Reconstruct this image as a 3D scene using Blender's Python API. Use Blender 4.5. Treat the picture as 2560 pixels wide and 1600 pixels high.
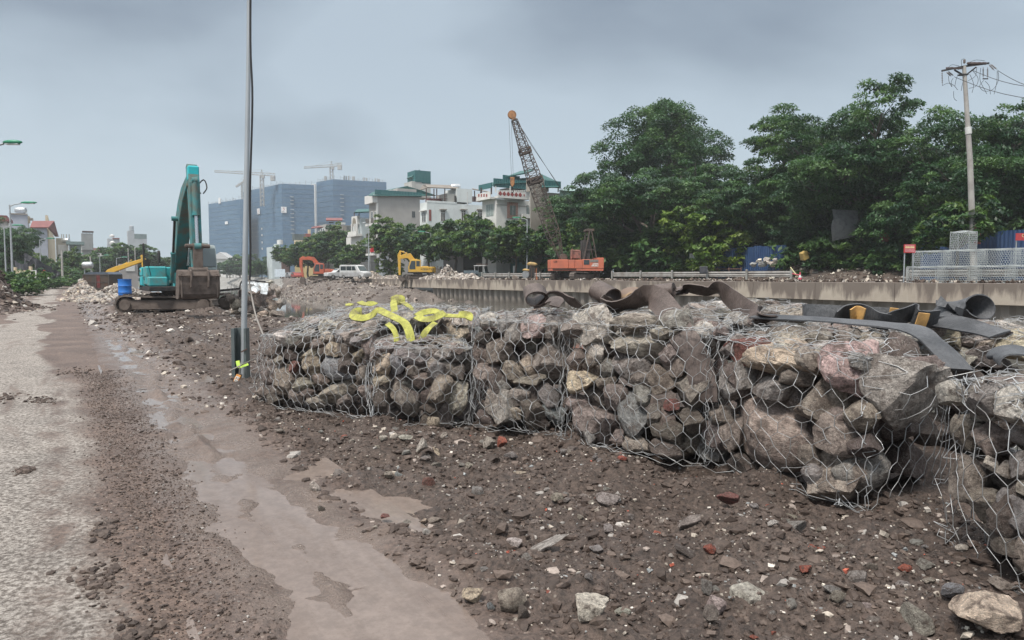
import bpy, bmesh, math, random
import numpy as np
from mathutils import Vector, Matrix, Euler, Quaternion
for o in list(bpy.data.objects): bpy.data.objects.remove(o, do_unlink=True)
SC = bpy.context.scene
COL = SC.collection
R = math.radians
PI = math.pi
# ------------------------------------------------------------------ camera, world, sun, exposure
F, HZ, EYE = 1780.0, 692.0, 1.6            # focal length in photo pixels, horizon row, eye height
PITCH = math.atan((800 - HZ) / F)
cam_d = bpy.data.cameras.new('camera'); cam = bpy.data.objects.new('camera', cam_d); COL.objects.link(cam)
cam.location = (0, 0, EYE); cam.rotation_euler = (PI / 2 - PITCH, 0, 0)
cam_d.sensor_width = 36; cam_d.lens = 36 * F / 2560; cam_d.clip_start = 0.05; cam_d.clip_end = 4000
SC.camera = cam
SUN_EL, SUN_AZ = R(58), R(215)             # soft light from behind and left of the camera
w = bpy.data.worlds.new('World'); SC.world = w; w.use_nodes = True
nt = w.node_tree; N = nt.nodes; L = nt.links
for n in list(N): N.remove(n)
def nd(t, **k):
    n = N.new(t)
    for a, b in k.items(): setattr(n, a, b)
    return n
sky = nd('ShaderNodeTexSky', sky_type='NISHITA', sun_disc=False, sun_elevation=SUN_EL, sun_rotation=SUN_AZ)
sky.air_density = 1.0; sky.dust_density = 3.0
tc = nd('ShaderNodeTexCoord'); sep = nd('ShaderNodeSeparateXYZ'); L.new(tc.outputs['Generated'], sep.inputs[0])
zz = nd('ShaderNodeMath', operation='MAXIMUM'); L.new(sep.outputs[2], zz.inputs[0]); zz.inputs[1].default_value = 0.0
za = nd('ShaderNodeMath', operation='ADD'); L.new(zz.outputs[0], za.inputs[0]); za.inputs[1].default_value = 0.22
inv = nd('ShaderNodeMath', operation='DIVIDE'); inv.inputs[0].default_value = 1; L.new(za.outputs[0], inv.inputs[1])
sc = nd('ShaderNodeVectorMath', operation='SCALE'); L.new(tc.outputs['Generated'], sc.inputs[0]); L.new(inv.outputs[0], sc.inputs['Scale'])
n1 = nd('ShaderNodeTexNoise'); n1.inputs['Scale'].default_value = 0.8; n1.inputs['Detail'].default_value = 5; n1.inputs['Roughness'].default_value = 0.45
n1.inputs['Distortion'].default_value = 0.3
mp = nd('ShaderNodeMapping'); mp.inputs['Location'].default_value = (3.1, 1.7, 0.4); L.new(sc.outputs[0], mp.inputs[0]); L.new(mp.outputs[0], n1.inputs[0])
cr = nd('ShaderNodeValToRGB'); e = cr.color_ramp.elements
e[0].position = 0.38; e[0].color = (1.62, 2.02, 2.52, 1); e[1].position = 0.60; e[1].color = (3.35, 4.0, 4.6, 1)
L.new(n1.outputs[0], cr.inputs[0])
hr = nd('ShaderNodeValToRGB'); e = hr.color_ramp.elements          # pale haze low down
e[0].position = 0.0; e[0].color = (1, 1, 1, 1); e[1].position = 0.30; e[1].color = (0, 0, 0, 1)
L.new(zz.outputs[0], hr.inputs[0])
mx = nd('ShaderNodeMixRGB'); L.new(hr.outputs[0], mx.inputs[0]); L.new(cr.outputs[0], mx.inputs[1]); mx.inputs[2].default_value = (4.1, 4.95, 5.45, 1)
hm = nd('ShaderNodeMath', operation='MULTIPLY'); L.new(hr.outputs[0], hm.inputs[0]); hm.inputs[1].default_value = 0.72; L.new(hm.outputs[0], mx.inputs[0])
br = nd('ShaderNodeMapRange'); L.new(zz.outputs[0], br.inputs[0]); br.inputs[1].default_value = 0.36; br.inputs[2].default_value = 1.0
br.inputs[3].default_value = 1.0; br.inputs[4].default_value = 3.6     # CIE overcast sky: the zenith three times as bright as the horizon
ml = nd('ShaderNodeVectorMath', operation='SCALE'); L.new(mx.outputs[0], ml.inputs[0]); L.new(br.outputs[0], ml.inputs['Scale'])
wh = nd('ShaderNodeMapRange'); L.new(zz.outputs[0], wh.inputs[0]); wh.inputs[1].default_value = 0.4; wh.inputs[2].default_value = 0.9
wh.inputs[3].default_value = 0.0; wh.inputs[4].default_value = 0.75
mw = nd('ShaderNodeMixRGB'); L.new(wh.outputs[0], mw.inputs[0]); L.new(ml.outputs[0], mw.inputs[1]); mw.inputs[2].default_value = (14.2, 13.6, 12.9, 1)
mn = nd('ShaderNodeMixRGB'); mn.inputs[0].default_value = 0.88; L.new(sky.outputs[0], mn.inputs[1]); L.new(mw.outputs[0], mn.inputs[2])
bg = nd('ShaderNodeBackground'); bg.inputs[1].default_value = 0.1; L.new(mn.outputs[0], bg.inputs[0])
wo = nd('ShaderNodeOutputWorld'); L.new(bg.outputs[0], wo.inputs[0])
sd = bpy.data.lights.new('sun', 'SUN'); sd.energy = 2.7; sd.angle = R(10); sd.color = (1, 0.95, 0.88)
sun = bpy.data.objects.new('sun', sd); COL.objects.link(sun)
sdir = Vector((math.cos(SUN_EL) * math.sin(SUN_AZ), math.cos(SUN_EL) * math.cos(SUN_AZ), math.sin(SUN_EL)))
sun.rotation_euler = (-sdir).to_track_quat('-Z', 'Y').to_euler(); sun.location = (0, 0, 60)
vs = SC.view_settings; vs.view_transform = 'Standard'; vs.look = 'None'; vs.exposure = 0.52; vs.gamma = 1; vs.use_curve_mapping = False
SC.cycles.use_denoising = True; SC.cycles.max_bounces = 6; SC.cycles.diffuse_bounces = 2; SC.cycles.transparent_max_bounces = 12
SC.cycles.volume_bounces = 1; SC.cycles.use_adaptive_sampling = True
try: SC.cycles.denoising_prefilter = 'ACCURATE'
except Exception: pass
# ------------------------------------------------------------------ places
TH = math.atan((1280 - 165) / F)           # the canal runs this far to the left of the camera's heading
AX = Vector((-math.sin(TH), math.cos(TH), 0)); BX = Vector((math.cos(TH), math.sin(TH), 0))
def CT(s, t, z=0.0): v = AX * s + BX * t; return Vector((v.x, v.y, z))      # along the canal, across it, up
def toST(v): return v.x * AX.x + v.y * AX.y, v.x * BX.x + v.y * BX.y
def ray(px, py):
    x, y = (px - 1280) / F, -(py - 800) / F
    return Vector((x, math.cos(PITCH) + math.sin(PITCH) * y, -math.sin(PITCH) + math.cos(PITCH) * y))
def PP(px, py, Y): d = ray(px, py); k = Y / d.y; return Vector((d.x * k, Y, EYE + d.z * k))
def GP(px, py, z=0.0): d = ray(px, py); k = (z - EYE) / d.z; return Vector((d.x * k, d.y * k, z))
def SX(px, t):                              # distance along the canal where column px crosses offset t
    d = ray(px, HZ); q = d.x / d.y
    return t * (BX.x - q * BX.y) / (q * AX.y - AX.x)
def TX(px, s):
    d = ray(px, HZ); q = d.x / d.y
    return s * (q * AX.y - AX.x) / (BX.x - q * BX.y)
def ZY(py, Y, px=1280): return PP(px, py, Y).z
# ------------------------------------------------------------------ numpy noise
def _h(ix, iy, iz, seed):
    n = (ix.astype(np.int64) * 374761393 + iy.astype(np.int64) * 668265263 + iz.astype(np.int64) * 2147483647 + seed * 1274126177) & 0xffffffff
    n = ((n ^ (n >> 13)) * 1274126177) & 0xffffffff
    n = ((n ^ (n >> 16)) * 668265263) & 0xffffffff
    return ((n ^ (n >> 15)) & 0xffff) / 65535.0
def vnoise(x, y, z=None, seed=0):
    x = np.asarray(x, float); y = np.asarray(y, float); z = np.zeros_like(x) if z is None else np.asarray(z, float)
    fx, fy, fz = np.floor(x), np.floor(y), np.floor(z)
    u, v, q = x - fx, y - fy, z - fz
    u = u * u * (3 - 2 * u); v = v * v * (3 - 2 * v); q = q * q * (3 - 2 * q); r = 0
    for a in (0, 1):
        for b in (0, 1):
            for c in (0, 1):
                r = r + _h(fx + a, fy + b, fz + c, seed) * (u if a else 1 - u) * (v if b else 1 - v) * (q if c else 1 - q)
    return r * 2 - 1
def fbm(x, y, z=None, o=4, seed=0, g=0.5):
    r, a, f = 0, 1.0, 1.0
    for k in range(o):
        r = r + a * vnoise(np.asarray(x) * f, np.asarray(y) * f, None if z is None else np.asarray(z) * f, seed + k); a *= g; f *= 2.03
    return r
def sstep(a, b, x): t = np.clip((x - a) / (b - a), 0, 1); return t * t * (3 - 2 * t)
# ------------------------------------------------------------------ mesh building
def tag(o, label=None, cat=None, group=None, kind=None):
    if label: o['label'] = label
    if cat: o['category'] = cat
    if group: o['group'] = group
    if kind: o['kind'] = kind
    return o
def thing(name, label, cat, loc=(0, 0, 0), group=None, kind=None):
    o = bpy.data.objects.new(name, None); COL.objects.link(o); o.location = loc; o.empty_display_size = 0.2
    return tag(o, label, cat, group, kind)
def link(name, me, parent=None, loc=None):
    o = bpy.data.objects.new(name, me); COL.objects.link(o)
    if parent is not None: o.parent = parent
    if loc is not None: o.location = loc
    return o
def wloc(o):
    v = Vector(o.location)
    while o.parent: o = o.parent; v = v + Vector(o.location)
    return v
def npmesh(name, V, Fc, mats=(), col=None, smooth=False, mi=None):
    V = np.asarray(V, dtype=np.float32); me = bpy.data.meshes.new(name)
    Fs = Fc if isinstance(Fc, list) else [Fc]
    Fs = [np.asarray(f, dtype=np.int32) for f in Fs if len(f)]
    nl = sum(f.size for f in Fs); nf = sum(len(f) for f in Fs)
    me.vertices.add(len(V)); me.vertices.foreach_set('co', V.ravel())
    me.loops.add(nl); me.loops.foreach_set('vertex_index', np.concatenate([f.ravel() for f in Fs]))
    ls = np.concatenate([np.full(len(f), f.shape[1], np.int32) for f in Fs])
    me.polygons.add(nf); me.polygons.foreach_set('loop_start', np.concatenate([[0], np.cumsum(ls)[:-1]]).astype(np.int32))
    try: me.polygons.foreach_set('loop_total', ls)
    except Exception: pass
    if mi is not None: me.polygons.foreach_set('material_index', np.asarray(mi, np.int32))
    me.polygons.foreach_set('use_smooth', np.full(nf, bool(smooth)))
    for m in (mats if isinstance(mats, (list, tuple)) else [mats]): me.materials.append(m)
    if col is not None:
        c = np.ones((len(V), 4), np.float32); c[:, :3] = col
        at = me.attributes.new('col', 'FLOAT_COLOR', 'POINT'); at.data.foreach_set('color', c.ravel())
    me.update(calc_edges=True); me.validate()
    return me
class MB:
    """collects boxes, bars, tubes and prisms; build() links them as ONE mesh object"""
    def __init__(s, M=None): s.v = []; s.f = []; s.m = []; s.M = M or Matrix.Identity(4)
    def add(s, vs, fs, mi=0):
        b = len(s.v); s.v += [s.M @ Vector(p) for p in vs]; s.f += [[b + i for i in f] for f in fs]; s.m += [mi] * len(fs); return s
    def box(s, c, d, rot=None, mi=0, tap=1.0):
        x, y, z = d[0] / 2, d[1] / 2, d[2] / 2
        p = [Vector((sx * x * (tap if sz > 0 else 1), sy * y * (tap if sz > 0 else 1), sz * z)) for sz in (-1, 1) for sy in (-1, 1) for sx in (-1, 1)]
        if rot is not None:
            q = rot if isinstance(rot, Matrix) else Euler(rot).to_matrix()
            p = [q @ a for a in p]
        c = Vector(c)
        return s.add([a + c for a in p], [(0, 2, 3, 1), (4, 5, 7, 6), (0, 1, 5, 4), (2, 6, 7, 3), (0, 4, 6, 2), (1, 3, 7, 5)], mi)
    def bar(s, a, b, w, h=None, mi=0, up=(0, 0, 1)):
        a, b = Vector(a), Vector(b); h = h or w; d = (b - a)
        if d.length < 1e-6: return s
        d.normalize(); u = Vector(up)
        if abs(d.dot(u)) > 0.99: u = Vector((1, 0, 0))
        x = d.cross(u).normalized(); y = x.cross(d)
        vs = [p + x * (i * w / 2) + y * (j * h / 2) for p in (a, b) for i, j in ((-1, -1), (1, -1), (1, 1), (-1, 1))]
        return s.add(vs, [(3, 2, 1, 0), (4, 5, 6, 7), (0, 1, 5, 4), (1, 2, 6, 5), (2, 3, 7, 6), (3, 0, 4, 7)], mi)
    def tube(s, pts, r, n=8, mi=0, cap=True):
        pts = [Vector(p) for p in pts]; rs = r if isinstance(r, (list, tuple)) else [r] * len(pts); vs = []; px = None
        for i, p in enumerate(pts):
            d = (pts[min(i + 1, len(pts) - 1)] - pts[max(i - 1, 0)]).normalized()
            if px is None:
                u = Vector((0, 0, 1)) if abs(d.z) < 0.95 else Vector((1, 0, 0)); px = d.cross(u).normalized()
            else: px = (px - d * px.dot(d)).normalized()
            y = d.cross(px)
            vs += [p + (px * math.cos(2 * PI * k / n) + y * math.sin(2 * PI * k / n)) * rs[i] for k in range(n)]
        fs = [(i * n + k, i * n + (k + 1) % n, (i + 1) * n + (k + 1) % n, (i + 1) * n + k) for i in range(len(pts) - 1) for k in range(n)]
        if cap: fs += [tuple(range(n))[::-1], tuple(range((len(pts) - 1) * n, len(pts) * n))]
        return s.add(vs, fs, mi)
    def prism(s, poly, d0, d1, ax='y', mi=0):
        """a 2-D outline pushed from d0 to d1 along an axis; the outline lies in the other two"""
        def P(a, b, c): return {'y': (a, c, b), 'x': (c, a, b), 'z': (a, b, c)}[ax]
        n = len(poly); vs = [P(a, b, d0) for a, b in poly] + [P(a, b, d1) for a, b in poly]
        fs = [tuple(range(n)), tuple(range(n, 2 * n))[::-1]] + [(i, i + n, (i + 1) % n + n, (i + 1) % n) for i in range(n)]
        return s.add(vs, fs, mi)
    def lathe(s, prof, n=20, c=(0, 0, 0), mi=0, axis=None):
        c = Vector(c); Q = Matrix.Identity(3) if axis is None else Vector((0, 0, 1)).rotation_difference(Vector(axis)).to_matrix()
        vs = [c + Q @ Vector((r * math.cos(2 * PI * k / n), r * math.sin(2 * PI * k / n), z)) for r, z in prof for k in range(n)]
        fs = [(i * n + k, i * n + (k + 1) % n, (i + 1) * n + (k + 1) % n, (i + 1) * n + k) for i in range(len(prof) - 1) for k in range(n)]
        return s.add(vs, fs, mi)
    def build(s, name, mats, parent=None, smooth=False, bevel=0, at=None):
        """vertices were given in world space unless at is given; the object sits at its parent's place"""
        off = Vector((0, 0, 0))
        if parent is not None: off = wloc(parent)
        me = bpy.data.meshes.new(name); me.from_pydata([tuple(p - off) for p in s.v] if at is None else [tuple(p) for p in s.v], [], s.f)
        for m in (mats if isinstance(mats, (list, tuple)) else [mats]): me.materials.append(m)
        me.polygons.foreach_set('material_index', s.m)
        bm = bmesh.new(); bm.from_mesh(me); bmesh.ops.recalc_face_normals(bm, faces=bm.faces)
        if bevel:
            es = [e for e in bm.edges if len(e.link_faces) == 2 and e.calc_face_angle(0) > 0.5]
            try: bmesh.ops.bevel(bm, geom=es, offset=bevel, segments=1, affect='EDGES', profile=0.7, clamp_overlap=True)
            except Exception: pass
        bm.to_mesh(me); bm.free()
        if smooth:
            for p in me.polygons: p.use_smooth = True
            try: me.set_sharp_from_angle(angle=R(38))
            except Exception: pass
        return link(name, me, parent, at)
def copy_tree(o, parent=None, loc=None):
    c = o.copy(); COL.objects.link(c); c.parent = parent
    if loc is not None: c.location = loc
    for ch in o.children: copy_tree(ch, c)
    return c
def spline(pts, n=6):
    P = [Vector(p) for p in pts]; out = []
    for i in range(len(P) - 1):
        a, b, c, d = P[max(i - 1, 0)], P[i], P[i + 1], P[min(i + 2, len(P) - 1)]
        for k in range(n):
            t = k / n
            out.append(0.5 * ((2 * b) + (c - a) * t + (2 * a - 5 * b + 4 * c - d) * t * t + (3 * b - a - 3 * c + d) * t ** 3))
    return out + [P[-1]]
# ------------------------------------------------------------------ materials
class NT:
    def __init__(s, name):
        s.m = bpy.data.materials.new(name); s.m.use_nodes = True; s.t = s.m.node_tree; s.t.nodes.clear()
        s.out = s.n('ShaderNodeOutputMaterial'); s.b = s.n('ShaderNodeBsdfPrincipled'); s.l(s.b.outputs[0], s.out.inputs[0])
    def n(s, t, **k):
        q = s.t.nodes.new(t)
        for a, b in k.items(): setattr(q, a, b)
        return q
    def l(s, a, b): s.t.links.new(a, b)
    def coord(s, kind='pos', scale=(1, 1, 1)):
        if kind == 'pos': o = s.n('ShaderNodeNewGeometry').outputs['Position']
        else: o = s.n('ShaderNodeTexCoord').outputs['Object']
        if scale == (1, 1, 1): return o
        m = s.n('ShaderNodeMapping'); m.inputs['Scale'].default_value = scale; s.l(o, m.inputs[0]); return m.outputs[0]
    def noise(s, c, scale, detail=4, rough=0.55, dist=0.0):
        q = s.n('ShaderNodeTexNoise'); s.l(c, q.inputs[0]); q.inputs['Scale'].default_value = scale; q.inputs['Detail'].default_value = detail
        q.inputs['Roughness'].default_value = rough; q.inputs['Distortion'].default_value = dist; return q.outputs[0]
    def ramp(s, f, *st):
        q = s.n('ShaderNodeValToRGB'); e = q.color_ramp.elements
        for i, (p, c) in enumerate(st):
            if isinstance(c, (int, float)): c = (c, c, c)
            k = e[i] if i < 2 else e.new(p)
            k.position = p; k.color = (*c[:3], 1)
        s.l(f, q.inputs[0]); return q.outputs[0]
    def mix(s, f, a, b, mode='MIX'):
        q = s.n('ShaderNodeMixRGB', blend_type=mode)
        for x, i in ((f, 0), (a, 1), (b, 2)):
            if isinstance(x, (int, float)): q.inputs[i].default_value = x if i == 0 else (x, x, x, 1)
            elif isinstance(x, tuple): q.inputs[i].default_value = (*x[:3], 1)
            else: s.l(x, q.inputs[i])
        return q.outputs[0]
    def math(s, op, a, b=0.0, clamp=False):
        q = s.n('ShaderNodeMath', operation=op, use_clamp=clamp)
        for x, i in ((a, 0), (b, 1)):
            if isinstance(x, (int, float)): q.inputs[i].default_value = x
            else: s.l(x, q.inputs[i])
        return q.outputs[0]
    def set(s, k, v):
        i = s.b.inputs[k]
        if isinstance(v, (int, float)): i.default_value = v
        elif isinstance(v, tuple): i.default_value = (*v[:3], 1)
        else: s.l(v, i)
    def bump(s, h, dist=0.02, st=0.6):
        q = s.n('ShaderNodeBump'); q.inputs['Strength'].default_value = st; q.inputs['Distance'].default_value = dist; s.l(h, q.inputs['Height']); s.l(q.outputs[0], s.b.inputs['Normal'])
_mc = {}
def pm(name, c, c2=None, scale=3.0, lo=0.45, hi=0.65, rough=0.6, metal=0.0, bump=0.0, bs=30, kind='obj', st=(1, 1, 1), spec=0.4):
    """paint, plaster, metal or plastic with a second worn or dirty tone in noisy patches"""
    if name in _mc: return _mc[name]
    t = NT(name); co = t.coord(kind, st)
    c2 = c2 or tuple(x * 0.72 for x in c)
    f = t.ramp(t.noise(co, scale, 6, 0.62), (lo, 0), (hi, 1))
    t.set('Base Color', t.mix(f, c, c2)); t.set('Roughness', t.mix(f, rough, min(1, rough + 0.2))); t.set('Metallic', metal); t.set('Specular IOR Level', spec)
    if bump: t.bump(t.noise(co, bs, 5, 0.6), 0.02, bump)
    _mc[name] = t.m; return t.m
# ================================================================== ground, road, water
def near_h(s, t):
    s = np.asarray(s, float); t = np.asarray(t, float)
    n1 = fbm(s * 0.5, t * 0.5, o=3, seed=3); n2 = fbm(s * 3.1, t * 3.1, o=5, seed=9, g=0.6); n3 = fbm(s * 1.1, t * 1.1, o=3, seed=17)
    tw = t + 0.10 * fbm(s * 0.8, s * 0 + 4, o=3, seed=5)
    h = 0.012 * n1
    soft = sstep(0.45, 0.75, t)                                            # beyond the hard road edge
    h = h - 0.03 * (1 - sstep(0.40, 0.56, t)) * sstep(-3.9, -3.6, t)
    h = h + soft * (0.014 * n2 + 0.02 * n3)
    wid = 0.40 + 0.40 * sstep(5.5, 2.8, s)
    rut = sstep(0.72, 0.94, tw) * (1 - sstep(0.96 + wid * 0.62, 1.20 + wid * 0.66, tw))
    deep = 0.060 * (1 - 0.50 * sstep(4.6, 7.2, s)) * (1 - 0.6 * sstep(20, 26, s))
    h = h - rut * deep * (1 + 0.25 * n3)
    h = h + (0.052 + 0.012 * n2) * np.exp(-((tw - 1.08 - 0.06 * n3) / 0.06) ** 2) * (0.75 + 0.45 * n1 + 0.3 * n3) + rut * 0.016 * n2   # ridge between the wheel tracks
    rub = sstep(1.60, 2.0, tw)
    h = h + rub * (0.062 * n3 + 0.050 * n2 + 0.0 * t - 0.035 * sstep(2.6, 4.0, t) + 0.015)
    far = sstep(9, 14, s) * sstep(0.4, 1.4, t)
    h = h + far * (0.07 * fbm(s * 0.55, t * 1.3, o=4, seed=31) + 0.03 * np.sin(t * 5.2 + 0.6 * n1))
    d = ((s - 4.75) / 0.42) ** 2 + ((t - 2.03) / 0.20) ** 2
    h = h - 0.085 * np.exp(-d * 0.9) * rub                                 # small puddle by the red stone
    ex = GP(545, 790, 0.0); es, et = toST(ex)
    h = h + (0.50 + 0.25 * n3) * np.exp(-((s - es) / 1.0) ** 2 - ((t - et) / 1.25) ** 2)  # heap of mud under the digger's bucket
    h = h + 0.10 * np.exp(-((s - es - 2.5) / 2.6) ** 2 - ((t - et + 2.8) / 2.2) ** 2)
    hs, ht = toST(GP(-8, 772, 0.0))
    h = h + 1.75 * np.exp(-((s - hs) / 3.0) ** 2 - ((t - ht + 0.6) / 1.35) ** 2) * (1 + 0.45 * n3 + 0.25 * n2)   # soil heap beside the road, left edge
    ps, pt = toST(GP(628, 790)); h = h * (1 - 0.9 * np.exp(-((s - ps) ** 2 + (t - pt) ** 2) / 4.0)) - 0.05 * np.exp(-((s - ps) ** 2 + (t - pt) ** 2) / 4.0)
    ds, dt = toST(PP(313, 745, 33.2)); h = h + 0.30 * np.exp(-(((s - ds) ** 2 + (t - dt) ** 2) / 0.75) ** 2)
    verge = sstep(-4.2, -5.5, t); h = h + verge * (0.15 + 0.12 * n3)
    edge = 8.2 + 0.5 * fbm(s * 0.3, s * 0, o=3, seed=40)
    h = h - 3.4 * sstep(edge - 0.6, edge + 3.4, t) + 0.12 * n3 * sstep(7.4, 8.5, t)
    return h
def axis_pts(segs):
    out = [segs[0][0]]
    for a, b, st0, st1 in segs:
        x, k = a, 0
        while x < b - 1e-6:
            f = (x - a) / (b - a); x = min(b, x + st0 + (st1 - st0) * f); out.append(x)
    return np.array(out)
def grid_mesh(name, sa, ta, hf, mats, smooth=True):
    S, T = np.meshgrid(sa, ta, indexing='ij'); Z = hf(S, T)
    V = np.stack([S * AX.x + T * BX.x, S * AX.y + T * BX.y, Z], -1).reshape(-1, 3); a, b = len(sa), len(ta)
    i = np.arange(a * b).reshape(a, b); Fc = np.stack([i[:-1, :-1], i[1:, :-1], i[1:, 1:], i[:-1, 1:]], -1).reshape(-1, 4)[:, ::-1]
    return npmesh(name, V, Fc, mats, smooth=smooth)
def tcoord(t):
    q = t.n('ShaderNodeVectorMath', operation='DOT_PRODUCT'); t.l(t.n('ShaderNodeNewGeometry').outputs['Position'], q.inputs[0]); q.inputs[1].default_value = BX
    return q.outputs['Value']
def scoord(t):
    q = t.n('ShaderNodeVectorMath', operation='DOT_PRODUCT'); t.l(t.n('ShaderNodeNewGeometry').outputs['Position'], q.inputs[0]); q.inputs[1].default_value = AX
    return q.outputs['Value']
def mud_col(t, c):
    a = t.ramp(t.noise(c, 0.9, 5, 0.6), (0.32, (0.060, 0.042, 0.034)), (0.70, (0.124, 0.092, 0.075)))
    b = t.ramp(t.noise(c, 26, 4, 0.7), (0.36, 0.45), (0.62, 1.25))
    m = t.mix(1.0, a, b, 'MULTIPLY')
    vo = t.n('ShaderNodeTexVoronoi'); t.l(c, vo.inputs[0]); vo.inputs['Scale'].default_value = 42
    wn = t.n('ShaderNodeTexWhiteNoise'); t.l(vo.outputs['Color'], wn.inputs[0])
    pick = t.math('MULTIPLY', t.ramp(wn.outputs['Value'], (0.86, 0), (0.88, 1)), t.ramp(vo.outputs['Distance'], (0.18, 1), (0.42, 0)))
    return t.mix(t.math('MULTIPLY', pick, 0.55), m, (0.30, 0.26, 0.22))
def mud_mat():
    t = NT('wet_mud'); c = t.coord()
    tt = tcoord(t); e = t.math('MULTIPLY', t.math('SUBTRACT', t.noise(c, 1.6, 4, 0.6), 0.5), 0.5); x = t.math('ABSOLUTE', t.math('ADD', t.math('SUBTRACT', tt, 1.12), e))
    rutm = t.ramp(x, (0.36, 1), (0.66, 0)); wetf = t.math('MULTIPLY', rutm, t.ramp(t.noise(c, 2.6, 4, 0.65), (0.36, 0.35), (0.58, 1)))
    t.set('Base Color', t.mix(t.math('MULTIPLY', wetf, 0.8), t.mix(1.0, mud_col(t, c), t.ramp(t.math('MULTIPLY', tt, 0.25), (0.38, (1.45, 1.38, 1.36)), (0.50, 1.0)), 'MULTIPLY'), (0.215, 0.170, 0.145)))
    wet = t.ramp(t.noise(c, 0.7, 4, 0.6), (0.38, 0.85), (0.62, 0.42)); t.set('Roughness', t.mix(wetf, wet, 0.22)); t.set('Specular IOR Level', 0.5)
    h = t.mix(0.45, t.noise(c, 9, 6, 0.7), t.noise(c, 55, 4, 0.7)); t.bump(h, 0.06, 0.9)
    return t.m
def road_mat():
    t = NT('worn_concrete_road'); c = t.coord(); tt = tcoord(t); ss = scoord(t)
    light = t.ramp(t.noise(c, 30, 3, 0.8), (0.40, (0.115, 0.094, 0.078)), (0.50, (0.275, 0.242, 0.213)), (0.62, (0.49, 0.445, 0.40)))
    big = t.ramp(t.noise(c, 1.4, 4, 0.6), (0.35, 0.78), (0.65, 1.05)); light = t.mix(1.0, light, big, 'MULTIPLY')
    mud = t.mix(1.0, mud_col(t, c), (1.5, 1.42, 1.36), 'MULTIPLY')
    ws = t.coord('pos'); e = t.noise(ws, 1.3, 5, 0.65); e2 = t.noise(ws, 0.22, 3, 0.5)
    x = t.math('ADD', tt, t.math('MULTIPLY', t.math('SUBTRACT', e, 0.5), 0.85)); x = t.math('ADD', x, t.math('MULTIPLY', t.math('SUBTRACT', e2, 0.5), 0.5))
    x = t.math('ADD', x, t.math('MULTIPLY', t.ramp(t.math('DIVIDE', ss, 60.0), (0.20, 0.0), (0.55, 1.0)), t.ramp(t.math('ABSOLUTE', t.math('ADD', t.math('ADD', tt, 1.25), t.math('MULTIPLY', t.math('SUBTRACT', e2, 0.5), 3.0))), (0.35, 0.0), (0.95, 3.0))))
    m = t.ramp(t.math('ADD', t.math('MULTIPLY', x, 0.5), 0.5), (0.47, 0), (0.60, 1))
    # smears of mud dragged along the road by wheels
    mpn = t.n('ShaderNodeMapping'); mpn.inputs['Rotation'].default_value = (0, 0, -TH); t.l(ws, mpn.inputs[0])
    m2 = t.n('ShaderNodeMapping'); m2.inputs['Scale'].default_value = (2.6, 0.30, 1); t.l(mpn.outputs[0], m2.inputs[0])
    sm = t.ramp(t.noise(m2.outputs[0], 1.0, 5, 0.6, 0.6), (0.56, 0), (0.66, 0.75)); m = t.math('MAXIMUM', m, sm)
    bandx = t.math('ABSOLUTE', t.math('ADD', tt, t.math('ADD', 0.14, t.math('MULTIPLY', t.math('SUBTRACT', e, 0.5), 0.5))))
    band = t.math('MULTIPLY', t.ramp(bandx, (0.03, 0.9), (0.14, 0)), t.ramp(t.noise(ws, 2.2, 4, 0.6), (0.40, 0.1), (0.58, 1))); m = t.math('MAXIMUM', m, band)
    t.set('Base Color', t.mix(m, light, mud)); t.set('Roughness', t.mix(m, 0.75, 0.58))
    h = t.mix(m, t.noise(c, 60, 4, 0.75), t.noise(c, 30, 6, 0.72)); t.bump(h, 0.03, 0.8)
    return t.m
MUD, ROADM = mud_mat(), road_mat()
sa = axis_pts([(-40, -2, 6, 1), (-2, 0.6, 0.5, 0.1), (0.6, 9.5, 0.03, 0.04), (9.5, 40, 0.05, 0.22), (40, 140, 0.5, 3), (140, 660, 6, 40)])
ta = axis_pts([(-160, -12, 14, 2.0), (-12, -4.2, 0.7, 0.3), (-4.2, -0.2, 0.25, 0.08), (-0.2, 5.6, 0.03, 0.036), (5.6, 13, 0.1, 0.3), (13, 15, 1, 1)])
tag(link('ground', grid_mesh('ground', sa, ta, near_h, MUD)), kind='structure')
def road_h(s, t): return 0.004 + 0.014 * fbm(s * 0.5, t * 0.5, o=3, seed=3) + 0.004 * fbm(s * 2, t * 2, o=3, seed=8) - 0.03 * sstep(0.3, 0.66, t + 0.1 * fbm(s * 2.3, s * 0, o=3, seed=12))
sa2 = axis_pts([(-30, 0, 3, 0.5), (0, 12, 0.08, 0.12), (12, 60, 0.2, 1.2), (60, 260, 3, 8)])
ta2 = axis_pts([(-3.7, -0.4, 0.3, 0.1), (-0.4, 0.68, 0.06, 0.05)])
tag(link('road', grid_mesh('road', sa2, ta2, road_h, ROADM)), kind='structure')
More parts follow.
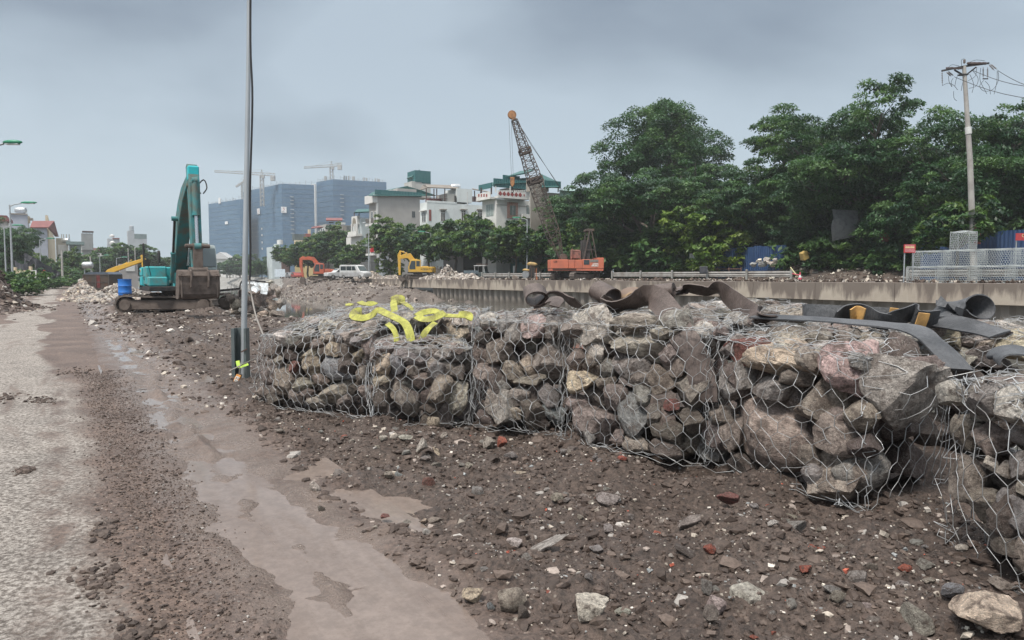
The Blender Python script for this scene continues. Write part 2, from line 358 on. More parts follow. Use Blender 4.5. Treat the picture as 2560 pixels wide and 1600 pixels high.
def muddy_water(name, col, rough, wave, scale):
    t = NT(name); c = t.coord(); t.set('Base Color', t.mix(t.noise(c, 1.1, 3, 0.5), col, tuple(x * 0.86 for x in col))); t.set('Roughness', rough); t.set('Specular IOR Level', 0.5); t.b.inputs['IOR'].default_value = 1.33
    if name == 'puddle_water':
        r_ = t.n('ShaderNodeMapping'); r_.inputs['Rotation'].default_value = (0, 0, -TH); t.l(c, r_.inputs[0]); m2 = t.n('ShaderNodeMapping'); m2.inputs['Scale'].default_value = (5.5, 1.1, 1); t.l(r_.outputs[0], m2.inputs[0])
        f = t.ramp(t.noise(m2.outputs[0], 1.0, 6, 0.68, 0.4), (0.42, 0), (0.66, 0.8)); g_ = t.ramp(t.noise(c, 16, 5, 0.75), (0.40, 0.85), (0.62, 1.08))
        t.set('Base Color', t.mix(1.0, t.mix(f, col, (0.150, 0.115, 0.096)), g_, 'MULTIPLY')); t.set('Roughness', t.mix(f, rough, 0.34))
    t.bump(t.noise(c, scale, 3, 0.55), 0.02, wave); return t.m
PUD = muddy_water('puddle_water', (0.200, 0.160, 0.138), 0.09, 0.06, 7)
CAN = muddy_water('canal_water', (0.125, 0.122, 0.108), 0.04, 0.05, 1.6)
def sheet(name, s0, s1, t0, t1, z, mat, n=2):
    P = [CT(s0, t0, z), CT(s1, t0, z), CT(s1, t1, z), CT(s0, t1, z)]
    me = bpy.data.meshes.new(name); me.from_pydata([tuple(p) for p in P], [], [(0, 3, 2, 1)]); me.materials.append(mat); return link(name, me)
tag(sheet('puddle', 0.2, 11.5, 0.35, 1.95, -0.031, PUD), kind='structure')
tag(sheet('puddle', 11.5, 21.0, 0.45, 1.95, -0.026, PUD), kind='structure')
_zs = near_h(4.75 + 0.45 * np.cos(np.linspace(0, 6.28, 24)), 2.03 + 0.215 * np.sin(np.linspace(0, 6.28, 24)))
tag(sheet('puddle', 4.42, 5.12, 1.84, 2.27, float(np.percentile(_zs, 30)), PUD), kind='structure')
def far_edge(s): return 43.7 + 0.0 * s + 34 * sstep(150, 330, s)
WZ, BANK = -1.65, 1.24
tag(sheet('canal_water', -60, 640, 7.0, 120, WZ, CAN), kind='structure')
tag(sheet('canal_bed', -60, 640, 12, 140, -3.3, MUD), kind='structure')
# the far bank
def gray_mud():
    t = NT('dusty_bank_soil'); c = t.coord()
    a = t.ramp(t.noise(c, 0.35, 6, 0.65), (0.35, (0.092, 0.074, 0.064)), (0.66, (0.19, 0.16, 0.14)))
    t.set('Base Color', t.mix(1.0, a, t.ramp(t.noise(c, 5, 4, 0.7), (0.35, 0.6), (0.65, 1.2)), 'MULTIPLY')); t.set('Roughness', 0.9); t.bump(t.noise(c, 3, 6, 0.7), 0.15, 0.7); return t.m
SOIL = gray_mud()
ASPH = pm('far_asphalt', (0.115, 0.105, 0.098), (0.17, 0.15, 0.135), 0.4, 0.4, 0.65, 0.85, bump=0.2, kind='pos')
sf = axis_pts([(-60, 20, 6, 3), (20, 150, 1.2, 1.2), (150, 660, 3, 30)]); ff = axis_pts([(0, 8, 0.5, 0.5), (8, 380, 1, 50)])
S_, T_ = np.meshgrid(sf, ff, indexing='ij'); TT = T_ + far_edge(S_) + 0.12
HH = BANK - 0.03 + 0.10 * sstep(0.4, 1.2, T_) * (1 - sstep(3.5, 4.3, T_)) * (fbm(S_ * 0.7, T_ * 0.7, o=4, seed=60) + 0.3)
V = np.stack([S_ * AX.x + TT * BX.x, S_ * AX.y + TT * BX.y, HH], -1).reshape(-1, 3); i = np.arange(len(sf) * len(ff)).reshape(len(sf), len(ff))
tag(link('far_bank', npmesh('far_bank', V, np.stack([i[:-1, :-1], i[:-1, 1:], i[1:, 1:], i[1:, :-1]], -1).reshape(-1, 4), SOIL, smooth=True)), kind='structure')
tag(sheet('far_road', -60, 150, 48.2, 55.5, BANK + 0.01, ASPH), kind='structure')
mb = MB(); mb.box(CT(45, 55.7, BANK + 0.05), (0.3, 210, 0.16), Euler((0, 0, TH)).to_matrix()); tag(mb.build('kerb', pm('kerb_concrete', (0.3, 0.28, 0.25))), kind='structure')
EARTH_M = SOIL
# spit of rubble the red digger stands on, and the sloped bank beyond the end of the wall
def spit_h(s, t):
    n = fbm(s * 0.16, t * 0.16, o=5, seed=71); q = fbm(s * 0.8, t * 0.8, o=4, seed=73)
    # t of the water's edge along the spit
    te = np.interp(s, [70, 86, 90, 94, 98, 104, 111, 116, 135, 150, 175], [43.65, 43.65, 43.0, 37.8, 31.8, 29.4, 28.6, 28.0, 31.0, 36, 44]) + 0.5 * n
    r = np.clip((t - te) / np.maximum(43.4 - te, 0.6), -0.6, 1)
    top = np.interp(s, [70, 88, 92, 98, 112, 122, 150, 175], [-1.6, -1.5, -0.5, 0.0, 0.55, 1.05, 1.15, 1.15])
    return WZ + (top - WZ) * (sstep(0.0, 0.8, r)) * 1.0 + np.minimum(r, 0) * 3.5 + 0.22 * q * sstep(-0.1, 0.2, r)
grid_s = axis_pts([(68, 178, 0.55, 0.8)]); grid_t = axis_pts([(26, 43.65, 0.45, 0.45)])
tag(link('earth_bank', grid_mesh('earth_bank', grid_s, grid_t, spit_h, SOIL)), kind='structure')
sf2 = axis_pts([(132, 640, 3, 12)]); u2 = np.linspace(0, 1, 12); S_, U_ = np.meshgrid(sf2, u2, indexing='ij')
TT = far_edge(S_) + 0.3 - 7.5 * (1 - U_); HH = -2.2 + (BANK + 2.2) * U_ + 0.15 * fbm(S_ * 0.2, U_ * 3, o=4, seed=80)
V = np.stack([S_ * AX.x + TT * BX.x, S_ * AX.y + TT * BX.y, HH], -1).reshape(-1, 3); i = np.arange(len(sf2) * len(u2)).reshape(len(sf2), len(u2))
tag(link('revetment_slope', npmesh('revetment_slope', V, np.stack([i[:-1, :-1], i[:-1, 1:], i[1:, 1:], i[1:, :-1]], -1).reshape(-1, 4), pm('revetment_concrete', (0.25, 0.24, 0.22), (0.16, 0.15, 0.135), 0.3, kind='pos'), smooth=True)), kind='structure')
# closing bank at the far bend of the canal
def end_h(s, t): return -2.3 + (BANK + 2.3) * sstep(438, 452, s) + 0.4 * fbm(s * 0.1, t * 0.1, o=3, seed=90) * sstep(438, 452, s)
tag(link('far_end_bank', grid_mesh('far_end_bank', axis_pts([(436, 456, 2, 2), (456, 660, 20, 40)]), axis_pts([(9, 130, 5, 5)]), end_h, pm('grassy_bank', (0.07, 0.085, 0.05), (0.13, 0.12, 0.09), 0.2, kind='pos'))), kind='structure')
# ================================================================== rocks
def rock_mesh(seed, sub=4, planes=13, name='rock'):
    rg = np.random.RandomState(seed); bm = bmesh.new(); bmesh.ops.create_icosphere(bm, subdivisions=sub, radius=1)
    V = np.array([v.co[:] for v in bm.verts]); Fc = np.array([[v.index for v in f.verts] for f in bm.faces]); bm.free()
    n = rg.normal(size=(planes, 3)); n /= np.linalg.norm(n, axis=1)[:, None]; d = rg.uniform(0.44, 0.86, planes)
    q = V @ n.T; r = np.where(q > 0.05, d / np.maximum(q, 0.05), 9).min(1); r = np.minimum(r, 1.0)
    r = r * (1 + 0.05 * fbm(V[:, 0] * 2.0, V[:, 1] * 2.0, V[:, 2] * 2.0, o=2, seed=seed) + (0.030 * fbm(V[:, 0] * 6, V[:, 1] * 6, V[:, 2] * 6, o=4, seed=seed + 5, g=0.6) if sub > 2 else 0))
    P = V * r[:, None]; P -= (P.max(0) + P.min(0)) / 2; P /= np.abs(P).max(0)[None, :]
    return P, Fc
def rock_mat():
    t = NT('quarry_stone'); c = t.coord('obj'); oi = t.n('ShaderNodeObjectInfo')
    off = t.n('ShaderNodeVectorMath', operation='ADD'); sv = t.n('ShaderNodeVectorMath', operation='SCALE'); sv.inputs[0].default_value = (37, 19, 53); t.l(oi.outputs['Random'], sv.inputs['Scale'])
    t.l(c, off.inputs[0]); t.l(sv.outputs[0], off.inputs[1]); c = off.outputs[0]
    base = oi.outputs['Color']
    f1 = t.noise(c, 1.5, 6, 0.65, 0.6); f2 = t.noise(c, 6.5, 6, 0.7); f3 = t.noise(c, 22, 4, 0.75)
    a = t.mix(t.ramp(f1, (0.38, 0), (0.62, 1)), base, t.mix(1.0, base, (0.62, 0.60, 0.60), 'MULTIPLY'))
    a = t.mix(1.0, a, t.ramp(f2, (0.30, 0.60), (0.68, 1.75)), 'MULTIPLY')
    a = t.mix(1.0, a, t.ramp(f3, (0.30, 0.62), (0.68, 1.45)), 'MULTIPLY')
    wv = t.n('ShaderNodeTexNoise'); t.l(c, wv.inputs[0]); wv.inputs['Scale'].default_value = 2.3; wv.inputs['Detail'].default_value = 5; wv.inputs['Distortion'].default_value = 1.6
    vein = t.ramp(t.math('ABSOLUTE', t.math('SUBTRACT', wv.outputs[0], 0.5)), (0.0, 0.45), (0.018, 0)); a = t.mix(vein, a, (0.52, 0.48, 0.43))
    mudm = t.ramp(t.noise(c, 1.9, 5, 0.68), (0.50, 0), (0.62, 0.78)); a = t.mix(mudm, a, (0.115, 0.088, 0.074))
    t.set('Base Color', a); t.set('Roughness', 0.78); t.set('Specular IOR Level', 0.35)
    t.bump(t.mix(0.4, f2, f3), 0.07, 0.9); return t.m
ROCK = rock_mat()
RM = []
for k in range(18):
    P, Fc = rock_mesh(100 + k, 4, 11 + k % 5); me = npmesh('rock', P, Fc, ROCK, smooth=True); me.set_sharp_from_angle(angle=R(24)); RM.append(me)
RL = []
for k in range(10):
    P, Fc = rock_mesh(300 + k, 2, 9 + k % 4); RL.append((P, Fc))
RLM = [npmesh('stone', P, Fc, ROCK, smooth=False) for P, Fc in RL]
CC = dict(tan=(0.40, 0.330, 0.255), brown=(0.240, 0.200, 0.175), dark=(0.120, 0.098, 0.086), gray=(0.27, 0.25, 0.23), light=(0.47, 0.43, 0.385), blue=(0.225, 0.235, 0.235),
          red=(0.20, 0.085, 0.070), pink=(0.40, 0.315, 0.285), tg=(0.325, 0.285, 0.240), white=(0.60, 0.54, 0.46), brick=(0.36, 0.10, 0.065), pale=(0.50, 0.42, 0.32))
CC = {k: tuple(min(0.68, x * 1.16) for x in v) for k, v in CC.items()}
def jit(c, rg, a=0.12): k = 1 + rg.uniform(-a, a); return tuple(max(0.02, x * k * (1 + rg.uniform(-0.04, 0.04))) for x in c)
def merged_rocks(name, pts, sizes, cols, mat, seed=1, flat=0.75, lib=None):
    """many stones joined into one mesh with a colour per stone"""
    rg = np.random.RandomState(seed); lib = lib or RL; VV, FF, CCs = [], [], []; b = 0
    for p, s, c in zip(pts, sizes, cols):
        P, Fc = lib[rg.randint(len(lib))]; q = Quaternion(rg.normal(size=4)).normalized().to_matrix()
        sc3 = np.array([s * rg.uniform(0.8, 1.2), s * rg.uniform(0.6, 0.9), s * flat * rg.uniform(0.6, 1.0)]); Mx = np.array(q)
        v = (P * sc3) @ Mx.T + np.asarray(p)
        VV.append(v); FF.append(Fc + b); CCs.append(np.tile(np.asarray(c), (len(P), 1))); b += len(P)
    return npmesh(name, np.concatenate(VV), np.concatenate(FF), mat, col=np.concatenate(CCs))
def attr_mat(name, rough=0.85, spec=0.3, ns=14, trans=0.0, bump=0.0):
    t = NT(name); at = t.n('ShaderNodeAttribute'); at.attribute_name = 'col'; c = t.coord('pos')
    t.set('Base Color', t.mix(1.0, at.outputs['Color'], t.ramp(t.noise(c, ns, 4, 0.7), (0.3, 0.65), (0.7, 1.3)), 'MULTIPLY')); t.set('Roughness', rough); t.set('Specular IOR Level', spec)
    if bump: t.bump(t.noise(c, ns * 2, 4, 0.7), 0.02, bump)
    if trans:
        tr = t.n('ShaderNodeBsdfTranslucent'); t.l(t.mix(1.0, at.outputs['Color'], (1.1, 1.25, 0.6), 'MULTIPLY'), tr.inputs[0]); ms = t.n('ShaderNodeMixShader'); ms.inputs[0].default_value = trans
        t.l(t.b.outputs[0], ms.inputs[1]); t.l(tr.outputs[0], ms.inputs[2]); t.l(ms.outputs[0], t.out.inputs[0])
    return t.m
GRAVM = attr_mat('gravel_and_clods', 0.7, 0.4, 60)
HEAPM = attr_mat('heap_stone', 0.9, 0.2, 5)
OCT = []
for k in range(12):                                                     # cheap pebbles: jittered cubes with cut corners
    rg = np.random.RandomState(500 + k); v = np.array([[x, y, z] for z in (-1, 1) for y in (-1, 1) for x in (-1, 1)], float) * 0.72 * rg.uniform(0.55, 1.2, (8, 3))
    OCT.append((v, np.array([(0, 2, 3, 1), (4, 5, 7, 6), (0, 1, 5, 4), (2, 6, 7, 3), (0, 4, 6, 2), (1, 3, 7, 5)])))
ICO = [rock_mesh(700 + k, 1, 8) for k in range(14)]
def pebbles(name, s, t, size, cols, mat, seed, zf=near_h, sink=0.25, flat=0.7, lib=None):
    lib = lib or OCT; rg = np.random.RandomState(seed); n = len(s); z = zf(s, t); k = rg.randint(len(lib), size=n); nv = len(lib[0][0])
    B = np.stack([o[0] for o in lib])[k]; sc3 = np.stack([size * rg.uniform(0.7, 1.3, n), size * rg.uniform(0.6, 1.0, n), size * flat * rg.uniform(0.6, 1.1, n)], -1)
    v = B * sc3[:, None, :]; a = rg.uniform(0, 2 * PI, n); tl = rg.normal(0, 0.5, n); ca, sa_, ct, st = np.cos(a), np.sin(a), np.cos(tl), np.sin(tl)
    y, zc = v[..., 1] * ct[:, None] - v[..., 2] * st[:, None], v[..., 1] * st[:, None] + v[..., 2] * ct[:, None]
    x = v[..., 0] * ca[:, None] - y * sa_[:, None]; y = v[..., 0] * sa_[:, None] + y * ca[:, None]
    W = np.stack([x + (s * AX.x + t * BX.x)[:, None], y + (s * AX.y + t * BX.y)[:, None], zc + (z + size * sink)[:, None]], -1).reshape(-1, 3)
    Fc = (lib[0][1][None] + (np.arange(n) * nv)[:, None, None]).reshape(-1, lib[0][1].shape[1])
    return link(name, npmesh(name, W, Fc, mat, col=np.repeat(cols, nv, 0)))
def pal(rg, n, probs):
    P = np.array([CC.get(k, k) if isinstance(k, str) else k for k, _ in probs]); p = np.array([q for _, q in probs]); p = p / p.sum()
    return P[rg.choice(len(P), size=n, p=p)] * rg.uniform(0.75, 1.25, (n, 1))
CLOD = (0.060, 0.043, 0.035); CLOD2 = (0.098, 0.073, 0.060)
rg = np.random.RandomState(7)
n = 52000; r_ = rg.uniform(size=n); s = 0.9 + 9.2 * r_ ** 1.35; t = 1.62 + rg.uniform(size=n) ** 0.85 * 3.6
sz = np.clip(np.exp(rg.normal(math.log(0.0062), 0.55, n)), 0.003, 0.035); cols = pal(rg, n, [(CLOD, 52), (CLOD2, 33), ('gray', 5), ('tg', 4.5), ('light', 1.5), ('brick', 0.5), ('blue', 2), ('white', 0.5)])
pd = ((s - 4.75) / 0.40) ** 2 + ((t - 2.03) / 0.19) ** 2; k = pd > 1.0
# clods gather in drifts
k &= rg.uniform(size=n) < 0.12 + 1.1 * (fbm(s * 1.4, t * 1.4, o=3, seed=21) * 0.5 + 0.5)
tag(pebbles('gravel', s[k], t[k], sz[k], cols[k], GRAVM, 11), kind='stuff')
n = 15000; s = 1.0 + 13 * rg.uniform(size=n) ** 1.3; t = 0.22 + 0.5 * rg.uniform(size=n) + 0.1 * rg.normal(size=n)
tag(pebbles('mud_crumbs', s, t, np.clip(np.exp(rg.normal(math.log(0.0048), 0.5, n)), 0.003, 0.02), pal(rg, n, [(CLOD, 50), (CLOD2, 45), ('gray', 4)]), GRAVM, 12, zf=lambda a, b: np.maximum(road_h(a, b), near_h(a, b))), kind='stuff')
n = 9000; s = 9 + 26 * rg.uniform(size=n); t = 1.2 + 6.4 * rg.uniform(size=n)
tag(pebbles('gravel', s, t, np.clip(np.exp(rg.normal(math.log(0.019), 0.6, n)), 0.008, 0.12), pal(rg, n, [(CLOD, 45), (CLOD2, 32), ('gray', 10), ('tg', 6), ('light', 5)]), GRAVM, 13, lib=ICO, sink=0.1), kind='stuff')
n = 5000; s = 24 + 50 * rg.uniform(size=n); t = -4.6 + 12 * rg.uniform(size=n); k = (t < -2.4) | (t > 0.5)
tag(pebbles('gravel', s[k], t[k], np.clip(np.exp(rg.normal(math.log(0.045), 0.5, n)), 0.015, 0.2)[k], pal(rg, n, [(CLOD, 40), (CLOD2, 34), ('gray', 10), ('tg', 8), ('light', 6)])[k], GRAVM, 14, lib=ICO, sink=0.1), kind='stuff')
n = 4200; s = 1.0 + 8.5 * rg.uniform(size=n) ** 1.2; t = 1.55 + 3.4 * rg.uniform(size=n); k = ((s - 4.75) / 0.5) ** 2 + ((t - 2.03) / 0.26) ** 2 > 1
tag(pebbles('mud_clods', s[k], t[k], np.clip(np.exp(rg.normal(math.log(0.022), 0.45, n)), 0.010, 0.07)[k], pal(rg, n, [(CLOD, 54), (CLOD2, 38), ('brown', 5), ('gray', 2), ('tg', 1.5)])[k], GRAVM, 15, sink=0.0, flat=0.6, lib=ICO), kind='stuff')
hs, ht = toST(GP(-8, 772, 0.0)); n = 2600; s = hs + 3.2 * rg.normal(size=n); t = ht - 0.6 + 1.3 * rg.normal(size=n)
tag(pebbles('heap_clods', s, t, np.clip(np.exp(rg.normal(math.log(0.07), 0.45, n)), 0.03, 0.25), pal(rg, n, [(CLOD, 50), (CLOD2, 36), ('gray', 6), ('tg', 4), ('white', 2)]), GRAVM, 16, sink=0.0, flat=0.7, lib=ICO), kind='stuff')
S_c, T_c = [], []
for px, py, w_ in ((240, 1447, 0.10), (105, 1003, 0.14), (8, 998, 0.13), (195, 925, 0.25), (335, 1590, 0.07), (265, 1330, 0.05), (60, 1180, 0.05)):
    a_, c_ = toST(GP(px, py)); S_c.append(a_ + 1.2 * w_ * rg.normal(size=110)); T_c.append(c_ + 0.6 * w_ * rg.normal(size=110))
S_c, T_c = np.concatenate(S_c), np.concatenate(T_c); n = len(S_c)
tag(pebbles('mud_lumps', S_c, T_c, np.clip(np.exp(rg.normal(math.log(0.013), 0.5, n)), 0.005, 0.035), pal(rg, n, [(CLOD, 60), (CLOD2, 40)]), GRAVM, 17, zf=road_h, lib=ICO, sink=0.2), kind='stuff')
# loose stones: each a thing of its own.  (crop x, crop y, width, height, turn, colour, label); crop E starts (700,1037), crop D (1660,1037), both enlarged 2.686 times
ST_E = [(2090, 1330, 270, 210, 0, 'white', 'large cream white boulder lying at the front edge of the rubble by the puddle'),
 (1290, 1225, 150, 110, 0, 'pale', 'knobbly pale tan stone at the edge of the brown puddle, left of two'), (1560, 1240, 200, 170, 20, 'tg', 'angular tan grey stone at the edge of the puddle, right of the pale knobbly one'),
 (2200, 590, 170, 120, -10, 'gray', 'grey wedge shaped stone in the dark rubble below the second gabion'), (1000, 475, 100, 120, 10, 'red', 'dark red brown stone standing beside the small puddle'),
 (1330, 520, 100, 80, 0, 'gray', 'rounded grey stone in the rubble right of the small puddle'), (815, 415, 80, 70, 0, 'blue', 'blue grey stone at the back of the small puddle'),
 (235, 490, 70, 90, 30, 'white', 'whitish chip standing at the left edge of the wheel rut mud'), (278, 632, 52, 42, 0, 'dark', 'round dark stone sitting alone on the wet mud'),
 (1035, 275, 130, 90, -30, 'pale', 'cream stone with mud lying below the white one in the rubble'), (960, 210, 70, 100, -20, 'light', 'upright light grey stone above the cream one'),
 (880, 300, 55, 50, 0, 'tan', 'small orange tan stone left of the cream stone'), (1490, 185, 82, 80, 10, 'brick', 'dark red brick lump lying below the gabions'), (1405, 190, 90, 85, 0, 'tg', 'sandy tan lump leaning on the red brick lump'),
 (695, 160, 55, 45, 0, 'white', 'small cream stone, left of a close pair below the gabions'), (755, 140, 45, 35, 0, 'light', 'small pale stone, right of a close pair below the gabions'), (675, 260, 30, 42, 0, 'pink', 'small pinkish chip in the mud left of the pale stones'),
 (1030, 50, 95, 90, -20, 'tan', 'tan brown stone lying at the foot of the wire gabion'), (1160, 22, 130, 75, -30, 'gray', 'grey stone lying at the foot of the wire gabion beside a tan one'),
 (400, 400, 85, 62, 0, 'gray', 'grey green stone in mud near the left edge of the rubble'), (1860, 560, 92, 72, 0, 'tg', 'small sandy stone in the middle of the rubble field'), (1915, 540, 55, 48, 0, 'gray', 'small mauve grey stone touching the sandy one'),
 (1790, 885, 370, 62, 32, 'light', 'long thin pale grey slab lying slanted across the rubble'), (1800, 772, 85, 40, 8, 'brick', 'flat orange red brick chip beside the long grey slab'), (705, 685, 82, 32, 8, 'red', 'flat dark red brick chip on the wet mud below the small puddle'),
 (1550, 278, 95, 60, 10, 'gray', 'greenish grey stone in the rubble below the red brick lump'), (1270, 345, 60, 50, 0, 'tg', 'small tan stone half sunk in dark rubble'), (2355, 685, 45, 45, 0, 'gray', 'small round grey stone at the right of the rubble'),
 (1405, 1120, 52, 40, 0, 'pink', 'small pale pink stone above the two tan boulders'), (2075, 1088, 62, 52, 0, 'gray', 'small grey stone above the large cream boulder'), (1630, 1340, 100, 100, -35, 'dark', 'dark slanting stone just below the angular tan grey stone'),
 (845, 152, 110, 40, 10, 'light', 'long whitish stone lying flat below the gabions'), (1905, 250, 62, 42, 0, 'gray', 'small grey stone with white side near the corner gabion'), (1415, 1285, 52, 60, 20, 'blue', 'small blue grey stone between the two tan boulders'),
 (1600, 405, 120, 50, 12, 'tan', 'flat sandy slab lying in the rubble field'), (970, 715, 52, 40, 0, 'pale', 'small pale stone left of a brown one below the puddle'), (1045, 708, 100, 40, 0, 'tg', 'flat brown stone below the small puddle'), (985, 790, 70, 42, -20, 'light', 'thin white chip below the flat brown stone')]
ST_D = [(2150, 1340, 580, 270, -8, 'pale', 'very large pale boulder in the bottom right corner of the picture'), (565, 1240, 240, 175, 20, 'light', 'whitish stone with a red spot, largest of the front right group'),
 (350, 1285, 150, 130, -35, 'pink', 'pinkish wedge stone touching the whitish stone'), (283, 1160, 76, 120, 0, 'gray', 'upright grey block standing in the rubble'), (305, 905, 100, 72, -25, 'brick', 'broken red brick piece with pale faces in the dark rubble'),
 (1615, 1030, 100, 52, 0, 'brick', 'flat orange brick piece below the corner gabion'), (1290, 1090, 170, 80, 5, 'gray', 'dark grey stone at the right of the rubble below the gabion'), (1700, 1400, 240, 170, -30, 'tg', 'muddy tan stone left of the very large boulder'),
 (715, 1370, 70, 115, -28, 'gray', 'slanting grey block at the bottom of the rubble'), (1930, 1185, 150, 92, 10, 'blue', 'dark blue grey stone behind the very large boulder'), (1760, 1010, 110, 70, 0, 'gray', 'grey stone lying under the wire of the corner gabion'),
 (430, 560, 170, 80, -15, 'red', 'brown red slab lying under the wire of the gabion'), (180, 725, 190, 95, 10, 'brown', 'brown stone half buried in rubble below the gabion'), (1140, 1320, 70, 48, 0, 'tan', 'small golden tan stone in the rubble'), (1020, 910, 120, 82, 0, 'brick', 'dull red brick lump below the gabion corner'),
 (1240, 1285, 55, 55, 0, 'gray', 'small light grey stone right of the golden one'), (1370, 1300, 100, 62, -20, 'pink', 'flat pink grey stone in the rubble'), (885, 750, 150, 80, 5, 'gray', 'grey stone with white veins under the edge of the wire'), (733, 1468, 40, 42, 0, 'brick', 'small red brick chip at the bottom edge'),
 (600, 1495, 66, 26, 0, 'brick', 'flat red brick chip at the bottom edge'), (310, 1335, 110, 115, -30, 'brown', 'brown stone below the pinkish wedge stone'), (1130, 1180, 125, 62, 0, 'gray', 'flat grey stone above the golden tan one'), (850, 1275, 80, 70, 20, 'gray', 'small grey stone right of the whitish stone'),
 (160, 940, 250, 70, -35, 'dark', 'long dark clod of mud lying in the rubble'), (1545, 1305, 100, 60, 0, 'pink', 'mauve stone left of the very large boulder'), (2280, 1150, 180, 90, -15, 'tg', 'brown stone tucked behind the very large boulder')]
rg = np.random.RandomState(77)
def put_stone(px, py, pw, ph, rot, ck, label, group=None):
    base = GP(px, py + ph * 0.46, 0.03); s_, t_ = toST(base); z = float(near_h(s_, t_)); base = GP(px, py + ph * 0.46, z)
    D = base.y; w_, h_ = pw / F * D / 2, ph / F * D / 2; dep = max(min(w_, h_ * 1.6), h_ * 0.8)
    o = link('loose_stone', RM[rg.randint(len(RM))]); o.scale = (w_, dep, h_ * 1.08)
    o.rotation_euler = (rg.uniform(-0.15, 0.15), -R(rot), rg.uniform(-0.35, 0.35)); d = ray(px, py); fl = Vector((d.x, d.y, 0)).normalized()
    o.location = Vector((base.x, base.y, z + h_ * 0.80)) + fl * dep * 0.55; o.color = (*jit(CC[ck], rg, 0.1), 1)
    return tag(o, label, 'stone', group or 'loose stones in the muddy rubble')
for a in ST_E: put_stone(700 + a[0] / 2.686, 1037 + a[1] / 2.686, a[2] / 2.686, a[3] / 2.686, *a[4:])
for a in ST_D: put_stone(1660 + a[0] / 2.686, 1037 + a[1] / 2.686, a[2] / 2.686, a[3] / 2.686, *a[4:])
kinds = [('gray', 'small grey stone lying in the muddy rubble in front of the gabions', 40), ('tg', 'small sandy brown stone lying in the muddy rubble in front of the gabions', 34), ('light', 'small whitish stone lying in the muddy rubble in front of the gabions', 22), ('brick', 'small red brick chip lying in the muddy rubble in front of the gabions', 13), ('brown', 'small muddy brown stone lying in the rubble in front of the gabions', 40)]
for ck, lab, n in kinds:
    for k in range(n):
        s_ = 1.4 + 7 * rg.uniform() ** 1.2; t_ = 1.75 + 2.7 * rg.uniform(); r = rg.uniform(0.014, 0.042)
        o = link('loose_stone', RM[rg.randint(len(RM))]); o.scale = (r * rg.uniform(0.9, 1.4), r, r * rg.uniform(0.5, 0.85)); o.rotation_euler = (0, 0, rg.uniform(0, 6.3))
        o.location = CT(s_, t_, float(near_h(s_, t_)) + r * 0.3); o.color = (*jit(CC[ck], rg, 0.2), 1); tag(o, lab, 'stone', 'small ' + dict(gray='grey', tg='sandy brown', light='whitish', brick='red brick', brown='muddy brown')[ck] + ' stones in the rubble')
# ================================================================== gabions
WIRE = pm('galvanised_wire', (0.50, 0.51, 0.515), (0.24, 0.23, 0.22), 5, 0.45, 0.65, 0.42, metal=0.55)
def tubes_np(name, A, B, rad, parent, mat, n=3):
    A, B = np.asarray(A), np.asarray(B); rad = np.broadcast_to(np.asarray(rad, float), (len(A),)); d = B - A; ln = np.linalg.norm(d, axis=1); k = ln > 1e-5; A, B, d, rad = A[k], B[k], d[k] / ln[k][:, None], rad[k]
    u = np.where(np.abs(d[:, 2:3]) > 0.9, np.array([[1., 0, 0]]), np.array([[0., 0, 1]])); x = np.cross(d, u); x /= np.linalg.norm(x, axis=1)[:, None]; y = np.cross(d, x)
    vs = []
    for P in (A, B):
        for q in range(n): vs.append(P + (x * math.cos(2 * PI * q / n) + y * math.sin(2 * PI * q / n)) * rad[:, None])
    V = np.stack(vs, 1); m = len(A); f = np.array([(q, (q + 1) % n, n + (q + 1) % n, n + q) for q in range(n)])
    Fc = (f[None] + (np.arange(m) * 2 * n)[:, None, None]).reshape(-1, 4); off = np.array(wloc(parent)) if parent is not None else 0
    return link(name, npmesh(name, V.reshape(-1, 3) - off, Fc, mat, smooth=True), parent)
class Face:
    """a slightly bulging four-cornered side of a wire basket"""
    def __init__(s, a, b, c, d, bulge): s.a, s.b, s.c, s.d = [np.array(q, float) for q in (a, b, c, d)]; s.bulge = bulge; n = np.cross(s.b - s.a, s.d - s.a); s.n = n / np.linalg.norm(n); s.w = (np.linalg.norm(s.b - s.a) + np.linalg.norm(s.c - s.d)) / 2; s.h = (np.linalg.norm(s.d - s.a) + np.linalg.norm(s.c - s.b)) / 2
    def at(s, u, v):
        u, v = np.asarray(u)[..., None], np.asarray(v)[..., None]; p = s.a * (1 - u) * (1 - v) + s.b * u * (1 - v) + s.c * u * v + s.d * (1 - u) * v
        return p + s.n * s.bulge * np.sin(PI * np.clip(u, 0, 1)) * np.sin(PI * np.clip(v, 0, 1))
def hexnet(w, h, cell, seed):
    dx = cell / 2; p = cell * 0.92; d = cell * 0.20; nx = max(3, int(round(w / dx))); ny = max(2, int(round(h / p))); rg = np.random.RandomState(seed); I, J = np.meshgrid(np.arange(nx + 1), np.arange(ny + 1), indexing='ij')
    X = I * w / nx; Y = J * h / ny + np.where((I + J) % 2 == 0, d, -d); Y = np.clip(Y, 0, h)
    X = X + rg.normal(0, cell * 0.055, X.shape) + 0.05 * fbm(X * 2.2, Y * 2.2, o=2, seed=seed) * np.sin(PI * X / w); Y = Y + rg.normal(0, cell * 0.055, Y.shape) + 0.05 * fbm(X * 2.2 + 9, Y * 2.2, o=2, seed=seed + 3) * np.sin(PI * Y / h)
    idx = np.arange((nx + 1) * (ny + 1)).reshape(nx + 1, ny + 1); E = [(idx[i, j], idx[i + 1, j], 0) for i in range(nx) for j in range(ny + 1)] + [(idx[i, j], idx[i, j + 1], 1) for i in range(nx + 1) for j in range(ny) if (i + j) % 2 == 0]
    return np.clip(X / w, -0.02, 1.02).ravel(), np.clip(Y / h, -0.02, 1.02).ravel(), np.array(E)
